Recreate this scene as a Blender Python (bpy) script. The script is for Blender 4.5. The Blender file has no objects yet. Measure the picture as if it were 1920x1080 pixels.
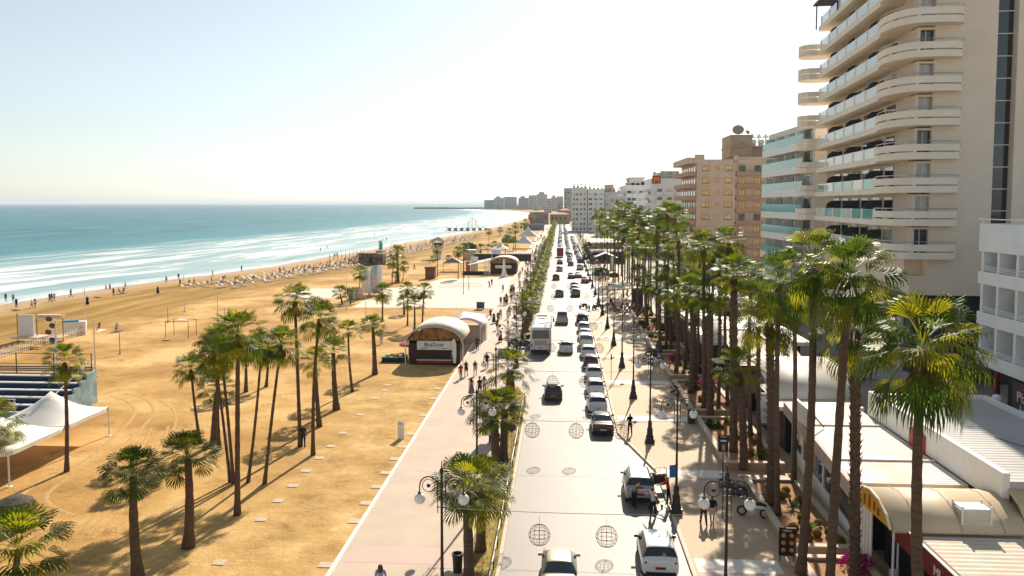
import bpy, bmesh, math, random
from mathutils import Vector, Matrix, Euler, Quaternion
random.seed(7)
R = math.radians
C = bpy.context.scene.collection
scene = bpy.context.scene
PI = math.pi

# ---------------------------------------------------------------- camera
CAMH, F, PPX, PPY = 18.4, 1500.0, 960.0, 479.0
HAZE = 0.00009
cam = bpy.data.cameras.new('camera'); camo = bpy.data.objects.new('camera', cam); C.objects.link(camo)
camo.location = (0, 0, CAMH); camo.rotation_euler = (R(90 - 3.738), 0, R(3.50))
cam.sensor_width = 36; cam.lens = 36 * F / 1920; cam.shift_y = -61 / 1920
cam.clip_start = 0.5; cam.clip_end = 120000
scene.camera = camo
CM = Euler((R(90 - 3.738), 0, R(3.50))).to_matrix()
CP = Vector((0, 0, CAMH))

# ---------------------------------------------------------------- light
SUN_AZ, SUN_EL = 10.5, 35.0          # azimuth: degrees inland of the street's direction
sd = Vector((math.sin(R(SUN_AZ)) * math.cos(R(SUN_EL)), math.cos(R(SUN_AZ)) * math.cos(R(SUN_EL)), math.sin(R(SUN_EL))))
sl = bpy.data.lights.new('sun', 'SUN'); sl.energy = 4.5; sl.angle = R(0.55); sl.color = (1.0, 0.88, 0.72)
so = bpy.data.objects.new('sun', sl); C.objects.link(so); so.rotation_euler = (-sd).to_track_quat('-Z', 'Y').to_euler()
world = bpy.data.worlds.new('World'); scene.world = world; world.use_nodes = True
wn = world.node_tree; bg = wn.nodes['Background']
sky = wn.nodes.new('ShaderNodeTexSky'); sky.sky_type = 'NISHITA'; sky.sun_disc = False
sky.sun_elevation = R(SUN_EL); sky.sun_rotation = R(SUN_AZ)
sky.air_density = 1.0; sky.dust_density = 0.6; sky.ozone_density = 1.2; sky.altitude = 0
hs = wn.nodes.new('ShaderNodeHueSaturation'); hs.inputs['Saturation'].default_value = .48
wb = wn.nodes.new('ShaderNodeMix'); wb.data_type = 'RGBA'; wb.blend_type = 'MULTIPLY'; wb.inputs[0].default_value = 1; wb.inputs[7].default_value = (.945, 1.0, 1.0, 1)   # white balance
wn.links.new(sky.outputs[0], hs.inputs['Color']); wn.links.new(hs.outputs[0], wb.inputs[6]); wn.links.new(wb.outputs[2], bg.inputs[0]); bg.inputs[1].default_value = 0.076
scene.view_settings.view_transform = 'Standard'; scene.view_settings.look = 'None'
scene.view_settings.exposure = 0.64; scene.view_settings.gamma = 1
scene.render.engine = 'CYCLES'
scene.cycles.max_bounces = 6; scene.cycles.diffuse_bounces = 4; scene.cycles.glossy_bounces = 2
scene.cycles.transmission_bounces = 4; scene.cycles.transparent_max_bounces = 6; scene.cycles.volume_bounces = 0
scene.cycles.caustics_reflective = False; scene.cycles.caustics_refractive = False
scene.cycles.sample_clamp_indirect = 6; scene.cycles.use_denoising = True

# ---------------------------------------------------------------- helpers
def ray(px, py): return CM @ Vector(((px - PPX) / F, -(py - PPY) / F, -1))
def G(px, py, z=0.0):
    r = ray(px, py); return CP + r * ((z - CAMH) / r.z)
def PY(px, py, Y):
    r = ray(px, py); return CP + r * (Y / r.y)
def PX(px, py, X):
    r = ray(px, py); return CP + r * (X / r.x)

def tag(o, label=None, cat=None, group=None, kind=None):
    if label: o['label'] = label
    if cat: o['category'] = cat
    if group: o['group'] = group
    if kind: o['kind'] = kind
    return o
def thing(name, label, cat, loc=(0, 0, 0), rz=0, group=None):
    o = bpy.data.objects.new(name, None); C.objects.link(o); o.empty_display_size = .3
    o.location = loc; o.rotation_euler = (0, 0, rz)
    return tag(o, label, cat, group)
def copy_tree(o, kids=None, parent=None):
    c = o.copy(); C.objects.link(c)
    if parent is not None: c.parent = parent
    for k in o.children: copy_tree(k, None, c)
    return c
def dup(o, loc, rz=0, label=None, group=None, scale=None):
    c = copy_tree(o); c.location = loc; c.rotation_euler = (0, 0, rz)
    if label: c['label'] = label
    if group: c['group'] = group
    if scale: c.scale = (scale,) * 3 if not isinstance(scale, tuple) else scale
    return c

class MB:
    def __init__(s): s.v = []; s.f = []; s.mi = []; s.m = 0; s.uv = {}
    def add(s, vs, fs):
        b = len(s.v); s.v += [tuple(v) for v in vs]
        for f in fs: s.f.append(tuple(b + i for i in f)); s.mi.append(s.m)
        return s
    def quad(s, *p): return s.add(p, [tuple(range(len(p)))])
    def box(s, x0, x1, y0, y1, z0, z1):
        return s.add([(x0, y0, z0), (x1, y0, z0), (x1, y1, z0), (x0, y1, z0), (x0, y0, z1), (x1, y0, z1), (x1, y1, z1), (x0, y1, z1)],
                     [(3, 2, 1, 0), (4, 5, 6, 7), (0, 1, 5, 4), (1, 2, 6, 5), (2, 3, 7, 6), (3, 0, 4, 7)])
    def cbox(s, c, d, rz=0, M=None):
        M = M or Matrix.Rotation(rz, 3, 'Z'); c = Vector(c); vs = []
        for z in (-.5, .5):
            for x, y in ((-.5, -.5), (.5, -.5), (.5, .5), (-.5, .5)): vs.append(c + M @ Vector((x * d[0], y * d[1], z * d[2])))
        return s.add(vs, [(3, 2, 1, 0), (4, 5, 6, 7), (0, 1, 5, 4), (1, 2, 6, 5), (2, 3, 7, 6), (3, 0, 4, 7)])
    def prism(s, poly, z0, z1):
        n = len(poly); vs = [(x, y, z0) for x, y in poly] + [(x, y, z1) for x, y in poly]
        return s.add(vs, [tuple(reversed(range(n))), tuple(range(n, 2 * n))] + [(i, (i + 1) % n, n + (i + 1) % n, n + i) for i in range(n)])
    def tube(s, pts, rad, n=8, caps=True):
        pts = [Vector(p) for p in pts]; k = len(pts)
        if not isinstance(rad, (list, tuple)): rad = [rad] * k
        b = len(s.v); ref = None
        for i, p in enumerate(pts):
            t = (pts[min(i + 1, k - 1)] - pts[max(i - 1, 0)]).normalized()
            if ref is None: ref = Vector((1, 0, 0)) if abs(t.x) < .9 else Vector((0, 1, 0))
            u = (ref - t * ref.dot(t)).normalized(); ref = u; w = t.cross(u)
            for j in range(n):
                a = 2 * PI * j / n; s.v.append(tuple(p + (u * math.cos(a) + w * math.sin(a)) * rad[i]))
        for i in range(k - 1):
            for j in range(n):
                a = b + i * n + j; c = b + i * n + (j + 1) % n
                s.f.append((a, c, c + n, a + n)); s.mi.append(s.m)
        if caps:
            s.f.append(tuple(b + j for j in reversed(range(n)))); s.mi.append(s.m)
            s.f.append(tuple(b + (k - 1) * n + j for j in range(n))); s.mi.append(s.m)
        return s
    def rod(s, a, b, r, n=6): return s.tube([a, b], r, n)
    def lathe(s, prof, n=10, c=(0, 0, 0), caps=True):
        b = len(s.v); k = len(prof)
        for r, z in prof:
            for j in range(n):
                a = 2 * PI * (j + .5) / n; s.v.append((c[0] + r * math.cos(a), c[1] + r * math.sin(a), c[2] + z))
        for i in range(k - 1):
            for j in range(n):
                a = b + i * n + j; d = b + i * n + (j + 1) % n
                s.f.append((a, d, d + n, a + n)); s.mi.append(s.m)
        if caps:
            s.f.append(tuple(b + j for j in reversed(range(n)))); s.mi.append(s.m)
            s.f.append(tuple(b + (k - 1) * n + j for j in range(n))); s.mi.append(s.m)
        return s
    def ball(s, c, r, n=12, m=8, sq=1.0):
        prof = [(max(.001, r * math.sin(PI * i / m)), -r * math.cos(PI * i / m) * sq) for i in range(m + 1)]
        return s.lathe(prof, n, c)
    def build(s, name, mats, parent=None, smooth=False, loc=None):
        me = bpy.data.meshes.new(name); me.from_pydata(s.v, [], s.f)
        if not isinstance(mats, (list, tuple)): mats = [mats]
        for m in mats: me.materials.append(m)
        if len(mats) > 1: me.polygons.foreach_set('material_index', s.mi)
        if smooth: me.polygons.foreach_set('use_smooth', [True] * len(s.f))
        me.update()
        o = bpy.data.objects.new(name, me); C.objects.link(o)
        if parent is not None: o.parent = parent
        if loc is not None: o.location = loc
        return o

# ---------------------------------------------------------------- materials
def nd(t, kind, **kw):
    n = t.nodes.new(kind)
    for k, v in kw.items():
        try: setattr(n, k, v)
        except Exception: pass
    return n
_mc = {}
def mat(name, col, rough=.7, var=.12, scale=2.0, bump=0.0, bscale=25.0, metal=0.0, spec=.35, stretch=None, col2=None, emit=0):
    if name in _mc: return _mc[name]
    m = bpy.data.materials.new(name); m.use_nodes = True; t = m.node_tree; p = t.nodes['Principled BSDF']; L = t.links.new
    p.inputs['Roughness'].default_value = rough; p.inputs['Metallic'].default_value = metal
    p.inputs['Specular IOR Level'].default_value = spec
    tc = nd(t, 'ShaderNodeTexCoord'); src = tc.outputs['Object']
    if stretch:
        mp = nd(t, 'ShaderNodeMapping'); mp.inputs['Scale'].default_value = stretch; L(src, mp.inputs[0]); src = mp.outputs[0]
    nz = nd(t, 'ShaderNodeTexNoise'); nz.inputs['Scale'].default_value = scale; nz.inputs['Detail'].default_value = 5; nz.inputs['Roughness'].default_value = .48
    L(src, nz.inputs['Vector'])
    cr = nd(t, 'ShaderNodeValToRGB'); a = tuple(c * (1 - var) for c in col); b = col2 or tuple(min(1, c * (1 + var)) for c in col)
    cr.color_ramp.elements[0].color = (*a, 1); cr.color_ramp.elements[1].color = (*b, 1)
    cr.color_ramp.elements[0].position = .3; cr.color_ramp.elements[1].position = .7
    L(nz.outputs['Fac'], cr.inputs[0]); L(cr.outputs[0], p.inputs['Base Color'])
    if bump:
        n2 = nd(t, 'ShaderNodeTexNoise'); n2.inputs['Scale'].default_value = bscale; n2.inputs['Detail'].default_value = 4; L(src, n2.inputs['Vector'])
        bp = nd(t, 'ShaderNodeBump'); bp.inputs['Strength'].default_value = bump; bp.inputs['Distance'].default_value = .05
        L(n2.outputs['Fac'], bp.inputs['Height']); L(bp.outputs[0], p.inputs['Normal'])
    if emit:
        L(cr.outputs[0], p.inputs['Emission Color']); p.inputs['Emission Strength'].default_value = emit
    _mc[name] = m; return m

def leaf_mat(name, col, tcol, rough=.45):
    m = bpy.data.materials.new(name); m.use_nodes = True; t = m.node_tree; p = t.nodes['Principled BSDF']; L = t.links.new
    p.inputs['Roughness'].default_value = rough; p.inputs['Specular IOR Level'].default_value = .14
    tc = nd(t, 'ShaderNodeTexCoord'); nz = nd(t, 'ShaderNodeTexNoise'); nz.inputs['Scale'].default_value = 2.2; nz.inputs['Detail'].default_value = 3
    L(tc.outputs['Object'], nz.inputs['Vector'])
    cr = nd(t, 'ShaderNodeValToRGB')
    cr.color_ramp.elements[0].color = (*[c * .6 for c in col], 1); cr.color_ramp.elements[1].color = (*[c * 1.5 for c in col], 1)
    cr.color_ramp.elements[0].position = .35; cr.color_ramp.elements[1].position = .68
    L(nz.outputs['Fac'], cr.inputs[0]); L(cr.outputs[0], p.inputs['Base Color'])
    tr = nd(t, 'ShaderNodeBsdfTranslucent'); tr.inputs['Color'].default_value = (*tcol, 1)
    mx = nd(t, 'ShaderNodeMixShader'); mx.inputs[0].default_value = .38
    L(p.outputs[0], mx.inputs[1]); L(tr.outputs[0], mx.inputs[2]); L(mx.outputs[0], t.nodes['Material Output'].inputs['Surface'])
    _mc[name] = m; return m

M_leaf = leaf_mat('palm_leaf', (.020, .058, .008), (.15, .24, .009))
M_leafy = leaf_mat('palm_leaf_yellow', (.070, .105, .009), (.48, .46, .014))
M_bush = leaf_mat('shrub_leaf', (.035, .065, .014), (.16, .18, .02), .5)
M_dead = leaf_mat('dead_leaf', (.17, .085, .030), (.30, .14, .04), .7)
M_trunk = mat('palm_bark', (.13, .082, .054), .85, .35, 3, .8, 14, stretch=(1, 1, 5))
M_trunkb = mat('palm_bark_booted', (.16, .10, .058), .85, .4, 5, .8, 20)
M_white = mat('white_paint', (.80, .79, .76), .45, .04)
M_black = mat('black_iron', (.018, .016, .015), .45, .1, spec=.5)
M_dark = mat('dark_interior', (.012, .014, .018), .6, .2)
M_rubber = mat('tyre_rubber', (.02, .02, .02), .8, .1)
M_steel = mat('brushed_steel', (.55, .55, .56), .35, .05, metal=.9)
M_globe = mat('opal_globe', (.86, .85, .83), .25, .01, spec=.5)
M_glass = mat('dark_glass', (.012, .022, .028), .06, .1, spec=.9)
M_skin = mat('skin', (.42, .22, .14), .55, .06)
M_conc = mat('concrete', (.42, .38, .32), .8, .12, 3, .2, 30)
M_stone = mat('pale_stone', (.56, .45, .32), .8, .10, 4, .2, 20)
M_wood = mat('weathered_wood', (.20, .115, .06), .75, .25, 4, stretch=(1, 8, 8))
M_red = mat('red_paint', (.42, .02, .02), .4, .06)
M_rust = mat('rusty_wire', (.30, .20, .14), .7, .2)
def flat(name, col, rough=.6, spec=.3, metal=0): return mat(name, col, rough, .04, 6, spec=spec, metal=metal)

# glass balustrade: clear pane with a slight tint
def clear_glass(name, col, alpha=.45):
    m = bpy.data.materials.new(name); m.use_nodes = True; t = m.node_tree; p = t.nodes['Principled BSDF']
    p.inputs['Base Color'].default_value = (*col, 1); p.inputs['Roughness'].default_value = .08; p.inputs['Alpha'].default_value = alpha
    p.inputs['Specular IOR Level'].default_value = .8
    _mc[name] = m; return m

# ---------------------------------------------------------------- text
def text_mesh(body, size, depth=.01, name='lettering', align='CENTER'):
    cu = bpy.data.curves.new(name, 'FONT'); cu.body = body; cu.size = size; cu.extrude = depth; cu.align_x = align; cu.resolution_u = 2
    to = bpy.data.objects.new(name, cu); C.objects.link(to)
    dg = bpy.context.evaluated_depsgraph_get(); dg.update()
    me = bpy.data.meshes.new_from_object(to.evaluated_get(dg)); me.name = name
    bpy.data.objects.remove(to); bpy.data.curves.remove(cu)
    return me
def lettering(body, size, material, loc, rot, parent, depth=.012, name='lettering', align='CENTER', bold=0):
    me = text_mesh(body, size, depth, name, align); me.materials.clear(); me.materials.append(material)
    o = bpy.data.objects.new(name, me); C.objects.link(o); o.parent = parent; o.location = loc; o.rotation_euler = rot
    return o
# ================================================================ SETTING: beach, sea, paving
SH = [(-128, -120), (-120, -40), (-112, 60), (-102, 146), (-95, 189), (-87, 225), (-80, 279), (-76, 330), (-73, 373), (-66, 445), (-56, 563),
      (-48, 800), (-45, 1022), (-52, 1400), (-80, 1700), (-150, 2100), (-210, 2350)]
def resample(P, step):
    out = []
    n = len(P)
    for i in range(n - 1):
        p0, p1, p2, p3 = (Vector(P[max(i - 1, 0)]), Vector(P[i]), Vector(P[i + 1]), Vector(P[min(i + 2, n - 1)]))
        k = max(1, int((p2 - p1).length / step))
        for j in range(k):
            t = j / k
            out.append(.5 * ((2 * p1) + (p2 - p0) * t + (2 * p0 - 5 * p1 + 4 * p2 - p3) * t * t + (3 * p1 - p0 - 3 * p2 + p3) * t ** 3))
    out.append(Vector(P[-1])); return out
shore = resample(SH, 7.0); shore0 = list(shore)
rng = random.Random(3)
shore = [p + Vector((.55 * math.sin(i * 1.7) + .8 * math.sin(i * .43) + rng.uniform(-.3, .3), 0)) for i, p in enumerate(shore)]
def shore_x(Y):
    for a, b in zip(SH, SH[1:]):
        if a[1] <= Y <= b[1]: return a[0] + (b[0] - a[0]) * (Y - a[1]) / (b[1] - a[1])
    return -100
def strip(name, cols, kind_mat, zfun):
    """a sheet that follows the shore; cols are distances inland (+) or out to sea (-); UV = metres along, metres from the water"""
    v = []; uv = []; s = 0
    for i, p in enumerate(shore):
        if i: s += (p - shore[i - 1]).length
        t = (shore0[min(i + 14, len(shore) - 1)] - shore0[max(i - 14, 0)]).normalized(); nrm = Vector((t.y, -t.x))
        for d in cols:
            if d >= 1e4: q = Vector((4000, p.y)); 
            else: q = p + nrm * d
            v.append((q.x, q.y, zfun(d, s))); uv.append((s, d if d < 1e4 else 3000))
    k = len(cols); f = []
    for i in range(len(shore) - 1):
        for j in range(k - 1):
            a = i * k + j; f.append((a, a + 1, a + 1 + k, a + k))
    me = bpy.data.meshes.new(name); me.from_pydata(v, [], f); me.materials.append(kind_mat)
    ul = me.uv_layers.new(name='along_shore')
    for li, l in enumerate(me.loops): ul.data[li].uv = uv[l.vertex_index]
    me.polygons.foreach_set('use_smooth', [True] * len(f)); me.update()
    o = bpy.data.objects.new(name, me); C.objects.link(o); return o

def sand_material():
    m = bpy.data.materials.new('beach_sand'); m.use_nodes = True; t = m.node_tree; p = t.nodes['Principled BSDF']; L = t.links.new
    p.inputs['Specular IOR Level'].default_value = .15
    geo = nd(t, 'ShaderNodeNewGeometry'); uv = nd(t, 'ShaderNodeUVMap'); uv.uv_map = 'along_shore'
    sx = nd(t, 'ShaderNodeSeparateXYZ'); L(uv.outputs[0], sx.inputs[0])
    def noise(scale, det=5, vec=None, rough=.6, st=None):
        n = nd(t, 'ShaderNodeTexNoise'); n.inputs['Scale'].default_value = scale; n.inputs['Detail'].default_value = det; n.inputs['Roughness'].default_value = rough
        v = vec or geo.outputs['Position']
        if st:
            mp = nd(t, 'ShaderNodeMapping'); mp.inputs['Scale'].default_value = st; L(v, mp.inputs[0]); v = mp.outputs[0]
        L(v, n.inputs['Vector']); return n.outputs['Fac']
    def ramp(fac, stops):
        r = nd(t, 'ShaderNodeValToRGB'); e = r.color_ramp.elements
        while len(e) < len(stops): e.new(.5)
        for el, (pos, c) in zip(e, stops): el.position = pos; el.color = (*c, 1) if len(c) == 3 else c
        L(fac, r.inputs[0]); return r.outputs[0]
    def mix(fac, a, b, mode='MIX'):
        x = nd(t, 'ShaderNodeMix', data_type='RGBA', blend_type=mode); 
        if isinstance(fac, float): x.inputs[0].default_value = fac
        else: L(fac, x.inputs[0])
        for i, q in ((6, a), (7, b)):
            if isinstance(q, tuple): x.inputs[i].default_value = (*q, 1)
            else: L(q, x.inputs[i])
        return x.outputs[2]
    dry = ramp(noise(.09, 6), [(.38, (.40, .220, .066)), (.5, (.55, .325, .108)), (.62, (.72, .48, .20))])
    fine = ramp(noise(2.3, 6, rough=.72), [(.25, (.74, .72, .68)), (.5, (1, 1, 1)), (.75, (1.0, 1.0, 1.0))])
    dry = mix(.8, dry, fine, 'MULTIPLY')
    tram = ramp(noise(.42, 9, rough=.78), [(.34, (.52, .46, .40)), (.46, (1, 1, 1)), (.6, (1, 1, 1)), (.72, (1.0, 1.0, 1.0))]); dry = mix(.9, dry, tram, 'MULTIPLY')
    # dirt and dry weeds nearer the promenade
    pos = nd(t, 'ShaderNodeSeparateXYZ'); L(geo.outputs['Position'], pos.inputs[0])
    nb = noise(.16, 5)
    ax = nd(t, 'ShaderNodeMath', operation='MULTIPLY_ADD'); L(nb, ax.inputs[0]); ax.inputs[1].default_value = 14; L(pos.outputs['X'], ax.inputs[2])
    dirtf = nd(t, 'ShaderNodeMapRange'); L(ax.outputs[0], dirtf.inputs[0]); dirtf.inputs[1].default_value = -17; dirtf.inputs[2].default_value = -8
    dirt = ramp(noise(.30, 9, rough=.76), [(.36, (.33, .20, .065)), (.46, (.50, .31, .112)), (.54, (.58, .37, .14)), (.64, (.74, .51, .23))])
    col = mix(dirtf.outputs[0], dry, dirt)
    # raked damp beach nearer the water, streaked along the shore
    st = noise(1.0, 5, uv.outputs[0], .6, (.035, .30, 1)); damp = ramp(st, [(.3, (.22, .125, .024)), (.5, (.34, .20, .046)), (.7, (.54, .335, .10))])
    d2 = nd(t, 'ShaderNodeMath', operation='MULTIPLY_ADD'); L(noise(.05, 3), d2.inputs[0]); d2.inputs[1].default_value = 14; L(sx.outputs['Y'], d2.inputs[2])
    df = nd(t, 'ShaderNodeMapRange'); L(d2.outputs[0], df.inputs[0]); df.inputs[1].default_value = 46; df.inputs[2].default_value = 38
    col = mix(df.outputs[0], col, damp)
    wf = nd(t, 'ShaderNodeMapRange'); L(sx.outputs['Y'], wf.inputs[0]); wf.inputs[1].default_value = 13; wf.inputs[2].default_value = 7
    col = mix(wf.outputs[0], col, (.50, .335, .18))  # pale wet edge: sky reflection put into the base colour
    L(col, p.inputs['Base Color'])
    wr = nd(t, 'ShaderNodeMapRange'); L(sx.outputs['Y'], wr.inputs[0]); wr.inputs[1].default_value = 5; wr.inputs[2].default_value = 1.5; wr.inputs[3].default_value = .9; wr.inputs[4].default_value = .25
    L(wr.outputs[0], p.inputs['Roughness'])
    bh = nd(t, 'ShaderNodeMath', operation='MULTIPLY_ADD'); L(noise(.9, 8, rough=.7), bh.inputs[0]); bh.inputs[1].default_value = 1.6; L(noise(7, 3), bh.inputs[2])
    bp = nd(t, 'ShaderNodeBump'); bp.inputs['Strength'].default_value = .5; bp.inputs['Distance'].default_value = .12; L(bh.outputs[0], bp.inputs['Height']); L(bp.outputs[0], p.inputs['Normal'])
    return m

def sea_material():
    m = bpy.data.materials.new('sea_water'); m.use_nodes = True; t = m.node_tree; p = t.nodes['Principled BSDF']; L = t.links.new
    uv = nd(t, 'ShaderNodeUVMap'); uv.uv_map = 'along_shore'; geo = nd(t, 'ShaderNodeNewGeometry')
    sx = nd(t, 'ShaderNodeSeparateXYZ'); L(uv.outputs[0], sx.inputs[0])
    dist = nd(t, 'ShaderNodeMath', operation='MULTIPLY'); L(sx.outputs['Y'], dist.inputs[0]); dist.inputs[1].default_value = -1.0
    def noise(scale, det, st, rough=.6, vec=None, dist_=0.0):
        n = nd(t, 'ShaderNodeTexNoise'); n.inputs['Scale'].default_value = scale; n.inputs['Detail'].default_value = det; n.inputs['Roughness'].default_value = rough; n.inputs['Distortion'].default_value = dist_
        mp = nd(t, 'ShaderNodeMapping'); mp.inputs['Scale'].default_value = st; L(vec or uv.outputs[0], mp.inputs[0]); L(mp.outputs[0], n.inputs['Vector']); return n.outputs['Fac']
    def rng_(v, a, b, c=0.0, d=1.0):
        r = nd(t, 'ShaderNodeMapRange'); L(v, r.inputs[0]); r.inputs[1].default_value = a; r.inputs[2].default_value = b; r.inputs[3].default_value = c; r.inputs[4].default_value = d; return r.outputs[0]
    def math_(op, a, b):
        x = nd(t, 'ShaderNodeMath', operation=op)
        for i, q in enumerate((a, b)):
            if isinstance(q, (int, float)): x.inputs[i].default_value = q
            else: L(q, x.inputs[i])
        return x.outputs[0]
    def mixc(f, a, b):
        x = nd(t, 'ShaderNodeMix', data_type='RGBA'); L(f, x.inputs[0])
        for i, q in ((6, a), (7, b)):
            if isinstance(q, tuple): x.inputs[i].default_value = (*q, 1)
            else: L(q, x.inputs[i])
        return x.outputs[2]
    D = dist.outputs[0]
    # water colour by depth: turquoise, then deeper blue
    c = mixc(rng_(D, 90, 230), (.06, .25, .29), (.016, .125, .175))
    c = mixc(rng_(D, 300, 2500), c, (.018, .10, .15))
    c = mixc(rng_(noise(1, 5, (.012, .05, 1), .65), .42, .62), c, (.05, .24, .27))
    foam_sky_band = math_('MULTIPLY', rng_(D, 125, 55), rng_(noise(1, 5, (.012, .07, 1)), .30, .62, .35, 1.0))  # pale inshore band: foam plus sky reflection put into the colour
    c = mixc(foam_sky_band, c, (.42, .55, .57))
    # foam: long broken lines parallel to the shore, breaking up outwards
    f1 = rng_(noise(1, 8, (.013, .16, 1), .60, None, .5), .50, .565)
    f2 = rng_(noise(1, 9, (.06, .55, 1), .68, None, .8), .53, .66)
    win = math_('MULTIPLY', rng_(D, 118, 78), rng_(D, 10, 22))
    foam = math_('MULTIPLY', math_('MAXIMUM', f1, math_('MULTIPLY', f2, .55)), win)
    caps = math_('MULTIPLY', rng_(noise(1, 7, (.05, .35, 1), .65), .685, .72), math_('MULTIPLY', rng_(D, 330, 120), .8))
    wash = math_('MULTIPLY', rng_(D, 9, 2.5), rng_(noise(1, 6, (.15, .5, 1), .7), .35, .6))
    foam = math_('MAXIMUM', math_('MAXIMUM', foam, caps), wash)
    c = mixc(foam, c, (.84, .85, .84)); L(c, p.inputs['Base Color'])
    L(rng_(foam, 0, 1, .34, .8), p.inputs['Roughness']); p.inputs['Specular IOR Level'].default_value = .14
    p.inputs['IOR'].default_value = 1.33
    h = math_('ADD', math_('MULTIPLY', noise(1, 4, (.05, .25, 1), .55), 1.6), math_('MULTIPLY', noise(1, 6, (.5, 1.4, 1), .6), .5))
    h = math_('ADD', h, math_('MULTIPLY', foam, .25))
    bp = nd(t, 'ShaderNodeBump'); bp.inputs['Strength'].default_value = .8; bp.inputs['Distance'].default_value = .55; L(h, bp.inputs['Height']); L(bp.outputs[0], p.inputs['Normal'])
    return m
M_sand = sand_material()
def zland(d, s): return -.7 if d < -1 else (-.26 if d < .5 else (-.08 if d < 4 else 0.0))
tag(strip('beach_ground', [-5, 0, 3.5, 8, 20, 40, 60, 1e5], M_sand, zland), kind='structure')
def zsea(d, s):
    if d < -150 or d > -5: return -.27
    w = 0
    for c0, a in ((-18, .16), (-46, .28), (-74, .38), (-104, .45)):
        c = c0 + 5 * math.sin(s * .017 + c0) + 2 * math.sin(s * .06 + c0 * 2)
        w += a * math.exp(-((d - c) / 3.2) ** 2) * (.55 + .45 * math.sin(s * .035 + c0 * 1.3))
    return -.27 + w
sea_cols = [-300, -240, -190, -150] + [-148 + 2.0 * i for i in range(73)] + [-1, 1.5, 6]
M_sea = sea_material()
tag(strip('sea', sea_cols, M_sea, zsea), kind='structure')
# open water out to the horizon and round the headland
def open_water():
    xs = [-60000, -20000, -8000, -3000, -1200, -500, -300, -150, -60, 60000]; ys = [-3000, -120, 0, 60, 146, 189, 225, 279, 330, 373, 445, 563, 800, 1022, 1400, 1700, 2100, 2350, 4000, 12000, 60000]
    v = [(x, y, -.5) for y in ys for x in xs]; n = len(xs)
    f = [(j * n + i, j * n + i + 1, (j + 1) * n + i + 1, (j + 1) * n + i) for j in range(len(ys) - 1) for i in range(n - 1)]
    me = bpy.data.meshes.new('open_water'); me.from_pydata(v, [], f); me.materials.append(M_sea); ul = me.uv_layers.new(name='along_shore')
    for li, l in enumerate(me.loops):
        x, y, _ = v[l.vertex_index]; ul.data[li].uv = (y, min(-1, x - shore_x(max(-120, min(2350, y))))) if x < 0 else (y, -400)
    o = bpy.data.objects.new('open_water', me); C.objects.link(o); tag(o, kind='structure')
open_water()
# far land behind the bay
fl = MB(); fl.prism([(-215, 2350), (-270, 2600), (-270, 3000), (4000, 3600), (4000, 2340), (0, 2330)], -1, 1.2)
tag(fl.build('headland', mat('headland_earth', (.16, .14, .10), .9, .2, .02)), kind='structure')

# ---- paving materials
M_asphalt = mat('sunlit_asphalt', (.215, .188, .168), .53, .14, .22, .15, 30, spec=.42, stretch=(1, .25, 1))
M_prom = mat('promenade_paving', (.54, .425, .33), .75, .09, .45, .1, 8)
M_pink = mat('pink_paving', (.60, .43, .36), .75, .06, .6)
M_kerb = mat('kerb_stone', (.62, .53, .42), .75, .1, 2)
M_kerbw = mat('white_kerb', (.82, .76, .68), .7, .06, 2)
M_plaza = mat('plaza_paving', (.52, .38, .245), .72, .06, .35, .06, 6)
M_band = mat('plaza_band', (.82, .74, .66), .7, .05, 1)
M_grass = mat('dry_grass_soil', (.34, .225, .06), .9, .3, 1.2, .6, 18, col2=(.40, .30, .07))
M_city = mat('back_street_paving', (.30, .265, .225), .8, .15, .2)
def sheet(name, pts, z, m, thick=0):
    b = MB()
    if thick: b.prism(pts, z - thick, z)
    else: b.add([(x, y, z) for x, y in pts], [tuple(range(len(pts)))])
    return tag(b.build(name, m), kind='structure')
XL, XR = -11.3, -4.9            # promenade
sheet('road', [(-4.2, -30), (6.6, -30), (6.6, 54), (4.6, 63), (4.6, 132), (8.2, 140), (8.2, 420), (7, 700), (-3.6, 700), (-3.6, 107), (-6.3, 104), (-6.3, 84), (-3.0, 76.5), (-3.0, 64)], .006, M_asphalt)
sheet('promenade', [(XL, -30), (XR + .2, -30), (XR + .2, 76), (-6.4, 84), (-6.4, 104), (-5.6, 108), (-5.6, 700), (-14, 700), (-13, 300), (XL, 139)], .05, M_prom, .06)
for k, Y in enumerate((26.0, 40.2, 54.2)):
    sheet('pink_band', [(XL + .3, Y - .9), (XR - .2, Y - .9), (XR - .2, Y + 1.0), (XL + .3, Y + 1.0)], .055, M_pink)
b = MB(); b.box(XL - .22, XL + .02, -30, 139, -.02, .11); tag(b.build('promenade_kerb', M_kerbw), kind='structure')
# planted strip between promenade and road
b = MB(); b.prism([(XR + .2, -30), (-3.15, -30), (-3.15, 74.5), (-3.9, 77.2), (XR + .2, 75.6)], -.02, .10); tag(b.build('verge', M_grass), kind='structure')
b = MB(); b.prism([(-5.6, 110), (-3.75, 110), (-3.75, 640), (-5.6, 640)], -.02, .10); tag(b.build('verge', M_grass), kind='structure')
b = MB(); b.prism([(-3.15, -30), (-2.95, -30), (-2.95, 74.7), (-3.85, 77.7), (-3.9, 77.2), (-3.15, 74.5)], -.02, .15)
b.box(-3.75, -3.55, 108.6, 640, -.02, .15); tag(b.build('verge_kerb', M_kerb), kind='structure')
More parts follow.
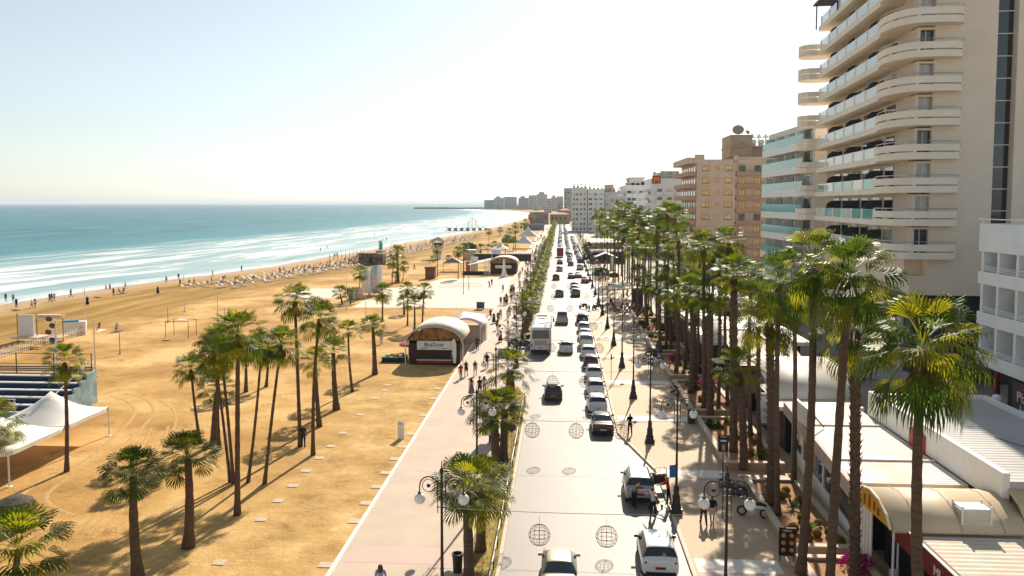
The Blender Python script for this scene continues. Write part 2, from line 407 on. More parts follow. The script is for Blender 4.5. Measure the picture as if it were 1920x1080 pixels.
# inland pavement with pale bands
sheet('plaza_pavement', [(6.75, -30), (16.6, -30), (16.6, 620), (8.4, 620), (8.4, 141), (4.75, 133), (4.75, 63.2), (6.75, 54.2)], .12, M_plaza, .14)
for Y in [25.8 + 13.85 * i for i in range(12)]:
    x0 = 6.9 if Y < 56 else 4.9
    if 128 < Y < 142: x0 = 7
    elif Y > 140: x0 = 8.6
    sheet('paving_band', [(x0, Y - .55), (11.1, Y - .55), (11.1, Y + 1.0), (x0, Y + 1.0)], .124, M_band)
for Y in (39.6, 53.0):
    sheet('pink_band', [(6.9, Y - 1.9), (11.2, Y - 1.9), (11.2, Y - .6), (6.9, Y - .6)], .124, M_pink)
b = MB(); b.prism([(6.55, -30), (6.76, -30), (6.76, 54.3), (4.76, 63.3), (4.76, 132.9), (8.41, 140.9), (8.41, 420), (8.2, 420), (8.2, 141.1), (4.56, 133.1), (4.56, 63.2), (6.55, 54.2)], -.02, .15)
tag(b.build('plaza_kerb', M_kerb), kind='structure')
sheet('street_ground', [(16.6, -30), (400, -30), (400, 700), (16.6, 700)], .02, M_city)
# white square of paving on the beach side
M_wpave = mat('white_paving', (.70, .585, .475), .75, .07, .25)
def pxsheet(name, px, z, m): sheet(name, [(G(*p).x, G(*p).y) for p in px], z, m)
pxsheet('beach_square', [(752, 577), (962, 579), (990, 519), (905, 521), (826, 523), (790, 536), (700, 543)], .03, M_wpave)
pxsheet('beach_square_path', [(528, 561), (562, 541), (640, 541), (640, 559)], .03, M_wpave); pxsheet('beach_square_path', [(662, 577), (684, 562), (752, 565), (751, 577)], .022, M_wpave)
M_step = mat('brown_step_stone', (.36, .28, .20), .8, .12, .5)  # flat brown strips drawn as steps
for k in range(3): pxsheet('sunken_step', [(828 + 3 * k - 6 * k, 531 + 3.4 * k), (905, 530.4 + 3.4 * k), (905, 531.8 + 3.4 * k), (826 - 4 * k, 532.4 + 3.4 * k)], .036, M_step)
pxsheet('compacted_dirt', [(845, 600), (858, 581), (955, 581), (930, 603)], .008, mat('compacted_dirt', (.42, .30, .17), .9, .15, .6))
# lay-by line marks along the plaza kerb
M_mark = mat('road_mark', (.82, .80, .76), .6, .05)
def mark(pts): sheet('parking_mark', [(p.x, p.y) for p in pts], .011, M_mark)
for Y in (32.9, 38.0, 44.4, 50.2):
    sheet('parking_mark', [(4.1, Y), (6.0 if Y < 45 else 5.0, Y), (6.0 if Y < 45 else 5.0, Y + .12), (4.1, Y + .12)], .011, M_mark)
    sheet('parking_mark', [(4.0, Y), (4.12, Y), (4.12, Y + 1.1), (4.0, Y + 1.1)], .0115, M_mark)
# ================================================================ BUILDINGS
def windows_row(parent, y, xs, z, w, h, frame, pane, axis='x', name='window', depth=.12, mull=1, sill=None):
    """camera-facing (axis x, plane y) or sea-facing (axis y, plane x) windows: frame ring + pane as sub-part"""
    out = []
    for c in xs:
        f = MB(); t = .07
        def bx(u0, u1, z0, z1, d0, d1, mb):
            if axis == 'x': mb.box(u0, u1, y - d1, y - d0, z0, z1)
            else: mb.box(y - d1, y - d0, u0, u1, z0, z1)
        bx(c - w / 2, c - w / 2 + t, z, z + h, -.02, .06, f); bx(c + w / 2 - t, c + w / 2, z, z + h, -.02, .06, f)
        bx(c - w / 2 + t, c + w / 2 - t, z + h - t, z + h, -.02, .06, f); bx(c - w / 2 + t, c + w / 2 - t, z, z + t, -.02, .06, f)
        for k in range(mull): 
            u = c - w / 2 + w * (k + 1) / (mull + 1); bx(u - .03, u + .03, z + t, z + h - t, -.02, .05, f)
        if sill: bx(c - w / 2 - .1, c + w / 2 + .1, z - .09, z - .003, -.02, .13, f)
        fo = f.build(name, frame, parent)
        p = MB(); bx(c - w / 2 + t * .5, c + w / 2 - t * .5, z + t * .5, z + h - t * .5, -.02, .02, p); p.build('pane', pane, fo)
        out.append(fo)
    return out

M_hotel = mat('hotel_render', (.80, .69, .57), .8, .05, .6, .08, 18)
M_hotel2 = mat('hotel_balcony_render', (.86, .77, .65), .75, .05, .8)
M_pale = mat('cream_render', (.80, .75, .67), .75, .06, .5)
M_tan = mat('tan_render', (.69, .51, .37), .8, .07, .5, .1, 16)
M_tand = mat('terracotta_balcony', (.52, .32, .21), .8, .06, .6)
M_slate = mat('slate_and_shade', (.045, .052, .058), .5, .2, .8)
M_wframe = mat('white_frame', (.75, .75, .73), .5, .05)
M_bframe = mat('brown_frame', (.16, .07, .035), .5, .1)
M_curt = mat('curtained_pane', (.50, .50, .48), .12, .25, .8, spec=.8)
M_orange = mat('warm_reflection_pane', (.86, .50, .20), .35, .25, 1.2, spec=.7)  # orange panes: reflected warm glow put into the base colour
M_teal = clear_glass('teal_glass', (.10, .46, .45), .75)
M_clear = clear_glass('frosted_glass', (.72, .80, .80), .70)
M_gpost = mat('grey_partition', (.045, .042, .045), .5, .15)
M_roofw = mat('white_roof_sheet', (.72, .66, .58), .55, .10, .55, .05, 9)
M_roofg = mat('shaded_roof_sheet', (.47, .465, .455), .6, .13, .35, .05, 9)  # hall roof: the hotel's shade is put into this grey
M_membr = mat('white_membrane', (.84, .80, .74), .55, .03, .4)
M_sandst = mat('sandstone', (.40, .30, .21), .85, .15, .6)
M_tile = mat('red_roof_tile', (.42, .15, .07), .8, .15, 1)
M_bluew = mat('bluish_white_render', (.82, .84, .84), .75, .05, .5)
M_fortst = mat('fort_stone', (.26, .22, .19), .9, .15, .4)

# ---- the tall hotel -------------------------------------------------
HX, HY0, HY1 = 28.9, 72.6, 104.5
hotel = thing('hotel_tower', 'tall beige hotel with rounded corner balconies and dark glass slit', 'hotel', (0, 0, 0))
LV = [13.85 + 2.88 * k for k in range(10)]       # balcony floor levels
top = LV[-1] + 3.4
PV = Vector((HX, HY0, 0)); hrz = R(-5.0); hotel.rotation_euler = (0, 0, hrz); hotel.location = (PV - Matrix.Rotation(hrz, 3, 'Z') @ PV) * 1.14 + Vector((0, 0, -2.58)); hotel.scale = (1.14,) * 3      # storeys of 3.28 m
b = MB()
b.box(HX + 1.9, HX + 9.7, HY0 + 1.6, HY1, 10.3, top)                 # body behind the balconies
b.box(HX + 1.9, HX + 3.29, HY0 + .02, HY0 + 1.58, 10.3, 12.0)
b.box(HX + 3.3, HX + 8.35, HY0, HY0 + 1.59, 10.3, top)                    # end wall
b.box(HX + 9.75, HX + 26, HY0 - .5, HY0 + 12, 7.0, top); b.build('wall', M_hotel, hotel)
b = MB(); b.box(HX + 8.36, HX + 9.74, HY0 + .45, HY0 + 1.5, 7, top - 1); b.build('glass_slit', M_glass, hotel)
for z in [12 + 1.9 * k for k in range(17)]:
    b = MB(); b.box(HX + 8.355, HX + 9.745, HY0 + .36, HY0 + .46, z, z + .07); b.build('slit_bar', M_hotel2, hotel)
b = MB(); b.box(HX + 2.6, HX + 8.4, HY0 + 1.4, HY1 - 1, .02, 10.28); b.box(HX + 9.8, HX + 25, HY0 + 1.2, HY0 + 10, .02, 6.98); b.build('podium', M_slate, hotel)  # podium: shade under the overhang put into the dark colour
b = MB()
for u in range(5): b.box(HX + 2.35, HX + 2.58, 76 + u * 6, 77.2 + u * 6, .02, 9.9)
b.build('podium_column', M_hotel2, hotel)
def round_poly(x0, x1, y0, y1, r, n=8):
    """footprint with a rounded corner at (x0, y0)"""
    pts = [(x1, y0)]
    pts = [(x1, y1), (x0, y1)]
    for i in range(n + 1):
        a = PI + (PI / 2) * i / n; pts.append((x0 + r + r * math.cos(a), y0 + r + r * math.sin(a)))
    pts.append((x1, y0)); return list(reversed(pts))[::-1]
def curved_band(mb, pts, t, z0, z1):
    """upright band of thickness t that follows the polyline pts"""
    n = len(pts); V = [Vector(p) for p in pts]; off = []
    for i in range(n):
        d = (V[min(i + 1, n - 1)] - V[max(i - 1, 0)]).normalized(); off.append(V[i] + Vector((d.y, -d.x)) * t)
    vs = [(p.x, p.y, z0) for p in V] + [(p.x, p.y, z0) for p in off] + [(p.x, p.y, z1) for p in V] + [(p.x, p.y, z1) for p in off]
    fs = []
    for i in range(n - 1):
        fs += [(i, i + 1, 2 * n + i + 1, 2 * n + i), (n + i + 1, n + i, 3 * n + i, 3 * n + i + 1), (2 * n + i, 2 * n + i + 1, 3 * n + i + 1, 3 * n + i), (i + 1, i, n + i, n + i + 1)]
    fs += [(0, 2 * n, 3 * n, n), (n - 1, 2 * n - 1, 4 * n - 1, 3 * n - 1)]
    mb.add(vs, fs)
def arc(cx, cy, rx, ry, a0, a1, n): return [(cx + rx * math.cos(R(a0 + (a1 - a0) * i / n)), cy + ry * math.sin(R(a0 + (a1 - a0) * i / n))) for i in range(n + 1)]
NB = 6
ys = [HY0 + 4.6 + (HY1 - HY0 - 8.5) * i / NB for i in range(NB + 1)]
for k, z in enumerate(LV):
    # straight balcony slab along the sea front
    sl_ = MB(); sl_.box(HX, HX + 1.88, HY0 + 4.2, HY1 - 2.6, z - .38, z); sl_.box(HX - .02, HX + .10, HY0 + 4.2, HY1 - 2.6, z + .001, z + .16)
    sb = sl_.build('balcony_slab', M_hotel2, hotel)
    # near rounded balcony
    r = MB(); P = arc(HX + 2.0, HY0 + 2.4, 2.35, 3.9, 90, 270, 14) + [(HX + 3.2, HY0 - 1.5), (HX + 4.4, HY0 - 1.44), (HX + 5.2, HY0 - 1.1), (HX + 5.45, HY0 - .3)]
    r.prism(list(P) + [(HX + 5.45, HY0 + 1.5), (HX + 2.1, HY0 + 6.2)], z - .30, z)
    curved_band(r, P, -.16, z + .001, z + .28); curved_band(r, P, -.16, z + .40, z + .98)
    for i in (0, 5, 9, 13, 17): r.cbox((P[i][0] + .07, P[i][1] + .09, z + .34), (.22, .22, .13))
    rb = r.build('rounded_balcony', M_hotel2, hotel)
    rl = MB(); rl.tube([(p[0] + .05, p[1] + .05, z + 1.22) for p in P], .03, 5)
    for i in range(0, len(P), 3): rl.rod((P[i][0] + .06, P[i][1] + .06, z + .97), (P[i][0] + .06, P[i][1] + .06, z + 1.22), .02, 4)
    rl.build('handrail', M_steel, rb)
    # far rounded balcony
    if k < 9:
        r = MB(); P = [(HX, HY1 - 2.55)] + arc(HX - .2, HY1 - .9, 1.9, 1.65, 270, 90, 8)
        P = [(HX + .3, HY1 - 2.5), (HX - 1.0, HY1 - 2.4), (HX - 1.7, HY1 - 1.8), (HX - 1.95, HY1 - .8), (HX - 1.7, HY1 + .2), (HX - 1.0, HY1 + .8), (HX + .6, HY1 + 1.0)]
        r.prism(P + [(HX + 1.85, HY1 + .9), (HX + 1.85, HY1 - 2.5)], z - .32, z)
        curved_band(r, P, .16, z + .001, z + .32); curved_band(r, P, .16, z + .42, z + 1.02)
        r.build('end_balcony', M_hotel2, hotel)
    # glass panels and posts
    for i in range(NB):
        g = MB(); g.box(HX + .02, HX + .06, ys[i] + .26, ys[i + 1] - .26, z + .165, z + 1.12); g.build('glass_panel', M_clear if k > 2 else M_teal if (i + k) % 3 else M_clear, sb)
    for y in ys:
        po = MB(); po.box(HX - .01, HX + .13, y - .24, y + .24, z + .161, z + 1.15); po.build('balcony_post', M_hotel2, sb)
    # partitions between the rooms: a dark rounded screen
    for i in (1, 3, 5):
        q = MB(); yc = ys[i]; pts = [(HX + .5, z + .01), (HX + .15, z + .5), (HX + .12, z + 1.1), (HX + .3, z + 1.65), (HX + .7, z + 1.95), (HX + 1.2, z + 1.98), (HX + 1.85, z + 1.98), (HX + 1.85, z + .01)]
        vs = [(x, yc - .04, zz) for x, zz in pts] + [(x, yc + .04, zz) for x, zz in pts]; n = len(pts)
        q.add(vs, [tuple(range(n)), tuple(reversed(range(n, 2 * n)))] + [(j, n + j, n + (j + 1) % n, (j + 1) % n) for j in range(n)])
        q.build('partition', M_gpost, sb)
    # glazed doors on the sea front
    for i in range(NB):
        yc = (ys[i] + ys[i + 1]) / 2; w = (ys[1] - ys[0]) * .62
        d = MB(); d.box(HX + 1.84, HX + 1.899, yc - w / 2, yc + w / 2, z + .05, z + 2.25); dd = d.build('balcony_door', M_glass if (i * 7 + k * 3) % 5 else M_curt, sb)
    # openings on the rounded corner
    d = MB(); d.box(HX + 1.94, HX + 2.02, HY0 + 1.7, HY0 + 4.0, z + .05, z + 2.3); d.build('corner_door', M_glass, rb)
    fr = MB(); fr.box(HX + 1.9, HX + 2.12, HY0 - .02, HY0 + 1.58, z + .002, z + 2.46); fr.box(HX + 2.121, HX + 3.29, HY0 + .01, HY0 + 1.57, z + 2.25, z + 2.455); fr.build('corner_pier', M_hotel, rb)
    d = MB(); d.box(HX + 2.122, HX + 3.29, HY0 + .5, HY0 + .56, z + .05, z + 2.245); d.build('corner_window', M_curt if k % 3 else M_glass, rb)
    fw = MB(); fw.box(HX + 2.66, HX + 2.74, HY0 + .44, HY0 + .499, z + .05, z + 2.245); fw.build('window_frame', M_wframe, rb)
for k in range(11):
    windows_row(hotel, HY0 - .5, [HX + 11.7], 11.2 + 2.88 * k, 1.7, 1.35, M_gpost, M_glass if k % 3 else M_curt)
pg = MB()
for i in range(12): pg.box(HX - .6, HX + 1.8, HY1 - 12 + i * .9, HY1 - 11.8 + i * .9, 42.6, 42.8)
pg.box(HX - .2, HX, HY1 - 12.2, HY1 - 1.5, 42.81, 42.95); pg.rod((HX - .1, HY1 - 12, 39.8), (HX - .1, HY1 - 12, 42.8), .08); pg.rod((HX - .1, HY1 - 1.7, 39.8), (HX - .1, HY1 - 1.7, 42.8), .08); pg.build('pergola', M_gpost, hotel)

# ---- white hotel with teal balconies
th = thing('teal_balcony_hotel', 'cream hotel with teal glass balconies beyond the rounded balcony tower', 'hotel'); th.location = (0, 0, -2.58); th.scale = (1.14,) * 3
TX, TY0, TY1 = 31.5, 107.5, 128.5
b = MB(); b.box(TX + 1.6, 50, TY0, TY1, .02, 28.2); b.box(TX + 1.0, 50, TY0 - .2, TY1 + .3, 28.21, 29.0); b.build('wall', M_pale, th)
for k in range(9):
    z = 1.7 + 3.08 * k
    s = MB(); s.box(TX, TX + 1.58, TY0 - .1, TY1, z - .9, z + .05); so_ = s.build('balcony_slab', M_white, th)
    g = MB(); g.box(TX + .02, TX + .07, TY0, TY1 - .1, z + .051, z + 1.15); g.build('glass_panel', M_teal, so_)
    g = MB(); g.box(TX + .08, TX + 1.5, TY1 - .08, TY1 - .03, z + .051, z + 1.15); g.build('glass_panel', M_teal, so_)
    for i in range(4):
        y = TY0 + 2.8 + i * 5.2
        d = MB(); d.box(TX + 1.54, TX + 1.599, y - 1.5, y + 1.5, z + .06, z + 2.1); d.build('balcony_door', M_glass if (i + k) % 3 else M_curt, so_)
        d = MB(); d.box(TX + .5, TX + 1.58, y + 2.2, y + 2.4, z + .06, z + 2.0); d.build('partition', M_white, so_)

# ---- tan hotel with rooftop lettering
bh = thing('tan_hotel', 'tan brick hotel with white rooftop lettering and satellite dish', 'hotel')
BY = 203.0; bh.location = (-1.0, 0, 0)
b = MB(); b.box(34.8, 44.3, BY, BY + 26, .02, 29.3); b.box(44.31, 56.0, BY + 1.2, BY + 22, .02, 30.0)
b.box(43.8, 44.8, BY - .35, BY - .01, 28.2, 30.2); b.box(34.2, 36.6, BY - .3, BY - .01, 28.4, 30.5); b.build('wall', M_tan, bh)
b = MB(); b.box(43.6, 49.0, BY + 3, BY + 14, 30.01, 35.6); b.box(49.01, 57, BY + 4, BY + 14, 30.01, 32.4); b.box(43.4, 58, BY + 2.4, BY + 14.2, 32.42, 32.8); b.build('roof_house', M_sandst, bh)
for k in range(9):
    z = 2.3 + 3.02 * k
    windows_row(bh, BY, [37.0, 42.6], z, 1.75, 1.3, M_bframe, M_orange, sill=1); windows_row(bh, BY, [39.9], z + .25, .75, .85, M_bframe, M_orange, mull=0)
    windows_row(bh, BY + 1.2, [46.2, 50.0, 54.0], z - .4, 1.6, 1.75, M_bframe, M_orange if k % 4 else M_glass)
    s = MB(); s.box(44.6, 51.8, BY - .3, BY + 1.19, z - 1.2, z - .95); s.box(44.6, 51.8, BY - .3, BY - .12, z - .949, z - .25); s.box(52.4, 57, BY - .3, BY + 1.19, z - 1.2, z - .95); s.box(52.4, 57, BY - .3, BY - .12, z - .949, z - .25)
    s.build('balcony', M_tand, bh)
    s = MB(); s.box(32.6, 34.79, BY + .4, BY + 25, z - 1.25, z - 1.0); s.box(32.6, 32.78, BY + .4, BY + 25, z - .999, z - .15); s.box(32.79, 34.7, BY + .4, BY + .55, z - .999, z - .15); so_ = s.build('sea_balcony', M_tand, bh)
    for i in range(6):
        d = MB(); d.box(34.72, 34.79, BY + 2 + i * 4, BY + 4.2 + i * 4, z - .9, z + 1.1); d.build('balcony_door', M_glass if i % 2 else M_curt, so_)
b = MB(); b.box(32.4, 34.79, BY + .2, BY + 25.4, 28.3, 29.8); b.build('canopy', M_tan, bh)
lettering('PETROCLES GROUP OF COMPANIES', .92, M_white, (40.3, BY - .32, 28.42), (PI / 2, 0, 0), bh, .03)
dsh = MB(); prof = [(.02, 0), (.7, .12), (1.2, .35), (1.45, .6)]; dsh.lathe(prof, 14, (0, 0, 0), caps=False); d = dsh.build('satellite_dish', M_sandst, bh, True); d.location = (45.6, BY + 4, 36.6); d.rotation_euler = (R(60), 0, R(-10))
d = dsh.build('satellite_dish', M_sandst, bh, True); d.location = (47.9, BY + 4, 36.2); d.rotation_euler = (R(65), 0, R(20)); d.scale = (.4, .4, .4)
for i in range(4):
    w = MB(); w.ball((49.6 + i * 1.9, BY + 4.6, 33.9), .85, 12, 8, .9); w.box(49.0 + i * 1.9, 50.2 + i * 1.9, BY + 4.2, BY + 5, 32.81, 33.3); w.build('water_tank', M_white, bh, True)
for i in range(5):
    w = MB(); x = 49.4 + i * 1.7; w.add([(x, BY + 8, 35.2), (x + 1.5, BY + 8, 35.2), (x + .75, BY + 8, 36.3), (x, BY + 9, 35.2), (x + 1.5, BY + 9, 35.2), (x + .75, BY + 9, 36.3)], [(0, 1, 2), (5, 4, 3), (0, 3, 4, 1), (1, 4, 5, 2), (2, 5, 3, 0)]); w.box(x + .6, x + .9, BY + 8.2, BY + 8.5, 32.81, 35.2); w.build('roof_gable', M_white, bh)

# ---- generic apartment block
def block(name, label, x0, x1, y0, y1, h, wm, fl=3.05, cols=(), seacols=0, bal=(), wall_col=None, roof=True, ww=1.7, wh=1.35, z0=.02, pane=None, seabal=True):
    o = thing(name, label, 'apartment block')
    b = MB(); b.box(x0, x1, y0, y1, z0, h); b.box(x0 - .15, x1 + .15, y0 - .15, y1 + .15, h + .001, h + .5); b.build('wall', wm, o)
    n = int((h - 1.0) / fl)
    for k in range(n):
        z = z0 + 1.0 + fl * k
        for c in cols:
            w = MB(); w.box(c - ww / 2, c + ww / 2, y0 - .06, y0 + .02, z, z + wh); w.build('window', pane or (M_glass if (k * 5 + int(c * 3)) % 4 else M_curt), o)
        for (a, c) in bal:
            s = MB(); s.box(a, c, y0 - 1.3, y0 - .004, z - .95, z - .75); s.box(a, c, y0 - 1.3, y0 - 1.15, z - .749, z + .15); s.build('balcony', wm, o)
        if seacols:
            if seabal:
                s = MB(); s.box(x0 - 1.3, x0 - .004, y0 + .3, y1 - .3, z - .95, z - .75); s.box(x0 - 1.3, x0 - 1.15, y0 + .3, y1 - .3, z - .749, z + .15); s.build('sea_balcony', wm, o)
            for i in range(seacols):
                y = y0 + (y1 - y0) * (i + .5) / seacols
                w = MB(); w.box(x0 - .06, x0 + .02, y - 1.1, y + 1.1, z - .6, z + wh); w.build('balcony_door', M_glass if (i + k) % 3 else M_curt, o)
    if roof:
        rr = random.Random(int(x0 * 7 + y0))
        for i in range(4):
            x = x0 + (x1 - x0) * (i + .5) / 4; q = MB(); q.box(x - .7, x + .7, y0 + 2, y0 + 4, h + .501, h + 1.1 + rr.random()); q.lathe([(.45, 0), (.45, 1.0)], 8, (x, y0 + 3, h + 1.9 + rr.random() * .4)); q.rod((x, y0 + 3, h + .5), (x, y0 + 3, h + 2.3), .05, 4)
            q.build('roof_tank', M_conc, o)
    return o
wa = block('white_apartment_block', 'white apartment block with red square emblem on its roof edge', 33.9, 45.6, 298, 322, 27.0, M_white, cols=(37.0, 40.6, 44.0), bal=((38.6, 42.2), (42.7, 45.5), (35.6, 38.2)), seacols=4)
wa.location = (-.8, 0, 0)
sg = MB(); sg.box(34.2, 37.2, 297.5, 297.8, 25.6, 28.6); sgo = sg.build('sign_board', M_red, wa)
lettering('M', 2.7, flat('sign_yellow', (.85, .50, .04)), (35.7, 297.48, 26.1), (PI / 2, 0, 0), sgo, .02)
b = MB(); b.box(36.5, 44.8, 303, 316, 27.75, 29.8); b.box(38, 44.5, 302, 306, 29.81, 30.4); b.build('roof_house', M_pale, wa)
wb = block('white_apartment_block', 'white apartment block of stepped balconies next to the red emblem block', 27.6, 36.0, 345, 382, 25.6, M_bluew, cols=(29, 31.2, 34.2), bal=((28, 30), (30.4, 32.4), (33, 35.8)), seacols=6)
b = MB(); b.box(29.5, 35.5, 347, 366, 26.15, 29.0); b.box(29.0, 36, 346, 368, 29.01, 29.5); b.build('penthouse', M_pale, wb)
M_gpink = mat('greyish_pink_render', (.66, .60, .56), .8, .07, .4)
wc = block('grey_apartment_block', 'cream apartment block with small square windows, first past the end of the road', 7.2, 17.0, 523, 545, 28.0, M_pale, cols=(8.4, 10.4, 12.9, 15.2), bal=((7.6, 9.4),), fl=3.2, ww=1.1)
wc2 = block('grey_apartment_block', 'white apartment block of full width balcony bands past the end of the road', 17.4, 27.8, 521, 545, 27.0, M_bluew, cols=(19, 22.4, 25.8), bal=((17.8, 22.4), (22.9, 27.5)), fl=3.2, ww=2.0)
wc3 = block('grey_apartment_block', 'greyish pink block with a tan roof house past the end of the road', 28.2, 38.6, 524, 546, 25.2, M_gpink, cols=(30, 33, 36.4), bal=((28.6, 31.4), (34.6, 38.2)), fl=3.1, ww=1.6)
b = MB(); b.box(28.8, 34.5, 530, 540, 25.75, 30.6); b.build('roof_house', M_tan, wc3)
for x, h in ((29.6, 5), (32.6, 7), (33.6, 4.4)):
    b = MB(); b.rod((x, 532, 30.6), (x, 532, 30.6 + h * .6), .12, 5); b.build('aerial', M_conc, wc3)
wd = block('tall_far_block', 'slim blue grey tower block standing behind the long grey block', 3.0, 14.0, 830, 845, 33.5, mat('blue_grey_render', (.34, .40, .44), .8, .08, .3), cols=(4.8, 8, 11.5), roof=False, ww=1.8)
we = block('cream_block', 'cream block filling the gap behind the stepped white balconies', 33.0, 46, 430, 450, 26.0, M_pale, cols=(35, 39, 43), bal=((34, 37), (38, 44)))

# ---- old low house with red roof, fort, and low shops at the far end
oh = thing('old_town_house', 'old sandstone house with red tiled roof where the street ends', 'house')
b = MB(); b.box(-9.5, 6.5, 705, 720, .02, 8.6); b.box(-1, 8, 724, 737, .02, 12.0); b.build('wall', M_sandst, oh)
for x0, x1, y0, y1, z in ((-10.2, 7.2, 704, 721, 8.61), (-1.7, 8.7, 723.2, 738, 12.01)):
    rf = MB(); xm = (x0 + x1) / 2; rf.add([(x0, y0, z), (x1, y0, z), (x1, y1, z), (x0, y1, z), (x0 + 4, (y0 + y1) / 2, z + 1.6), (x1 - 4, (y0 + y1) / 2, z + 1.6)], [(3, 2, 1, 0), (0, 1, 5, 4), (1, 2, 5), (2, 3, 4, 5), (3, 0, 4)]); rf.build('roof', M_tile, oh)
for x in (-7.5, -4, -.5, 3.5):
    w = MB(); w.box(x - .6, x + .6, 704.93, 705.02, 4.0, 6.2); w.build('window', M_dark, oh)
rh = thing('red_roof_house', 'small white house with orange tiled roof beside the far palms', 'house')
b = MB(); b.box(19, 29, 440, 452, .02, 8.4); b.build('wall', M_pale, rh)
rf = MB(); rf.add([(18, 439, 8.41), (30, 439, 8.41), (30, 453, 8.41), (18, 453, 8.41), (24, 446, 11.4)], [(3, 2, 1, 0), (0, 1, 4), (1, 2, 4), (2, 3, 4), (3, 0, 4)]); rf.build('roof', M_tile, rh)
for x in (21, 24, 27):
    w = MB(); w.box(x - .6, x + .6, 439.93, 440.02, 4.5, 6.4); w.build('window', M_glass, rh)
ft = thing('stone_fort', 'square brown stone fort with flat top at the end of the promenade', 'fort')
b = MB(); b.box(-27, -11, 690, 720, .02, 10.2); b.box(-23, -15, 689.4, 689.99, 5.6, 10.6); b.build('wall', M_fortst, ft)
b = MB()
for i in range(9): b.box(-26.9 + i * 1.8, -25.9 + i * 1.8, 690.1, 691, 10.21, 11.0)
b.build('battlement', M_fortst, ft)
for x in (-24.5, -13):
    w = MB(); w.box(x - .6, x + .6, 689.93, 690.02, 5, 7); w.build('window', M_dark, ft)
bn = thing('red_banner', 'bright red banner hanging beside the stone fort', 'banner', (-26, 660, 0))
b = MB(); b.box(-.9, .9, -.1, .1, 4.6, 9.2); b.build('cloth', flat('banner_red', (.75, .03, .04)), bn); b = MB(); b.rod((1.0, 0, 0), (1.0, 0, 9.6), .09); b.build('pole', M_black, bn)

# ---- the far town on the headland: each block a thing of its own
rr = random.Random(11)
def storey_mat(name, col, dark, fw, fh):
    m = bpy.data.materials.new(name); m.use_nodes = True; t = m.node_tree; p = t.nodes['Principled BSDF']; p.inputs['Roughness'].default_value = .8
    tc = nd(t, 'ShaderNodeTexCoord'); mp = nd(t, 'ShaderNodeMapping'); mp.inputs['Rotation'].default_value = (R(-90), 0, 0); t.links.new(tc.outputs['Object'], mp.inputs[0])
    br = nd(t, 'ShaderNodeTexBrick', offset=0.0, squash=1.0); br.inputs['Scale'].default_value = 1; br.inputs['Brick Width'].default_value = fw; br.inputs['Row Height'].default_value = fh
    br.inputs['Mortar Size'].default_value = fh * .28; br.inputs['Mortar Smooth'].default_value = 0
    br.inputs['Color1'].default_value = (*dark, 1); br.inputs['Color2'].default_value = tuple(c * .7 for c in dark) + (1,); br.inputs['Mortar'].default_value = (*col, 1)
    t.links.new(mp.outputs[0], br.inputs['Vector']); t.links.new(br.outputs['Color'], p.inputs['Base Color']); return m
HZ = storey_mat('far_block_render', (.42, .42, .42), (.10, .11, .12), 5.5, 4.2); HZ2 = storey_mat('far_block_render_dark', (.30, .31, .32), (.08, .09, .10), 7.0, 4.4)
far = [(908, 928, 375, 2500), (926, 945, 371, 2450), (944, 968, 369, 2500), (972, 991, 371, 2250), (991, 1008, 366, 2300), (1006, 1026, 364, 2200), (1026, 1036, 372, 2100), (1033, 1046, 370, 1900), (1044, 1056, 368, 1800), (1046, 1056, 382, 1300), (1020, 1034, 388, 1500), (960, 975, 385, 2300), (930, 944, 384, 2350), (1000, 1012, 386, 2000)]
words_ = ['lowest seaward', 'stepped', 'long flat topped', 'pale narrow', 'white fronted', 'dome topped', 'slim', 'cream', 'boxy', 'low orange roofed', 'small shore side', 'low pale', 'low waterside', 'squat']
for i, (xa, xb, yt, Y) in enumerate(far):
    a = PY(xa, yt, Y); c = PY(xb, yt, Y)
    o = thing('distant_block', f'{words_[i]} hazy blue block of the far town across the bay', 'building', (0, 0, 0), 0, 'blocks of the far town')
    m = HZ if i % 3 else HZ2
    b = MB(); b.box(a.x, c.x, Y, Y + 40, 0, a.z); w = c.x - a.x
    if i % 2: b.box(a.x + w * .2, a.x + w * .6, Y + 5, Y + 25, a.z + .01, a.z + 5)
    if i == 5: b.box(a.x + w * .3, a.x + w * .7, Y + 4, Y + 20, a.z + .01, a.z + 3); b.box(a.x + w * .25, a.x + w * .75, Y + 2, Y + 22, a.z + 3.01, a.z + 6)
    b.build('wall', m, o)
bw = MB(); rrw = random.Random(5)
Pa, Pb = G(784, 391.3), G(935, 391.6)
for i in range(46):
    t = i / 45; p = Pa.lerp(Pb, t); bw.cbox((p.x + rrw.uniform(-5, 5), p.y + rrw.uniform(-5, 5), 1.0), (30, 16, 5 + rrw.random() * 2.5), rrw.uniform(-.3, .3))
tag(bw.build('breakwater', mat('breakwater_rock', (.10, .095, .09), .9, .2, .05)), 'long low dark rock breakwater reaching out across the bay', 'breakwater')
# ================================================================ LOW RESTAURANTS AND PLANTERS (inland side)
M_soil = mat('planter_soil', (.36, .19, .085), .9, .25, 1.5, .5, 16)
M_planter = mat('planter_wall', (.40, .30, .21), .85, .12, 1.2, .15, 14)
M_pale_top = mat('lit_planter_top', (.66, .53, .40), .75, .08, 2)  # planter wall tops: the light falling on them is put into the colour
M_corr = mat('corrugated_sheet', (.68, .58, .46), .5, .08, 1.5)
M_yellow = flat('fascia_yellow', (.72, .38, .02), .5)
M_maroon = flat('fascia_maroon', (.20, .012, .022), .4)
M_awn = mat('cream_awning', (.66, .55, .42), .7, .05, .6)
M_para = mat('grey_parasol_cloth', (.30, .28, .28), .8, .06, 1)
M_blueglass = flat('poster_blue', (.10, .28, .36), .3)

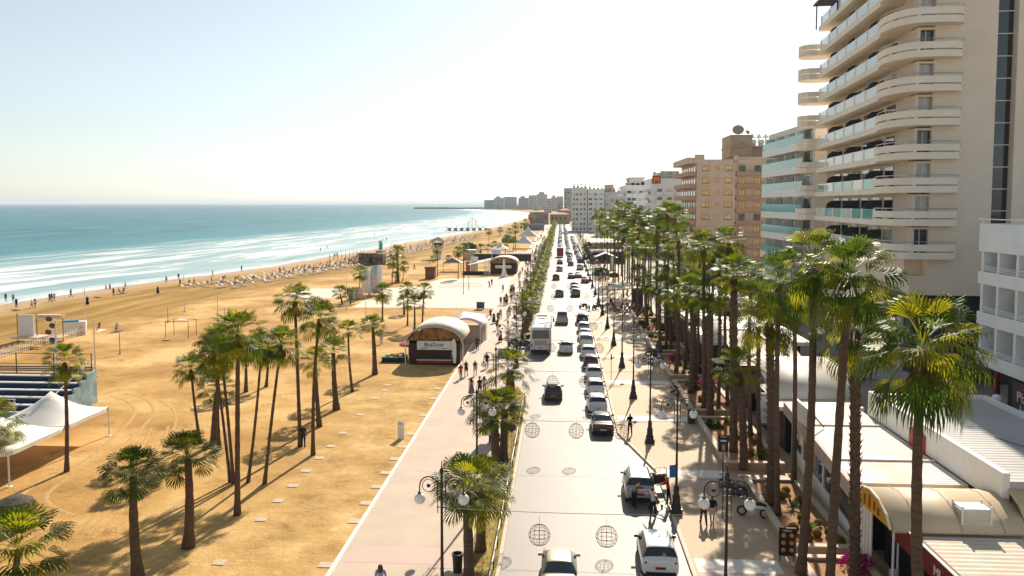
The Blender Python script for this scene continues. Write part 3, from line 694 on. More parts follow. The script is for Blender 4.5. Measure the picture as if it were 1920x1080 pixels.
# white flat roofed restaurant with a glass front
ra = thing('glass_front_restaurant', 'low white roofed restaurant with slanted glass front behind the cactus bed', 'restaurant')
def edgeX(Y): return 15.0 + (Y - 42) * .075
b = MB(); b.prism([(edgeX(41.6), 41.6), (20.95, 41.6), (20.95, 58.4), (edgeX(58.4), 58.4)], 3.55, 3.95); b.build('roof', M_roofw, ra)
b = MB()
b.prism([(edgeX(41.6) - .05, 41.55), (edgeX(41.6) + .18, 41.55), (edgeX(58.4) + .18, 58.4), (edgeX(58.4) - .05, 58.4)], 3.2, 4.02)
b.build('fascia', mat('fascia_cream', (.50, .40, .33), .7, .08), ra)
b = MB()
for k in range(52): y = 41.75 + .32 * k; b.box(edgeX(y) + .19, 20.9, y, y + .07, 3.951, 3.966)
for y in (45.2, 52.3): b.box(edgeX(y) + .2, 20.9, y, y + .14, 3.976, 4.06)
b.build('roof_seam', M_roofw, ra)
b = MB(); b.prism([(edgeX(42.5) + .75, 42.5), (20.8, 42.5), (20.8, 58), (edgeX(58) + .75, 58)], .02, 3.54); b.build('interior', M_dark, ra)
b = MB(); b.prism([(edgeX(42.3) + .5, 42.3), (edgeX(42.3) + .72, 42.3), (edgeX(58) + .72, 58), (edgeX(58) + .5, 58)], .02, 1.15); b.build('low_wall', M_pale, ra)
b = MB(); b.prism([(edgeX(42.3) + .56, 42.3), (edgeX(42.3) + .62, 42.3), (edgeX(58) + .62, 58), (edgeX(58) + .56, 58)], 1.16, 3.5); b.build('window', clear_glass('shop_glass', (.03, .045, .05), .8), ra)
for y in (42.4, 45.6, 48.8, 52.0, 54.4, 57.6):
    q = MB(); q.box(edgeX(y) + .46, edgeX(y) + .76, y - .12, y + .12, 1.155, 3.545); q.build('mullion', M_white, ra)
b = MB(); b.box(edgeX(51) + .48, edgeX(51) + .55, 50.2, 51.8, 1.3, 3.1); pst = b.build('window_poster', M_blueglass, ra)
b = MB(); b.box(edgeX(51) + .44, edgeX(51) + .475, 50.6, 51.3, 1.7, 2.5); b.build('poster_picture', flat('poster_pink', (.55, .25, .22)), pst)
sb_ = thing('roof_sign_box', 'white sign box standing on the edge of the white restaurant roof', 'sign', (edgeX(52.9), 52.9, 4.03))
b = MB(); b.box(-.05, .12, -1.9, 1.9, 0, 1.25); b.build('panel', M_white, sb_); b = MB(); b.rod((.12, -1.5, 1.1), (1.1, -1.2, 0), .05); b.rod((.12, 1.4, 1.1), (1.1, 1.2, 0), .05); b.build('brace', M_wood, sb_)

# big grey roof next to it
rb_ = thing('grey_roof_hall', 'large flat grey roof with raised white parapet edge', 'building')
b = MB(); b.box(21.35, 28.3, 38.6, 54.89, 4.6, 5.2); b.build('roof', M_roofg, rb_)
b = MB(); b.box(21.0, 21.34, 38.6, 55.3, 4.0, 5.6); b.box(21.35, 28.5, 54.9, 55.3, 5.201, 5.45); b.box(28.31, 28.6, 38.6, 54.89, 5.0, 5.5); b.build('parapet', M_white, rb_)
b = MB(); b.box(21.6, 28.2, 38.8, 54.6, .02, 4.59); b.build('wall', M_conc, rb_)
b = MB(); b.box(20.9, 21.5, 46.6, 48.6, 4.0, 5.0); b.lathe([(.35, 0), (.35, .5)], 8, (21.2, 47.6, 5.01)); b.build('roof_fan', M_red, rb_)
b = MB()
for k in range(36): b.box(21.4, 28.25, 39 + .44 * k, 39.05 + .44 * k, 5.201, 5.212)
b.rod((24.5, 46, 5.28), (26.5, 40, 5.28), .05); b.build('roof_seam', mat('roof_seam_grey', (.36, .36, .36), .6), rb_)

# barrel vaulted roof with yellow gable
rc = thing('barrel_roof_restaurant', 'cream barrel vaulted roof with a yellow gable panel', 'restaurant')
b = MB(); pr = [(41.3, 3.3), (41.0, 3.75), (40.2, 4.25), (39.2, 4.45), (38.2, 4.35), (37.2, 3.95), (36.7, 3.45)]
def extrude_x(mb, pr, x0, x1, t=.12):
    n = len(pr); vs = []
    for x in (x0, x1):
        vs += [(x, y, z) for y, z in pr] + [(x, y, z - t) for y, z in pr]
    f = []
    for i in range(n - 1):
        f += [(i, i + 1, 2 * n + i + 1, 2 * n + i), (n + i + 1, n + i, 3 * n + i, 3 * n + i + 1), (i + 1, i, n + i, n + i + 1), (2 * n + i, 2 * n + i + 1, 3 * n + i + 1, 3 * n + i)]
    f += [(0, 2 * n, 3 * n, n), (n - 1, 2 * n - 1, 4 * n - 1, 3 * n - 1)]
    mb.add(vs, f)
extrude_x(b, pr, 15.25, 21.2); 
pr2 = [(y + .5, z + .55) for y, z in pr]; extrude_x(b, pr2, 21.25, 34)
b.build('roof', mat('barrel_roof_sheet', (.66, .53, .36), .55, .06, .8), rc, True)
b = MB()
for x in [16.4 + 1.9 * i for i in range(10)]:
    q = pr if x < 21 else pr2; b.tube([(x, y, z + .01) for y, z in q], .03, 5)
b.build('roof_rib', mat('barrel_rib', (.50, .38, .25), .6), rc)
b = MB(); n = len(pr); b.add([(15.22, y, z) for y, z in pr] + [(15.14, y, z) for y, z in pr], [tuple(range(n)), tuple(reversed(range(n, 2 * n)))] + [(i, n + i, n + (i + 1) % n, (i + 1) % n) for i in range(n)])
gb = b.build('gable_panel', M_yellow, rc)
b = MB()
for y, z, h in ((39.9, 3.5, .5), (39.3, 3.55, .62), (38.7, 3.6, .45), (38.2, 3.55, .35)): b.box(15.11, 15.137, y - .1, y + .1, z, z + h)
b.build('gable_logo', flat('logo_brown', (.35, .08, .02)), gb)
b = MB(); b.tube([(15.1, y, z + .04) for y, z in pr], .06, 6); b.build('gable_trim', M_white, rc)
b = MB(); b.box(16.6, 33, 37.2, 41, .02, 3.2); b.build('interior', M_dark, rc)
for y in (36.8, 41.2):
    q = MB(); q.rod((15.3, y, .12), (15.3, y, 3.5), .06, 8); q.build('post', M_white, rc)
b = MB()
for y in (40.6, 40.2, 39.8, 39.4): b.box(15.24, 15.3, y - .16, y + .16, .15, 3.3)
b.build('folding_door', M_pale, rc)

# corrugated roof cafe with maroon fascia
rd = thing('corrugated_roof_cafe', 'cafe with ribbed cream roof and maroon fascia lettered in white', 'cafe')
b = MB(); x0, x1 = 15.98, 30; ny = 95; vs = []; z0 = 3.2
for i in range(ny):
    y = 38.4 - i * .20; z = z0 + (.045 if i % 2 else 0)
    vs += [(x0, y, z), (x1, y, z)]
b.add(vs, [(2 * i, 2 * i + 2, 2 * i + 3, 2 * i + 1) for i in range(ny - 1)]); b.build('roof', M_corr, rd)
b = MB(); b.box(15.86, 15.97, 20.4, 38.5, 2.45, 3.42); b.box(15.98, 30, 38.42, 38.55, 2.9, 3.36); fas = b.build('fascia', M_maroon, rd)
b = MB(); b.box(15.85, 15.98, 20.4, 38.5, 3.421, 3.47); b.build('fascia_trim', M_white, fas)
b = MB(); b.box(15.99, 16.25, 20.5, 38.3, 3.27, 3.34); b.build('gutter', M_wood, rd)
lettering('MI  offee  CO', .62, M_white, (15.85, 32.3, 2.68), (PI / 2, 0, -PI / 2), fas, .02)
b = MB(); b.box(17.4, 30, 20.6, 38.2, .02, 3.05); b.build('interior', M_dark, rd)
b = MB(); b.box(16.9, 16.95, 21, 38, .15, 2.6); b.build('window', clear_glass('cafe_glass', (.02, .05, .045), .6), rd)
for y in (38.2, 34, 30, 26):
    q = MB(); q.rod((16.1, y, .1), (16.1, y, 3.2), .05, 6); q.build('post', M_white, rd)
ac = thing('roof_cooling_unit', 'white louvred cooling unit standing on the ribbed cafe roof', 'cooling unit', (19.05, 37.45, 3.27))
b = MB(); b.box(-.62, .62, -.45, .45, .12, 1.15)
b.build('casing', M_white, ac)
for x, y in ((-.68, -.5), (.6, -.5), (-.68, .42), (.6, .42)):
    b = MB(); b.box(x, x + .08, y, y + .08, 0, 1.28); b.build('corner_post', M_white, ac)
for s in range(2):
    q = MB()
    for k in range(11):
        z = .18 + k * .085
        if s == 0: q.box(-.58, .58, -.50, -.452, z, z + .05)
        else: q.box(-.67, -.622, -.40, .40, z, z + .05)
    q.build('louvre', mat('louvre_cream', (.72, .66, .58), .5), ac)
b = MB(); b.box(-.7, .7, -.52, .52, 0, .1); b.build('base', M_rubber, ac)

# patio furniture
M_tbl = flat('table_white', (.72, .70, .68), .5)
tb = thing('patio_table', 'long white table on the patio between yellow gable and maroon fascia', 'table', (15.9, 36.6, .12), .1)
b = MB(); b.box(-.55, .55, -.9, .9, .70, .75); b.build('tabletop', M_tbl, tb)
for x in (-.48, .48):
    for y in (-.82, .82):
        q = MB(); q.rod((x, y, 0), (x, y, .7), .03); q.build('leg', M_tbl, tb)
def chair(name, label, loc, rz, m):
    c = thing(name, label, 'chair', loc, rz, 'patio chairs')
    b = MB(); b.box(-.22, .22, -.22, .22, .43, .47); b.build('seat', m, c)
    b = MB(); b.box(-.22, .22, .19, .23, .471, .88); b.build('backrest', m, c)
    for x in (-.2, .2):
        for y in (-.2, .2):
            q = MB(); q.rod((x, y, 0), (x, y, .43), .018, 5); q.build('leg', m, c)
    return c
ch = chair('patio_chair', 'white patio chair at the street end of the long table', (15.1, 36.7, .12), R(90), M_tbl)
dup(ch, (16.75, 36.9, .12), R(-90), 'white patio chair on the cafe side of the long table')
dup(ch, (15.9, 37.9, .12), R(0), 'white patio chair at the far head of the long table')

# restaurants further along: white vaulted canopy, cream awning, plain white roofs
re_ = thing('arched_roof_restaurant', 'white arched roof with dark curved end beside the grey parasols', 'restaurant')
b = MB(); pr = [(61.0, 3.6), (61.6, 4.3), (62.6, 4.9), (64.0, 5.3), (66, 5.45), (68.2, 5.5)]; extrude_x(b, pr, 15.8, 22.2); b.build('roof', M_roofw, re_, True)
b = MB(); b.tube([(22.25, y, z) for y, z in pr], .09, 6); b.build('end_trim', M_slate, re_)
b = MB(); b.box(15.8, 22.2, 60.6, 61.2, 3.15, 3.59); b.build('gutter', M_conc, re_)
b = MB(); b.box(15.9, 22.1, 58.9, 60.59, 3.2, 3.5); b.build('porch_roof', M_roofw, re_)
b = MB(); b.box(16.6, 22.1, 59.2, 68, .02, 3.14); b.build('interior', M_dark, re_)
rf_ = thing('awning_restaurant', 'cream fabric awning with dark front beam and white cross pipe', 'restaurant')
b = MB(); b.add([(15.6, 70.2, 4.2), (21.6, 70.2, 4.2), (21.6, 79, 6.0), (15.6, 79, 6.0), (15.6, 70.2, 4.1), (21.6, 70.2, 4.1), (21.6, 79, 5.9), (15.6, 79, 5.9)], [(0, 1, 2, 3), (7, 6, 5, 4), (0, 4, 5, 1), (1, 5, 6, 2), (2, 6, 7, 3), (3, 7, 4, 0)]); b.build('awning', M_awn, rf_)
b = MB(); b.box(15.5, 21.7, 70.0, 70.19, 3.6, 4.3); b.build('front_beam', M_gpost, rf_)
b = MB(); b.box(15.5, 21.7, 79.01, 79.3, 5.7, 6.1); b.rod((18.6, 79, 6.12), (21.2, 70.3, 4.3), .08); b.build('pipe', M_white, rf_)
b = MB(); b.box(15.9, 21.5, 70.25, 70.3, 1.8, 3.55); b.build('side_screen', M_para, rf_)
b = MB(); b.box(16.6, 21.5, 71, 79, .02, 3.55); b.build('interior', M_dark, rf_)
for x in (15.7, 19, 21.5):
    q = MB(); q.box(x - .1, x + .1, 70.02, 70.18, .02, 3.59); q.build('post', M_gpost, rf_)
rg = thing('white_roof_restaurant', 'stepped white roof restaurant with twin fan cooling units behind the palms', 'restaurant')
b = MB(); b.box(14.9, 26, 84, 95, 3.6, 4.0); b.box(14.9, 25, 95.01, 106, 4.3, 4.8); b.box(15.4, 25, 106.01, 122, 5.4, 6.0); b.build('roof', M_white, rg)
pr = [(83.9, 3.9), (84.6, 4.6), (86, 5.2), (88, 5.6), (90.5, 5.7)]; b = MB(); extrude_x(b, pr, 15.0, 22.3); b.build('vault', M_white, rg, True)
b = MB(); b.tube([(22.4, y, z) for y, z in pr], .14, 6); b.build('vault_trim', M_conc, rg)
b = MB(); b.box(18.4, 25, 96.0, 96.3, 4.81, 6.6); b.build('back_wall', M_rust, rg)
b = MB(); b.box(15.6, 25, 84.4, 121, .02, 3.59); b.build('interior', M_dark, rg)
def fan_unit(x, y, z, label):
    t = thing('fan_cooling_unit', label, 'cooling unit', (x, y, z), 0, 'twin fan cooling units')
    b = MB(); b.box(-.55, .55, -.2, .2, 0, 1.9); b.build('casing', M_white, t)
    for k in (0, 1):
        q = MB(); q.lathe([(.36, 0), (.36, .06)], 14, (0, 0, 0)); f = q.build('fan', M_black, t); f.rotation_euler = (PI / 2, 0, 0); f.location = (0, -.2, .5 + .9 * k)
        q = MB(); q.lathe([(.11, .0), (.11, .03)], 8, (0, 0, .061)); q.build('hub', M_steel, f)
    return t
fu = fan_unit(20.95, 95.6, 4.81, 'twin fan cooling unit on the white roof, the one nearer the sea')
dup(fu, (23.2, 95.6, 4.81), 0, 'twin fan cooling unit on the white roof, the one further inland')

# tall grey parasols
def parasol(name, label, loc, r, h, m, group=None, n=4, rot=45, drop=.9):
    t = thing(name, label, 'parasol', loc, 0, group)
    b = MB(); vs = [(0, 0, h)]; k = n * 4
    for i in range(k):
        a = R(rot) + 2 * PI * i / k; rr_ = r / max(abs(math.cos((a - R(rot) + PI / n) % (2 * PI / n) - PI / n)), .3) * math.cos(PI / n) if n == 4 else r
        vs.append((rr_ * math.cos(a), rr_ * math.sin(a), h - drop))
    vs2 = [(x, y, z - .28) for x, y, z in vs[1:]]
    b.add(vs + vs2, [(0, 1 + i, 1 + (i + 1) % k) for i in range(k)] + [(1 + (i + 1) % k, 1 + i, 1 + k + i, 1 + k + (i + 1) % k) for i in range(k)]); b.build('canopy', m, t)
    b = MB(); b.rod((0, 0, 0), (0, 0, h + .12), .05, 8); b.build('pole', M_white, t)
    b = MB(); b.lathe([(.35, 0), (.35, .1)], 10); b.build('base', M_conc, t)
    return t
parasol('cafe_parasol', 'grey square parasol half behind two palm trunks by the awning', (24.3, 69.3, .02), 2.6, 4.7, M_para, 'grey square parasols', rot=45)
parasol('cafe_parasol', 'grey square parasol standing next to the grey roof hall', (27.6, 68.6, .02), 2.6, 4.7, M_para, 'grey square parasols', rot=45)
kb = thing('menu_board', 'white board with red patches behind the grey roof', 'board', (28.1, 58.3, .02))
b = MB(); b.box(-.9, .9, -.05, .05, 2.2, 5.7); b.build('panel', M_white, kb); b = MB(); b.box(-.5, .5, -.08, -.052, 4.6, 4.9); b.box(-.7, .0, -.08, -.052, 3.9, 4.2); b.box(.2, .7, -.08, -.052, 3.9, 4.2); b.build('red_patch', M_red, kb)
b = MB(); b.rod((0, 0, 0), (0, 0, 2.2), .06); b.build('post', M_black, kb)

# white framed building with the restaurant sign
ww = thing('white_corner_building', 'white building with loggias over a dark ground floor restaurant', 'building')
wy0, wy1 = 46.0, 63.5; wx = 32.1
b = MB(); b.box(wx + 2.0, 60, wy0, wy1, 6.2, 16.8); b.box(wx + .1, wx + 1.99, 61.2, wy1, 15.0, 16.8); b.build('wall', M_bluew, ww)
for k, z in enumerate((6.4, 9.5, 12.6, 15.1)):
    s = MB(); s.box(wx, wx + 1.99, wy0, wy1, z - .35, z + (.6 if k < 3 else 1.75)); sl2 = s.build('loggia_band', M_bluew, ww)
    if k == 3: break
    for y in (63.1, 60.9, 58.4, 55.8, 53.2, 50.6):
        q = MB(); q.box(wx + .1, wx + 1.9, y - .16, y + .16, z + .601, z + 2.74); q.build('pier', M_bluew, sl2)
    q = MB(); 
    for zz in (.72, .86, 1.0): q.box(wx + .05, wx + .1, wy0, wy1 - .3, z + zz, z + zz + .05)
    q.build('handrail', M_white, sl2)
    for y in (62, 59.6, 57.1, 54.5):
        q = MB(); q.box(wx + 1.95, wx + 1.995, y - .8, y + .8, z + .62, z + 2.5); q.build('loggia_door', M_glass if y > 58 else M_curt, sl2)
b = MB(); b.tube([(wx - .05, wy0, 17.2), (wx - .05, wy1, 17.2)], .05, 6); b.rod((wx - .05, 63, 16.8), (wx - .05, 63, 17.2), .04); b.build('roof_rail', M_white, ww)
b = MB(); b.box(wx + 2.3, 60, wy0, wy1 - .5, .02, 6.04); b.build('ground_floor', M_dark, ww)  # solid dark block; the ground floor's shade is put into its colour
b = MB(); b.box(wx + .3, wx + .6, 60.9, 61.3, .02, 6.04); b.build('red_column', M_maroon, ww)
b = MB(); b.box(wx + .35, wx + .5, 46, 58.8, 2.9, 5.7); sgb = b.build('sign_band', mat('sign_brown', (.10, .065, .06), .6), ww)
lettering('Pizza', 1.05, M_white, (wx + .33, 58.25, 4.35), (PI / 2, 0, -PI / 2), sgb, .03, align='LEFT')
lettering('Hut', 1.05, M_white, (wx + .33, 57.85, 3.45), (PI / 2, 0, -PI / 2), sgb, .03, align='LEFT')
b = MB(); b.add([(wx + .3, 58.0, 5.25), (wx + .3, 54.6, 5.25), (wx + .3, 55.6, 5.65), (wx + .3, 56.9, 5.68), (wx + .34, 58.0, 5.25), (wx + .34, 54.6, 5.25), (wx + .34, 55.6, 5.65), (wx + .34, 56.9, 5.68)], [(0, 1, 2, 3), (7, 6, 5, 4), (0, 4, 5, 1), (1, 5, 6, 2), (2, 6, 7, 3), (3, 7, 4, 0)]); b.build('sign_roof_mark', M_red, sgb)
b = MB(); b.box(wx + .30, wx + .345, 54.9, 57.6, 3.12, 3.3); b.build('sign_underline', M_yellow, sgb)
gl = thing('hanging_globe_lamp', 'round white globe lamp in the dark gap before the restaurant sign', 'lamp', (31.2, 58.5, 4.4))
b = MB(); b.ball((0, 0, 0), .36, 14, 10); b.build('globe', M_globe, gl, True); b = MB(); b.rod((0, 0, -4.38), (0, 0, -.3), .05); b.build('post', M_black, gl)

# ---- planters
def planter(x0, x1, y0, y1, label, i):
    t = thing('planter_bed', label, 'planter', (0, 0, 0), 0, 'raised planters along the plaza')
    h = .62; w = .32
    b = MB(); b.box(x0, x1, y0, y0 + w, .1, h); b.box(x0, x1, y1 - w, y1, .1, h); b.box(x0, x0 + w, y0 + w, y1 - w, .1, h); b.box(x1 - w, x1, y0 + w, y1 - w, .1, h); b.build('wall', M_planter, t)
    b = MB(); q = .03; b.box(x0 - q, x1 + q, y0 - q, y0 + w + q, h + .001, h + .08); b.box(x0 - q, x1 + q, y1 - w - q, y1 + q, h + .001, h + .08); b.box(x0 - q, x0 + w + q, y0 + w + q + .001, y1 - w - q - .001, h + .001, h + .08); b.box(x1 - w - q, x1 + q, y0 + w + q + .001, y1 - w - q - .001, h + .001, h + .08); b.build('lit_wall_top', M_pale_top, t)
    b = MB(); b.box(x0 + w, x1 - w, y0 + w, y1 - w, .1, h - .1); b.build('soil', M_soil, t)
PL = [(11.9, 15.3, 30.5, 40.2), (11.9, 15.3, 41.2, 51.6), (11.3, 15.3, 54.6, 66.6), (11.3, 15.4, 68.6, 80.4), (11.3, 15.4, 82.6, 94.4), (11.3, 15.4, 96.6, 108), (11.3, 15.4, 110.6, 122), (11.6, 15.4, 124.6, 136)]
pn = ['pink flowering planter beside the maroon fascia cafe', 'raised planter of golden cacti before the glass front', 'raised planter with green clumps by the blue yellow sign', 'shady raised planter with magenta bush', 'raised planter next to the parked white scooter', 'raised planter with dark low shrubs, fifth from the cactus bed', 'raised planter of orange tipped plants beside the crowded cafe', 'raised planter before the star shaped parasol cafe']
for i, (a, c, d, e) in enumerate(PL): planter(a, c, d, e, pn[i], i)

# small plants in the planters, each its own
def tuft(n, L, w, seed, up=.9):
    b = MB(); r_ = random.Random(seed)
    for i in range(n):
        a = r_.uniform(0, 2 * PI); e = r_.uniform(.25, 1.35) * up; d = Vector((math.cos(a) * math.cos(e), math.sin(a) * math.cos(e), math.sin(e))); s = Vector((-math.sin(a), math.cos(a), 0)) * w
        l = L * r_.uniform(.6, 1); m_ = d * l * .55; t_ = d * l + Vector((0, 0, -.18 * l))
        b.add([-s * .6, s * .6, m_ + s, m_ - s, t_], [(0, 1, 2, 3), (3, 2, 4)])
    return b
def shrub_mb(rx, rz, n, leaf, seed):
    b = MB(); r_ = random.Random(seed)
    for i in range(n):
        d = Vector((r_.gauss(0, 1), r_.gauss(0, 1), abs(r_.gauss(0, 1)) + .05)).normalized() * (r_.random() ** .4); c = Vector((d.x * rx, d.y * rx, d.z * rz))
        u = Vector((r_.gauss(0, 1), r_.gauss(0, 1), r_.gauss(0, 1))).normalized(); v = u.orthogonal().normalized(); l = leaf * r_.uniform(.6, 1.3)
        b.add([c - u * l, c + v * l * .55, c + u * l, c - v * l * .55], [(0, 1, 2, 3)])
    return b
M_cact = leaf_mat('golden_cactus', (.22, .14, .015), (.2, .15, .02), .8)
M_agave = leaf_mat('agave_leaf', (.06, .085, .03), (.12, .15, .03), .5)
M_mag = leaf_mat('bougainvillea', (.42, .015, .19), (.5, .03, .25), .6)
M_lime = leaf_mat('lime_leaf', (.12, .16, .02), (.35, .38, .05), .5)
cac = MB(); 
for i in range(16):
    a0 = 2 * PI * i / 16; pr = [(max(.01, .26 * math.sin(PI * j / 8)), .22 - .25 * math.cos(PI * j / 8)) for j in range(9)]
cac.lathe([(max(.01, .26 * math.sin(PI * j / 8)), .22 - .24 * math.cos(PI * j / 8)) for j in range(9)], 16)
rs = random.Random(4)
for i in range(120):
    d = Vector((rs.gauss(0, 1), rs.gauss(0, 1), rs.gauss(0, 1) + .4)).normalized(); c = Vector((0, 0, .22)) + d * .25; s = d.orthogonal().normalized() * .02; cac.add([c - s, c + s, c + d * .09], [(0, 1, 2)])
cme = cac.build('barrel_cactus', M_cact, None, False).data; bpy.data.objects.remove(bpy.data.objects['barrel_cactus'])
def plant_obj(name, me, label, cat, loc, rz, sc, group):
    o = bpy.data.objects.new(name, me); C.objects.link(o); o.location = loc; o.rotation_euler = (0, 0, rz); o.scale = (sc,) * 3; return tag(o, label, cat, group)
def tmesh(b, name, m):
    o = b.build(name, m); me = o.data; bpy.data.objects.remove(o); return me
MEag = tmesh(tuft(34, .85, .035, 2), 'agave_plant', M_agave); MElime = tmesh(tuft(60, .75, .03, 5), 'lime_clump', M_lime); MEgr = tmesh(shrub_mb(.75, .7, 420, .13, 3), 'green_shrub', M_bush)
MEmag = tmesh(shrub_mb(.8, .75, 460, .10, 8), 'magenta_bush', M_mag); MElow = tmesh(shrub_mb(.55, .35, 200, .09, 9), 'low_shrub', M_bush)
rp = random.Random(21); SZ = .52
cpos = [(13.1, 49.6), (13.9, 49.2), (13.4, 48.3), (14.2, 47.5), (14.1, 45.9), (13.6, 44.9), (14.3, 44.3), (13.8, 42.8), (13.2, 42.2), (14.5, 42.9), (12.7, 43.3), (14.7, 41.9)]
for i, (x, y) in enumerate(cpos): plant_obj('barrel_cactus', cme, 'round golden barrel cactus in the bed before the glass front', 'cactus', (x, y, SZ), rp.random() * 6, rp.uniform(.8, 1.25), 'golden barrel cacti')
plant_obj('agave_plant', MEag, 'spiky green agave standing among the golden cacti', 'plant', (13.6, 46.6, SZ), 0, 1.25, None)
plant_obj('lime_clump', MElime, 'bright lime green clump at the near end of the cactus bed', 'plant', (13.7, 43.7, SZ), 1, 1.0, None)
plant_obj('magenta_bush', MEmag, 'bright magenta bougainvillea at the planter edge by the maroon fascia', 'shrub', (14.6, 39.2, SZ), 1, 1.1, None)
plant_obj('magenta_bush', MEmag, 'magenta bougainvillea in the shady planter behind palm trunks', 'shrub', (14.4, 78.2, SZ), 2, 1.3, None)
plant_obj('magenta_bush', MEmag, 'dark purple bougainvillea in the planter by the scooter', 'shrub', (13.2, 91.5, SZ), 3, 1.1, None)
plant_obj('lime_clump', MElime, 'sunlit lime clump along the plaza side planter, near the blue sign', 'plant', (12.3, 63.6, SZ), 2, 1.2, None)
k = 0
for j, (a, c, d, e) in enumerate(PL[2:]):
    for i in range(15):
        x = rp.uniform(a + .6, c - .6); y = rp.uniform(d + .6, e - .6)
        q = rp.choice([('green_shrub', MEgr, 'green leafy shrub growing in the raised planters among the palm trunks', 'shrub', 'planter shrubs'), ('low_shrub', MElow, 'low dark shrub in the raised planters along the plaza', 'shrub', 'low planter shrubs'), ('barrel_cactus', cme, 'golden cactus in the raised planters beyond the blue sign', 'cactus', 'further golden cacti'), ('lime_clump', MElime, 'yellow green grass clump in the raised planters along the plaza', 'plant', 'planter grass clumps'), ('agave_plant', MEag, 'grey green agave in the raised planters along the plaza', 'plant', 'planter agaves')])
        plant_obj(q[0], q[1], q[2], q[3], (x, y, SZ), rp.random() * 6, rp.uniform(.7, 1.1), q[4])
# ================================================================ PALMS
def frond(b, org, az, el, plen, blen, spread, nl, rnd, droop):
    """fan leaf: curved stalk, then a pleated fan of tapering leaflets whose tips hang"""
    h = Vector((math.cos(az), math.sin(az), 0)); s = Vector((-math.sin(az), math.cos(az), 0))
    d = h * math.cos(el) + Vector((0, 0, math.sin(el)))
    p0 = Vector(org); p1 = p0 + d * plen * .5 + Vector((0, 0, .02)); el2 = el - .35 * droop; d2 = h * math.cos(el2) + Vector((0, 0, math.sin(el2))); p2 = p1 + d2 * plen * .5
    for a, c in ((p0, p1), (p1, p2)): b.add([a - s * .022, a + s * .022, c + s * .018, c - s * .018], [(0, 1, 2, 3)])
    n = s.cross(d2).normalized(); tw = rnd.uniform(-.25, .25); n = (n + s * tw).normalized(); s = (s - n * s.dot(n)).normalized()
    sa = 2 * spread / nl
    for i in range(nl):
        a = -spread + sa * (i + .5); u = (d2 * math.cos(a) + s * math.sin(a)).normalized(); v = n.cross(u).normalized()
        L_ = blen * (.62 + .38 * math.cos(a * .85)) * rnd.uniform(.9, 1.05); fold = (.05 if i % 2 else -.05)
        w = math.tan(sa / 2) * L_ * .62
        m = p2 + u * L_ * .62 + n * (fold * L_ - .06 * L_ * abs(math.sin(a))) + Vector((0, 0, -.05 * L_ * droop))
        k = p2 + u * L_ * .85 + n * fold * .3 * L_ + Vector((0, 0, -.20 * L_ * droop))
        t = p2 + u * L_ * (1.0 - .12 * droop) + Vector((0, 0, -(.40 + .15 * rnd.random()) * L_ * droop))
        b.add([p2, m - v * w, m + v * w, k + v * w * .75, k - v * w * .75, t], [(0, 1, 2), (1, 4, 3, 2), (4, 5, 3)])
def crown_mesh(seed, n=36, m=M_leaf, droop=.85, lo=-.62, size=.94, wind=0.0, m2=None, nl=16):
    r_ = random.Random(seed); b = MB()
    for i in range(n):
        f = i / (n - 1); el = 1.34 - (1.34 - lo) * (f ** .95) + r_.uniform(-.15, .15); az = i * 2.399 + r_.uniform(-.3, .3)
        if wind: az = az - wind * math.sin(az) * .35
        pl = r_.uniform(.85, 1.15) * size * (.7 + .4 * f); bl = r_.uniform(.86, 1.06) * size * (.85 if f < .12 else 1)
        dr = droop * (.25 + 1.0 * f)
        b.m = 1 if (m2 and r_.random() < .33) else 0
        frond(b, (math.cos(az) * .06, math.sin(az) * .06, .05 + .32 * (1 - f)), az, el, pl, bl, R(66 + r_.uniform(-8, 8)), nl, r_, dr)
    o = b.build('crown', [m, m2] if m2 else [m]); me = o.data; bpy.data.objects.remove(o); return me
def skirt_mesh(seed, n=16, size=1.0):
    r_ = random.Random(seed); b = MB()
    for i in range(n):
        az = i * 2.399; el = r_.uniform(-1.35, -.95)
        frond(b, (math.cos(az) * .12, math.sin(az) * .12, .0), az, el, r_.uniform(.3, .55) * size, r_.uniform(.5, .75) * size, R(38), 7, r_, .8)
    b.lathe([(.15, -.45), (.20, -.25), (.17, -.02), (.08, .10)], 9)
    o = b.build('dead_fronds', M_dead); me = o.data; bpy.data.objects.remove(o); return me
CR = [crown_mesh(s, 33 + (s % 4) * 3, m2=M_leafy) for s in (1, 2, 3, 4, 5, 6)]                 # tall palms
CRS = [crown_mesh(s, 38, droop=.45, lo=-.35, m2=M_leafy) for s in (11, 12, 13)]           # short stiff palms
CRW = [crown_mesh(s, 40, droop=1.15, lo=-.68, wind=1.0, m2=M_leafy, nl=20) for s in (21, 22, 23)]  # windblown near palms
CRY = [crown_mesh(s, 38, m=M_leafy, droop=.55, lo=-.45, m2=M_leaf) for s in (31, 32, 33)]  # yellowish verge palms
SK = [skirt_mesh(s) for s in (5, 6, 7)]
pr_ = random.Random(99)
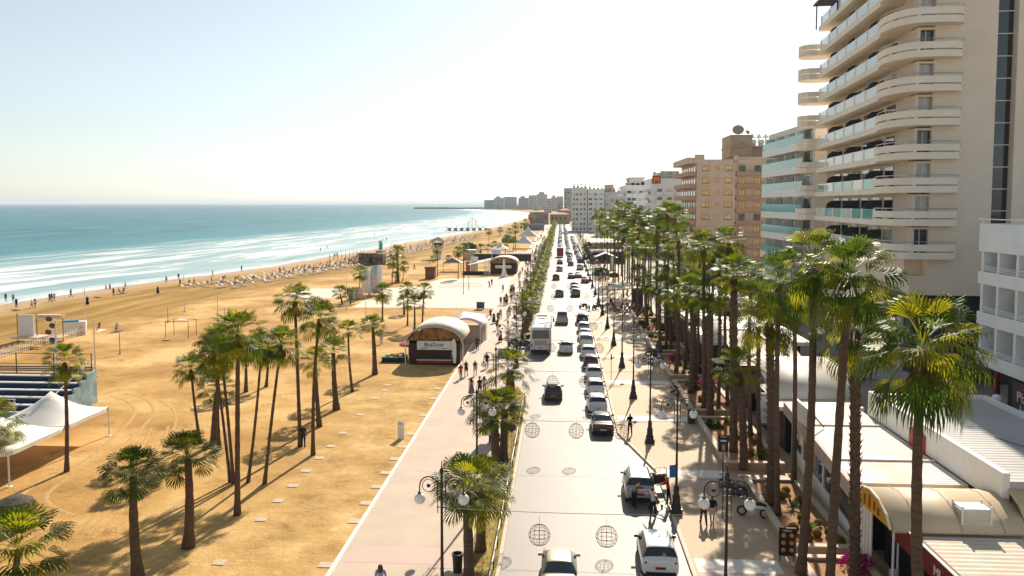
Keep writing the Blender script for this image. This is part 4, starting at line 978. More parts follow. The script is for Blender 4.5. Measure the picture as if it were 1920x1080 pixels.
def trunk_mesh(base, top, r0, r1, boots, seed, bend=0.0, flare=1.45, bend_az=0.0):
    r_ = random.Random(seed); b = MB(); v = Vector(top) - Vector(base); Lh = v.length; n = max(10, int(Lh * 2.2)); pts = []; rad = []
    side = Vector((math.cos(bend_az), math.sin(bend_az), 0))
    for i in range(n + 1):
        f = i / n; p = Vector(base) + v * f + side * bend * math.sin(PI * f); pts.append(p)
        r = r0 + (r1 - r0) * f; r *= 1 + (flare - 1) * math.exp(-f * Lh / .55); r *= 1 + .05 * (1 if i % 2 else -1) + r_.uniform(-.03, .03); rad.append(r)
    b.tube(pts, rad, 10)
    if boots:
        b.m = 1; f0 = .0 if boots > 1 else .35
        for k in range(int(Lh * 15 * (1 - f0))):
            f = f0 + (1 - f0) * k / (Lh * 15 * (1 - f0)); az = k * 2.4 + r_.uniform(-.2, .2); p = Vector(base) + v * f + side * bend * math.sin(PI * f); r = (r0 + (r1 - r0) * f)
            d = Vector((math.cos(az), math.sin(az), 0)); s = Vector((-d.y, d.x, 0)) * .07; q = p + d * r * .95; t = p + d * (r + r_.uniform(.07, .15)) + Vector((0, 0, r_.uniform(.12, .24)))
            b.add([q - s, q + s, q + Vector((0, 0, -.14)), t - s * .45, t + s * .45], [(0, 1, 4, 3), (2, 0, 3), (1, 2, 4), (2, 3, 4)])
    return b
pcount = 0
def palm(base, top, label, kind='tall', scale=1.0, r0=.21, r1=.13, boots=0, group=None, skirt=True, name='palm_tree', bend=None):
    global pcount; pcount += 1; sd_ = pcount
    r_ = random.Random(sd_ * 17 + 1)
    base = Vector(base); top = Vector(top); t = thing(name, label, 'palm tree', base, 0, group)
    bend = r_.uniform(-.25, .25) if bend is None else bend
    tm = trunk_mesh((0, 0, -.05), top - base, r0, r1, boots, sd_, bend, bend_az=r_.uniform(0, 6)); tm.build('trunk', [M_trunk, M_trunkb], t, True)
    cm = {'tall': CR, 'short': CRS, 'wind': CRW, 'yellow': CRY}[kind]
    c = bpy.data.objects.new('crown', cm[sd_ % len(cm)]); C.objects.link(c); c.parent = t; c.location = top - base; c.scale = (scale * r_.uniform(.94, 1.06),) * 2 + (scale * r_.uniform(.9, 1.05),); c.rotation_euler = (r_.uniform(-.12, .12), r_.uniform(-.12, .12), r_.uniform(0, 6.28) if kind != 'wind' else r_.uniform(-.5, .5))
    if skirt:
        k = bpy.data.objects.new('dead_fronds', SK[sd_ % 3]); C.objects.link(k); k.parent = t; k.location = top - base + Vector((0, 0, .05)); sk = scale * r_.uniform(.6, .95); k.scale = (sk, sk, sk); k.rotation_euler = (0, 0, r_.uniform(0, 6))
    return t

# ================================================================ STREET LAMPS
def lamp_proto():
    t = thing('street_lamp', 'x', 'street lamp')
    b = MB(); b.box(-.34, .34, -.34, .34, 0, .36); b.lathe([(.33, .361), (.30, .5), (.24, .62), (.22, 1.0), (.25, 1.06), (.17, 1.12), (.15, 1.62), (.17, 1.66), (.10, 1.72)], 8); b.build('base', M_black, t)
    b = MB(); b.lathe([(.085, 1.721), (.075, 2.9), (.09, 2.95), (.07, 3.0), (.055, 5.3), (.05, 7.0), (.09, 7.08), (.10, 7.16), (.06, 7.25), (.025, 7.3), (.012, 7.6)], 8); b.build('post', M_black, t)
    b = MB()
    for x in (-.17, .17): b.rod((x, 0, 5.35), (x, 0, 6.9), .02, 5)
    for z in (5.6, 6.3, 6.55): b.rod((-.22, 0, z), (.22, 0, z), .022, 5)
    b.build('bracket_frame', M_black, t)
    for s in (-1, 1):
        b = MB(); P = [(s * .17, 0, 6.0), (s * .17, 0, 6.5)] + [(s * (.55 - .38 * math.cos(R(a))), 0, 6.5 + .40 * math.sin(R(a))) for a in range(20, 180, 20)] + [(s * .93, 0, 6.45), (s * .93, 0, 6.25)]
        b.tube(P, .028, 6); b.lathe([(.03, 0), (.085, -.02), (.085, -.09), (.03, -.10)][::-1], 8, (s * .93, 0, 6.26))
        b.tube([(s * (.55 + .27 * math.cos(R(a))), 0, 6.52 + .27 * math.sin(R(a))) for a in range(0, 361, 24)], .016, 5); a_ = b.build('arm', M_black, t)
        q = MB(); q.lathe([(.085, -.03), (.085, .03)], 10); d = q.build('scroll_disc', M_black, a_); d.rotation_euler = (PI / 2, 0, 0); d.location = (s * .55, 0, 6.52)
        q = MB(); q.ball((s * .93, 0, 5.95), .235, 16, 12); q.build('globe', M_globe, a_, True)
    return t
def ball_mesh():
    b = MB(); r = .45
    for i in range(6):
        a = PI * i / 6; b.tube([(r * math.sin(R(t)) * math.cos(a), r * math.sin(R(t)) * math.sin(a), r * math.cos(R(t))) for t in range(0, 361, 20)], .008, 4, False)
    for z in (-.3, -.15, 0, .15, .3):
        q = math.sqrt(r * r - z * z); b.tube([(q * math.cos(R(t)), q * math.sin(R(t)), z) for t in range(0, 361, 24)], .007 if z else .013, 4, False)
    b.rod((0, 0, r), (0, 0, r + .35), .008, 4)
    o = b.build('wire_ball', M_rust); me = o.data; bpy.data.objects.remove(o); return me

# ================================================================ VEHICLES (face +Y; origin on the ground under the middle)
def car_meshes(st, rear, front, sides, sub=2):
    """st: stations (y, bottom, halfwidth, belt, roof halfwidth, top); rear/front: station spans that are glass; sides: span of side glass"""
    v = []; f = []; mi = []
    for (y, zb, w, belt, tw, top) in st:
        half = [(w * .84, zb), (w * .98, zb + .12), (w, (zb + belt) / 2 + .06), (w * .975, belt), (tw + .02, belt + (top - belt) * .90), (tw * .90, top)]
        ring = [(x, z) for x, z in half] + [(0, top + .02)] + [(-x, z) for x, z in reversed(half)]
        v += [(x, y, z) for x, z in ring]
    k = 13; n = len(st)
    for i in range(n - 1):
        for j in range(k - 1):
            a = i * k + j; f.append((a, a + 1, a + 1 + k, a + k)); g = 0
            if rear[0] <= i < rear[1] and j in (4, 5, 6, 7): g = 1
            elif front[0] <= i < front[1] and j in (4, 5, 6, 7): g = 2
            elif sides[0] <= i < sides[1] and j in (3,): g = 3
            elif sides[0] <= i < sides[1] and j in (8,): g = 4
            mi.append(g)
        a = i * k; f.append((a, a + k, a + 2 * k - 1, a + k - 1)); mi.append(0)
    for e in (0, n - 1):
        for j in range(6):
            q = (e * k + j, e * k + 12 - j, e * k + 11 - j, e * k + j + 1) if j < 5 else (e * k + 5, e * k + 7, e * k + 6)
            f.append(q if e == 0 else tuple(reversed(q))); mi.append(0)
    me = bpy.data.meshes.new('cage'); me.from_pydata(v, [], f); me.polygons.foreach_set('material_index', mi)
    for _ in range(5): me.materials.append(M_white)
    bm = bmesh.new(); bm.from_mesh(me); bmesh.ops.recalc_face_normals(bm, faces=bm.faces); bm.to_mesh(me); bm.free()
    o = bpy.data.objects.new('cage', me); C.objects.link(o); sm = o.modifiers.new('s', 'SUBSURF'); sm.levels = sub; sm.render_levels = sub
    cl = me.attributes.new('crease_edge', 'FLOAT', 'EDGE')
    ef = {}
    for p in me.polygons:
        for ek in p.edge_keys: ef.setdefault(ek, []).append(p.material_index)
    for e in me.edges:
        ms = ef.get(tuple(sorted(e.vertices)), []); cl.data[e.index].value = 1.0 if len(set(ms)) > 1 else .0
    dg = bpy.context.evaluated_depsgraph_get(); dg.update(); em = o.evaluated_get(dg).to_mesh()
    groups = {}
    for p in em.polygons: groups.setdefault(p.material_index, []).append(tuple(p.vertices))
    co = [tuple(x.co) for x in em.vertices]; out = {}
    for g, fs in groups.items():
        used = sorted({i for q in fs for i in q}); mp = {i: j for j, i in enumerate(used)}
        m2 = bpy.data.meshes.new(['body', 'rear_window', 'windscreen', 'side_window', 'side_window'][g]); m2.from_pydata([co[i] for i in used], [], [tuple(mp[i] for i in q) for q in fs]); m2.polygons.foreach_set('use_smooth', [True] * len(fs)); m2.update(); out[g] = m2
    o.evaluated_get(dg).to_mesh_clear(); bpy.data.objects.remove(o); return out
CARS = {
 'hatch': ([(-1.98, .30, .76, .72, .66, .80), (-1.95, .24, .82, .84, .68, .93), (-1.82, .22, .84, .93, .66, 1.02), (-1.72, .22, .845, .94, .64, 1.08), (-1.40, .22, .85, .94, .58, 1.40), (-1.28, .22, .85, .94, .57, 1.47), (-.4, .22, .86, .92, .58, 1.52), (.35, .22, .86, .91, .57, 1.45), (.50, .22, .86, .90, .59, 1.36), (1.05, .22, .85, .88, .66, 1.00), (1.2, .22, .85, .87, .70, .94), (1.8, .24, .82, .78, .66, .80), (1.98, .28, .74, .62, .62, .66)], (3, 4), (8, 9), (3, 9)),
 'sedan': ([(-2.25, .30, .78, .70, .70, .84), (-2.22, .25, .84, .82, .72, .96), (-2.1, .22, .86, .88, .72, 1.0), (-1.55, .22, .87, .90, .70, 1.02), (-1.45, .22, .87, .91, .66, 1.06), (-.85, .22, .87, .91, .58, 1.36), (-.7, .22, .87, .91, .57, 1.41), (0, .22, .88, .90, .58, 1.43), (.45, .22, .88, .89, .58, 1.37), (.55, .22, .88, .89, .60, 1.33), (1.2, .22, .87, .86, .70, .98), (1.35, .22, .86, .85, .72, .92), (2.05, .24, .82, .76, .68, .78), (2.22, .30, .74, .62, .62, .64)], (4, 5), (9, 10), (4, 10)),
 'suv': ([(-2.1, .34, .82, .78, .72, .90), (-2.07, .28, .88, .92, .74, 1.02), (-1.98, .26, .90, 1.02, .73, 1.10), (-1.9, .26, .90, 1.04, .72, 1.16), (-1.66, .26, .90, 1.04, .64, 1.54), (-1.55, .26, .905, 1.04, .63, 1.61), (-.5, .26, .91, 1.02, .64, 1.66), (.4, .26, .91, 1.0, .63, 1.59), (.52, .26, .91, 1.0, .64, 1.52), (1.05, .26, .90, .98, .72, 1.12), (1.2, .26, .90, .97, .75, 1.06), (1.9, .28, .86, .88, .70, .92), (2.1, .34, .78, .70, .66, .74)], (3, 4), (8, 9), (3, 9)),
 'van': ([(-2.1, .32, .80, .80, .74, 1.0), (-2.08, .26, .86, 1.0, .78, 1.12), (-2.03, .24, .88, 1.06, .78, 1.20), (-2.0, .24, .88, 1.08, .76, 1.26), (-1.93, .24, .885, 1.1, .74, 1.72), (-1.85, .24, .89, 1.1, .73, 1.84), (-.4, .24, .89, 1.08, .74, 1.88), (.75, .24, .89, 1.05, .73, 1.82), (.9, .24, .89, 1.04, .72, 1.74), (1.55, .24, .88, 1.0, .74, 1.12), (1.68, .24, .87, .98, .74, 1.04), (2.0, .26, .83, .84, .68, .88), (2.1, .32, .76, .66, .62, .70)], (3, 4), (8, 9), (7, 9)),
}
CARM = {k: car_meshes(*v) for k, v in CARS.items()}
M_tail = flat('tail_lamp', (.45, .02, .015), .2, .6)
M_plw = flat('plate_white', (.75, .75, .72), .4); M_ply = flat('plate_yellow', (.75, .32, .02), .4); M_plr = flat('plate_red', (.45, .02, .02), .4)
M_plb = flat('plate_text', (.03, .03, .03), .5)
def car_paint(name, col, rough=.22, metal=0.0):
    if name in _mc: return _mc[name]
    m = mat(name, col, rough, .02, 8, metal=metal, spec=.6); m.node_tree.nodes['Principled BSDF'].inputs['Coat Weight'].default_value = .6; m.node_tree.nodes['Principled BSDF'].inputs['Coat Roughness'].default_value = .05; return m
PAINT = dict(white=car_paint('paint_white', (.78, .78, .77)), silver=car_paint('paint_silver', (.42, .42, .43), .3, .5), black=car_paint('paint_black', (.012, .014, .02)), red=car_paint('paint_red', (.30, .015, .015)), gold=car_paint('paint_gold', (.50, .42, .30), .3, .4), maroon=car_paint('paint_maroon', (.14, .015, .02)), grey=car_paint('paint_grey', (.14, .145, .15), .3, .3), blue=car_paint('paint_blue', (.03, .06, .16)), green=car_paint('paint_green', (.03, .07, .045)), brown=car_paint('paint_brown', (.20, .11, .06)))
_pm = {}
def painted(me, m):
    key = (me.name, m.name)
    if key not in _pm:
        c = me.copy(); c.materials.clear(); c.materials.append(m); _pm[key] = c
    return _pm[key]
def link(name, me, parent): o = bpy.data.objects.new(name, me); C.objects.link(o); o.parent = parent; return o
_wh = None
def wheel_meshes():
    global _wh
    if _wh: return _wh
    b = MB(); b.lathe([(.20, -.10), (.30, -.10), (.325, -.06), (.325, .06), (.30, .10), (.20, .10)], 18); o = b.build('wheel', M_rubber, None, True); a = o.data; bpy.data.objects.remove(o)
    b = MB(); b.lathe([(.205, -.102), (.205, .102)], 14)
    for i in range(5):
        t = 2 * PI * i / 5; b.cbox((.11 * math.cos(t), .11 * math.sin(t), 0), (.18, .05, .215), t)
    o = b.build('rim', M_steel); c = o.data; bpy.data.objects.remove(o); _wh = (a, c); return _wh
def wheels(t, ys, x, r=.325):
    a, c = wheel_meshes()
    for y in ys:
        for s in (-1, 1):
            w = link('wheel', a, t); w.location = (s * x, y, r); w.rotation_euler = (0, PI / 2, 0); w.scale = (r / .325,) * 2 + (1,); q = link('rim', c, w)
_bits = {}
def bit(key, fn, m):
    k = (key, m.name)
    if k not in _bits:
        b = MB(); fn(b); o = b.build(key, m); _bits[k] = o.data; bpy.data.objects.remove(o)
    return _bits[k]
def car(kind, paint, label, loc, rz=0, plate='w', scale=1.0, group='cars on the seafront road', cat='car', simple=False, name='car', rails=False):
    st = CARS[kind][0]; M = CARM[kind]; t = thing(name, label, cat, loc, rz, group); t.scale = (scale,) * 3
    link('body', painted(M[0], PAINT[paint]), t)
    for g, nm in ((1, 'rear_window'), (2, 'windscreen'), (3, 'side_window'), (4, 'side_window')): link(nm, painted(M[g], M_glass), t)
    y0 = st[0][0]; wd = max(s[2] for s in st); L_ = st[-1][0]
    wheels(t, (y0 + .78, L_ - .82), wd - .12, .33 if kind in ('suv', 'van') else .31)
    if simple: return t
    hi = {'hatch': .80, 'sedan': .78, 'suv': .92, 'van': .95}[kind]
    for s in (-1, 1):
        if kind == 'van': l = link('tail_light', bit('tail_light', lambda b: b.box(-.06, .06, -.05, .05, -.26, .26), M_tail), t); l.location = (s * .80, y0 + .06, 1.05)
        elif kind == 'sedan': l = link('tail_light', bit('tail_light_wide', lambda b: b.box(-.20, .20, -.05, .05, -.07, .07), M_tail), t); l.location = (s * .54, y0 + .05, .76)
        else: l = link('tail_light', bit('tail_light_round', lambda b: b.lathe([(.03, -.09), (.12, -.05), (.14, 0), (.12, .07), (.03, .12)], 8), M_tail), t); l.location = (s * (wd - .20), y0 + .13, hi); l.rotation_euler = (.5, 0, 0)
        mm = link('mirror', bit('mirror', lambda b: b.cbox((0, 0, 0), (.20, .10, .14)), PAINT[paint] if paint not in ('white',) else M_black), t); mm.location = (s * (wd + .07), L_ - 1.28, hi + .12)
    p = link('number_plate', bit('number_plate_' + plate, lambda b: b.cbox((0, 0, 0), (.50, .03, .12)), {'w': M_plw, 'y': M_ply, 'r': M_plr}[plate]), t); p.location = (0, y0 - .005, .55 if kind != 'suv' else .66)
    q = link('plate_characters', bit('plate_characters', lambda b: [b.cbox((-.17 + i * .065, -.017, 0), (.035, .006, .065)) for i in range(6)], M_plb), p)
    bb = link('rear_bumper', bit('rear_bumper_' + kind, lambda b: b.box(-wd * .80, wd * .80, y0 - .045, y0 + .12, .30, .47), PAINT[paint] if kind in ('hatch',) else M_rubber), t)
    if rails:
        for s in (-1, 1):
            q = link('roof_rail', bit('roof_rail', lambda b: b.tube([(0, -1.4, 1.56), (0, -1.3, 1.66), (0, .2, 1.66), (0, .35, 1.56)], .025, 5), M_black), t); q.location = (s * .58, 0, 0)
    return t

# ================================================================ PEOPLE
def person_meshes(pose):
    """one skinned body per pose, and the clothing grown off it as separate shells. pose keys: leg (l,r thigh swing), knee (l,r), arm (l,r swing), elbow, out, lean, mode"""
    g = dict(leg=(0, 0), knee=(0, 0), arm=(0, 0), elbow=(.2, .2), out=.12, lean=0, akimbo=False, sit=False)
    g.update(pose)
    V = []; E = []; Rd = []; B = []
    def P(p, r): V.append(Vector(p)); Rd.append(r); return len(V) - 1
    def bone(a, b, cls): E.append((a, b)); B.append((a, b, cls))
    ph = .93 if not g['sit'] else .26
    pel = P((0, 0, ph), (.150, .112)); ln = g['lean']
    def up(d): return V[pel] + Vector((0, math.sin(ln) * d, math.cos(ln) * d))
    wa = P(up(.18), (.125, .098)); chs = P(up(.36), (.150, .112)); nb = P(up(.50), (.075, .065)); nk = P(up(.56), (.052, .055))
    hd = P(up(.66) + Vector((0, .02, 0)), (.078, .092)); ht = P(up(.76) + Vector((0, .015, 0)), (.062, .072))
    nose = P(V[hd] + Vector((0, .105, -.005)), (.014, .014)); 
    bone(pel, wa, 'torso'); bone(wa, chs, 'torso'); bone(chs, nb, 'torso'); bone(nb, nk, 'neck'); bone(nk, hd, 'head'); bone(hd, ht, 'head'); bone(hd, nose, 'face')
    for s, i in ((-1, 0), (1, 1)):
        sh = P(up(.465) + Vector((s * .175, 0, 0)), (.060, .060)); bone(nb, sh, 'torso')
        a = g['arm'][i]; o = g['out']
        if g['akimbo']: el = P(V[sh] + Vector((s * .20, -.05, -.22)), (.042, .042)); wr = P(V[sh] + Vector((s * .03, .03, -.42)), (.032, .030))
        else:
            d = Vector((s * math.sin(o), math.sin(a) * math.cos(o), -math.cos(a) * math.cos(o))); el = P(V[sh] + d * .28, (.043, .043)); a2 = a + g['elbow'][i]
            d2 = Vector((s * math.sin(o) * .4, math.sin(a2), -math.cos(a2))).normalized(); wr = P(V[el] + d2 * .25, (.030, .028))
        bone(sh, el, 'uarm'); bone(el, wr, 'farm')
        dh = (V[wr] - V[el]).normalized(); pm = P(V[wr] + dh * .07, (.034, .020)); bone(wr, pm, 'hand')
        fwd = Vector((0, 1, 0)); fwd = (fwd - dh * fwd.dot(dh)).normalized(); side = dh.cross(fwd).normalized()
        for q, (off, l) in enumerate(((-.028, .070), (-.010, .082), (.010, .078), (.028, .062))):
            k1 = P(V[pm] + fwd * off + dh * .05, (.0095, .0095)); k2 = P(V[k1] + dh * l * .6 + side * (-s) * .012, (.0085, .0085)); bone(pm, k1, 'hand'); bone(k1, k2, 'hand')
        th = P(V[wr] + dh * .05 + fwd * .045, (.0105, .0105)); th2 = P(V[th] + dh * .035 + fwd * .018, (.009, .009)); bone(wr, th, 'hand'); bone(th, th2, 'hand')
        hip = P(V[pel] + Vector((s * .092, 0, -.05)), (.092, .095)); bone(pel, hip, 'pelvis')
        t = g['leg'][i]; kn_a = g['knee'][i]
        kn = P(V[hip] + Vector((s * .015, math.sin(t) * .42, -math.cos(t) * .42)), (.058, .060)); t2 = t - kn_a
        an = P(V[kn] + Vector((0, math.sin(t2) * .41, -math.cos(t2) * .41)), (.038, .042)); toe = P(V[an] + Vector((s * .03, .15 * math.cos(t2), -.03 + .1 * math.sin(t2))), (.036, .026)); heel = P(V[an] + Vector((0, -.03, -.035)), (.034, .028))
        bone(hip, kn, 'thigh'); bone(kn, an, 'shin'); bone(an, toe, 'foot'); bone(an, heel, 'foot')
    me = bpy.data.meshes.new('person_body'); me.from_pydata(V, E, []); o = bpy.data.objects.new('person_body', me); C.objects.link(o)
    m = o.modifiers.new('skin', 'SKIN'); m.use_smooth_shade = True; m.branch_smoothing = .3
    for i, r in enumerate(Rd): me.skin_vertices[0].data[i].radius = r; me.skin_vertices[0].data[i].use_root = (i == 0)
    s = o.modifiers.new('sub', 'SUBSURF'); s.levels = 1; s.render_levels = 1
    dg = bpy.context.evaluated_depsgraph_get(); dg.update(); body = bpy.data.meshes.new_from_object(o.evaluated_get(dg)); bpy.data.objects.remove(o)
    body.name = 'person_body'
    zmin = min(v.co.z for v in body.vertices)
    for v in body.vertices: v.co.z -= zmin
    Vn = [p - Vector((0, 0, zmin)) for p in V]
    def cls(c):
        best = 9; bc = 'torso'
        for a, b_, k in B:
            A, D = Vn[a], Vn[b_] - Vn[a]; t = max(0, min(1, (c - A).dot(D) / max(D.length_squared, 1e-9))); d = (c - A - D * t).length - .6 * (Rd[a][0] * (1 - t) + Rd[b_][0] * t)
            if d < best: best = d; bc = k; bt = t
        return bc, bt
    fc = [cls(p.center) for p in body.polygons]; nrm = [v.normal.copy() for v in body.vertices]
    headz = Vn[hd]; wz = Vn[wa].z; upv = Vector((0, math.sin(ln), math.cos(ln)))
    def shell(name, test, off):
        fs = [tuple(p.vertices) for p, k in zip(body.polygons, fc) if test(k[0], k[1], p.center)]
        used = sorted({i for q in fs for i in q}); mp = {i: j for j, i in enumerate(used)}
        me2 = bpy.data.meshes.new(name); me2.from_pydata([body.vertices[i].co + nrm[i] * off for i in used], [], [tuple(mp[i] for i in q) for q in fs]); me2.polygons.foreach_set('use_smooth', [True] * len(fs)); me2.update(); return me2
    out = {'body': body}
    out['shirt'] = shell('shirt', lambda k, t, c: k in ('torso', 'uarm') and not (k == 'torso' and (c - Vn[pel]).dot(upv) < -.02), .016)
    out['vest'] = shell('vest', lambda k, t, c: k == 'torso' and (c - Vn[pel]).dot(upv) > -.02, .014)
    out['trousers'] = shell('trousers', lambda k, t, c: k in ('pelvis', 'thigh', 'shin') or (k == 'torso' and (c - Vn[pel]).dot(upv) < .10), .013)
    out['shorts'] = shell('shorts', lambda k, t, c: k == 'pelvis' or (k == 'thigh' and t < .75) or (k == 'torso' and (c - Vn[pel]).dot(upv) < .10), .02)
    out['trunks'] = shell('trunks', lambda k, t, c: k == 'pelvis' or (k == 'thigh' and t < .35) or (k == 'torso' and (c - Vn[pel]).dot(upv) < .06), .012)
    out['hair'] = shell('hair', lambda k, t, c: k == 'head' and ((c - headz).dot(upv) > .045 or (c.y < headz.y - .015 and (c - headz).dot(upv) > -.06)), .018)
    out['shoes'] = shell('shoes', lambda k, t, c: k == 'foot', .012)
    b = MB(); pz = Vn[pel].z; b.lathe([(.165, pz + .14), (.19, pz - .05), (.26, pz - .35), (.33, pz - .70)], 14, caps=False); oo = b.build('skirt', M_white, None, True); out['skirt'] = oo.data; bpy.data.objects.remove(oo)
    b = MB(); b.lathe([(.085, headz.z + .10), (.11, headz.z + .02), (.13, headz.z - .12), (.10, headz.z - .26), (.03, headz.z - .30)], 10, (0, headz.y - .05, 0)); oo = b.build('long_hair', M_white, None, True); 
    for v in oo.data.vertices:
        if v.co.y > headz.y + .02: v.co.y = headz.y - .03
    out['long_hair'] = oo.data; bpy.data.objects.remove(oo)
    return out
POSE = {
 'walk_a': person_meshes(dict(leg=(.42, -.34), knee=(.12, .35), arm=(-.4, .4), elbow=(.25, .45))),
 'walk_b': person_meshes(dict(leg=(-.26, .30), knee=(.40, .06), arm=(.3, -.3), elbow=(.4, .2))),
 'stand': person_meshes(dict(leg=(.03, -.03), knee=(.02, .05), arm=(.05, -.02), out=.16)),
 'akimbo': person_meshes(dict(leg=(.0, .06), akimbo=True, out=.1)),
 'reach': person_meshes(dict(leg=(.10, -.15), knee=(.1, .1), arm=(1.0, .9), elbow=(.35, .3), lean=.18)),
 'bend': person_meshes(dict(leg=(.15, -.1), knee=(.2, .1), arm=(1.2, 1.1), elbow=(.2, .2), lean=1.0)),
 'phone': person_meshes(dict(leg=(.05, -.12), knee=(.05, .2), arm=(.15, .6), elbow=(.9, 1.3))),
 'sit': person_meshes(dict(sit=True, leg=(1.35, 1.2), knee=(.9, .6), arm=(-.6, .4), elbow=(.2, .7), lean=-.25)),
}
_cm = {}
def cloth(rgb):
    k = 'cloth_%02d%02d%02d' % tuple(int(c * 99) for c in rgb)
    return flat(k, rgb, .85, .1)
SKINS = [M_skin, mat('skin_tan', (.30, .155, .095), .55, .06), mat('skin_fair', (.52, .31, .22), .55, .06)]
HAIR = dict(dark=flat('hair_dark', (.02, .014, .01), .6), brown=flat('hair_brown', (.10, .05, .025), .6), fair=flat('hair_fair', (.42, .27, .12), .6), grey=flat('hair_grey', (.3, .29, .28), .6))
def person(pose, loc, rz, label, top=('shirt', (.1, .1, .12)), low=('trousers', (.03, .04, .07)), hair='dark', long=False, sk=0, scale=1.0, group='people on the seafront', extra=None, lie=False, shoes=True):
    Pm = POSE[pose]; o = bpy.data.objects.new('person', painted(Pm['body'], SKINS[sk])); C.objects.link(o); o.location = loc; o.rotation_euler = (0, 0, rz); o.scale = (scale,) * 3; tag(o, label, 'person', group)
    if lie: o.rotation_euler = (R(-88), 0, rz); o.location = Vector(loc) + Vector((0, 0, .12))
    if top: link(top[0], painted(Pm[top[0]], cloth(top[1])), o)
    if low: link(low[0], painted(Pm[low[0]], cloth(low[1])), o)
    link('hair', painted(Pm['hair'], HAIR[hair]), o)
    if long: link('long_hair', painted(Pm['long_hair'], HAIR[hair]), o)
    if shoes: link('shoes', painted(Pm['shoes'], cloth((.05, .05, .05))), o)
    if extra: link(extra[0], painted(Pm[extra[0]], cloth(extra[1])), o)
    return o
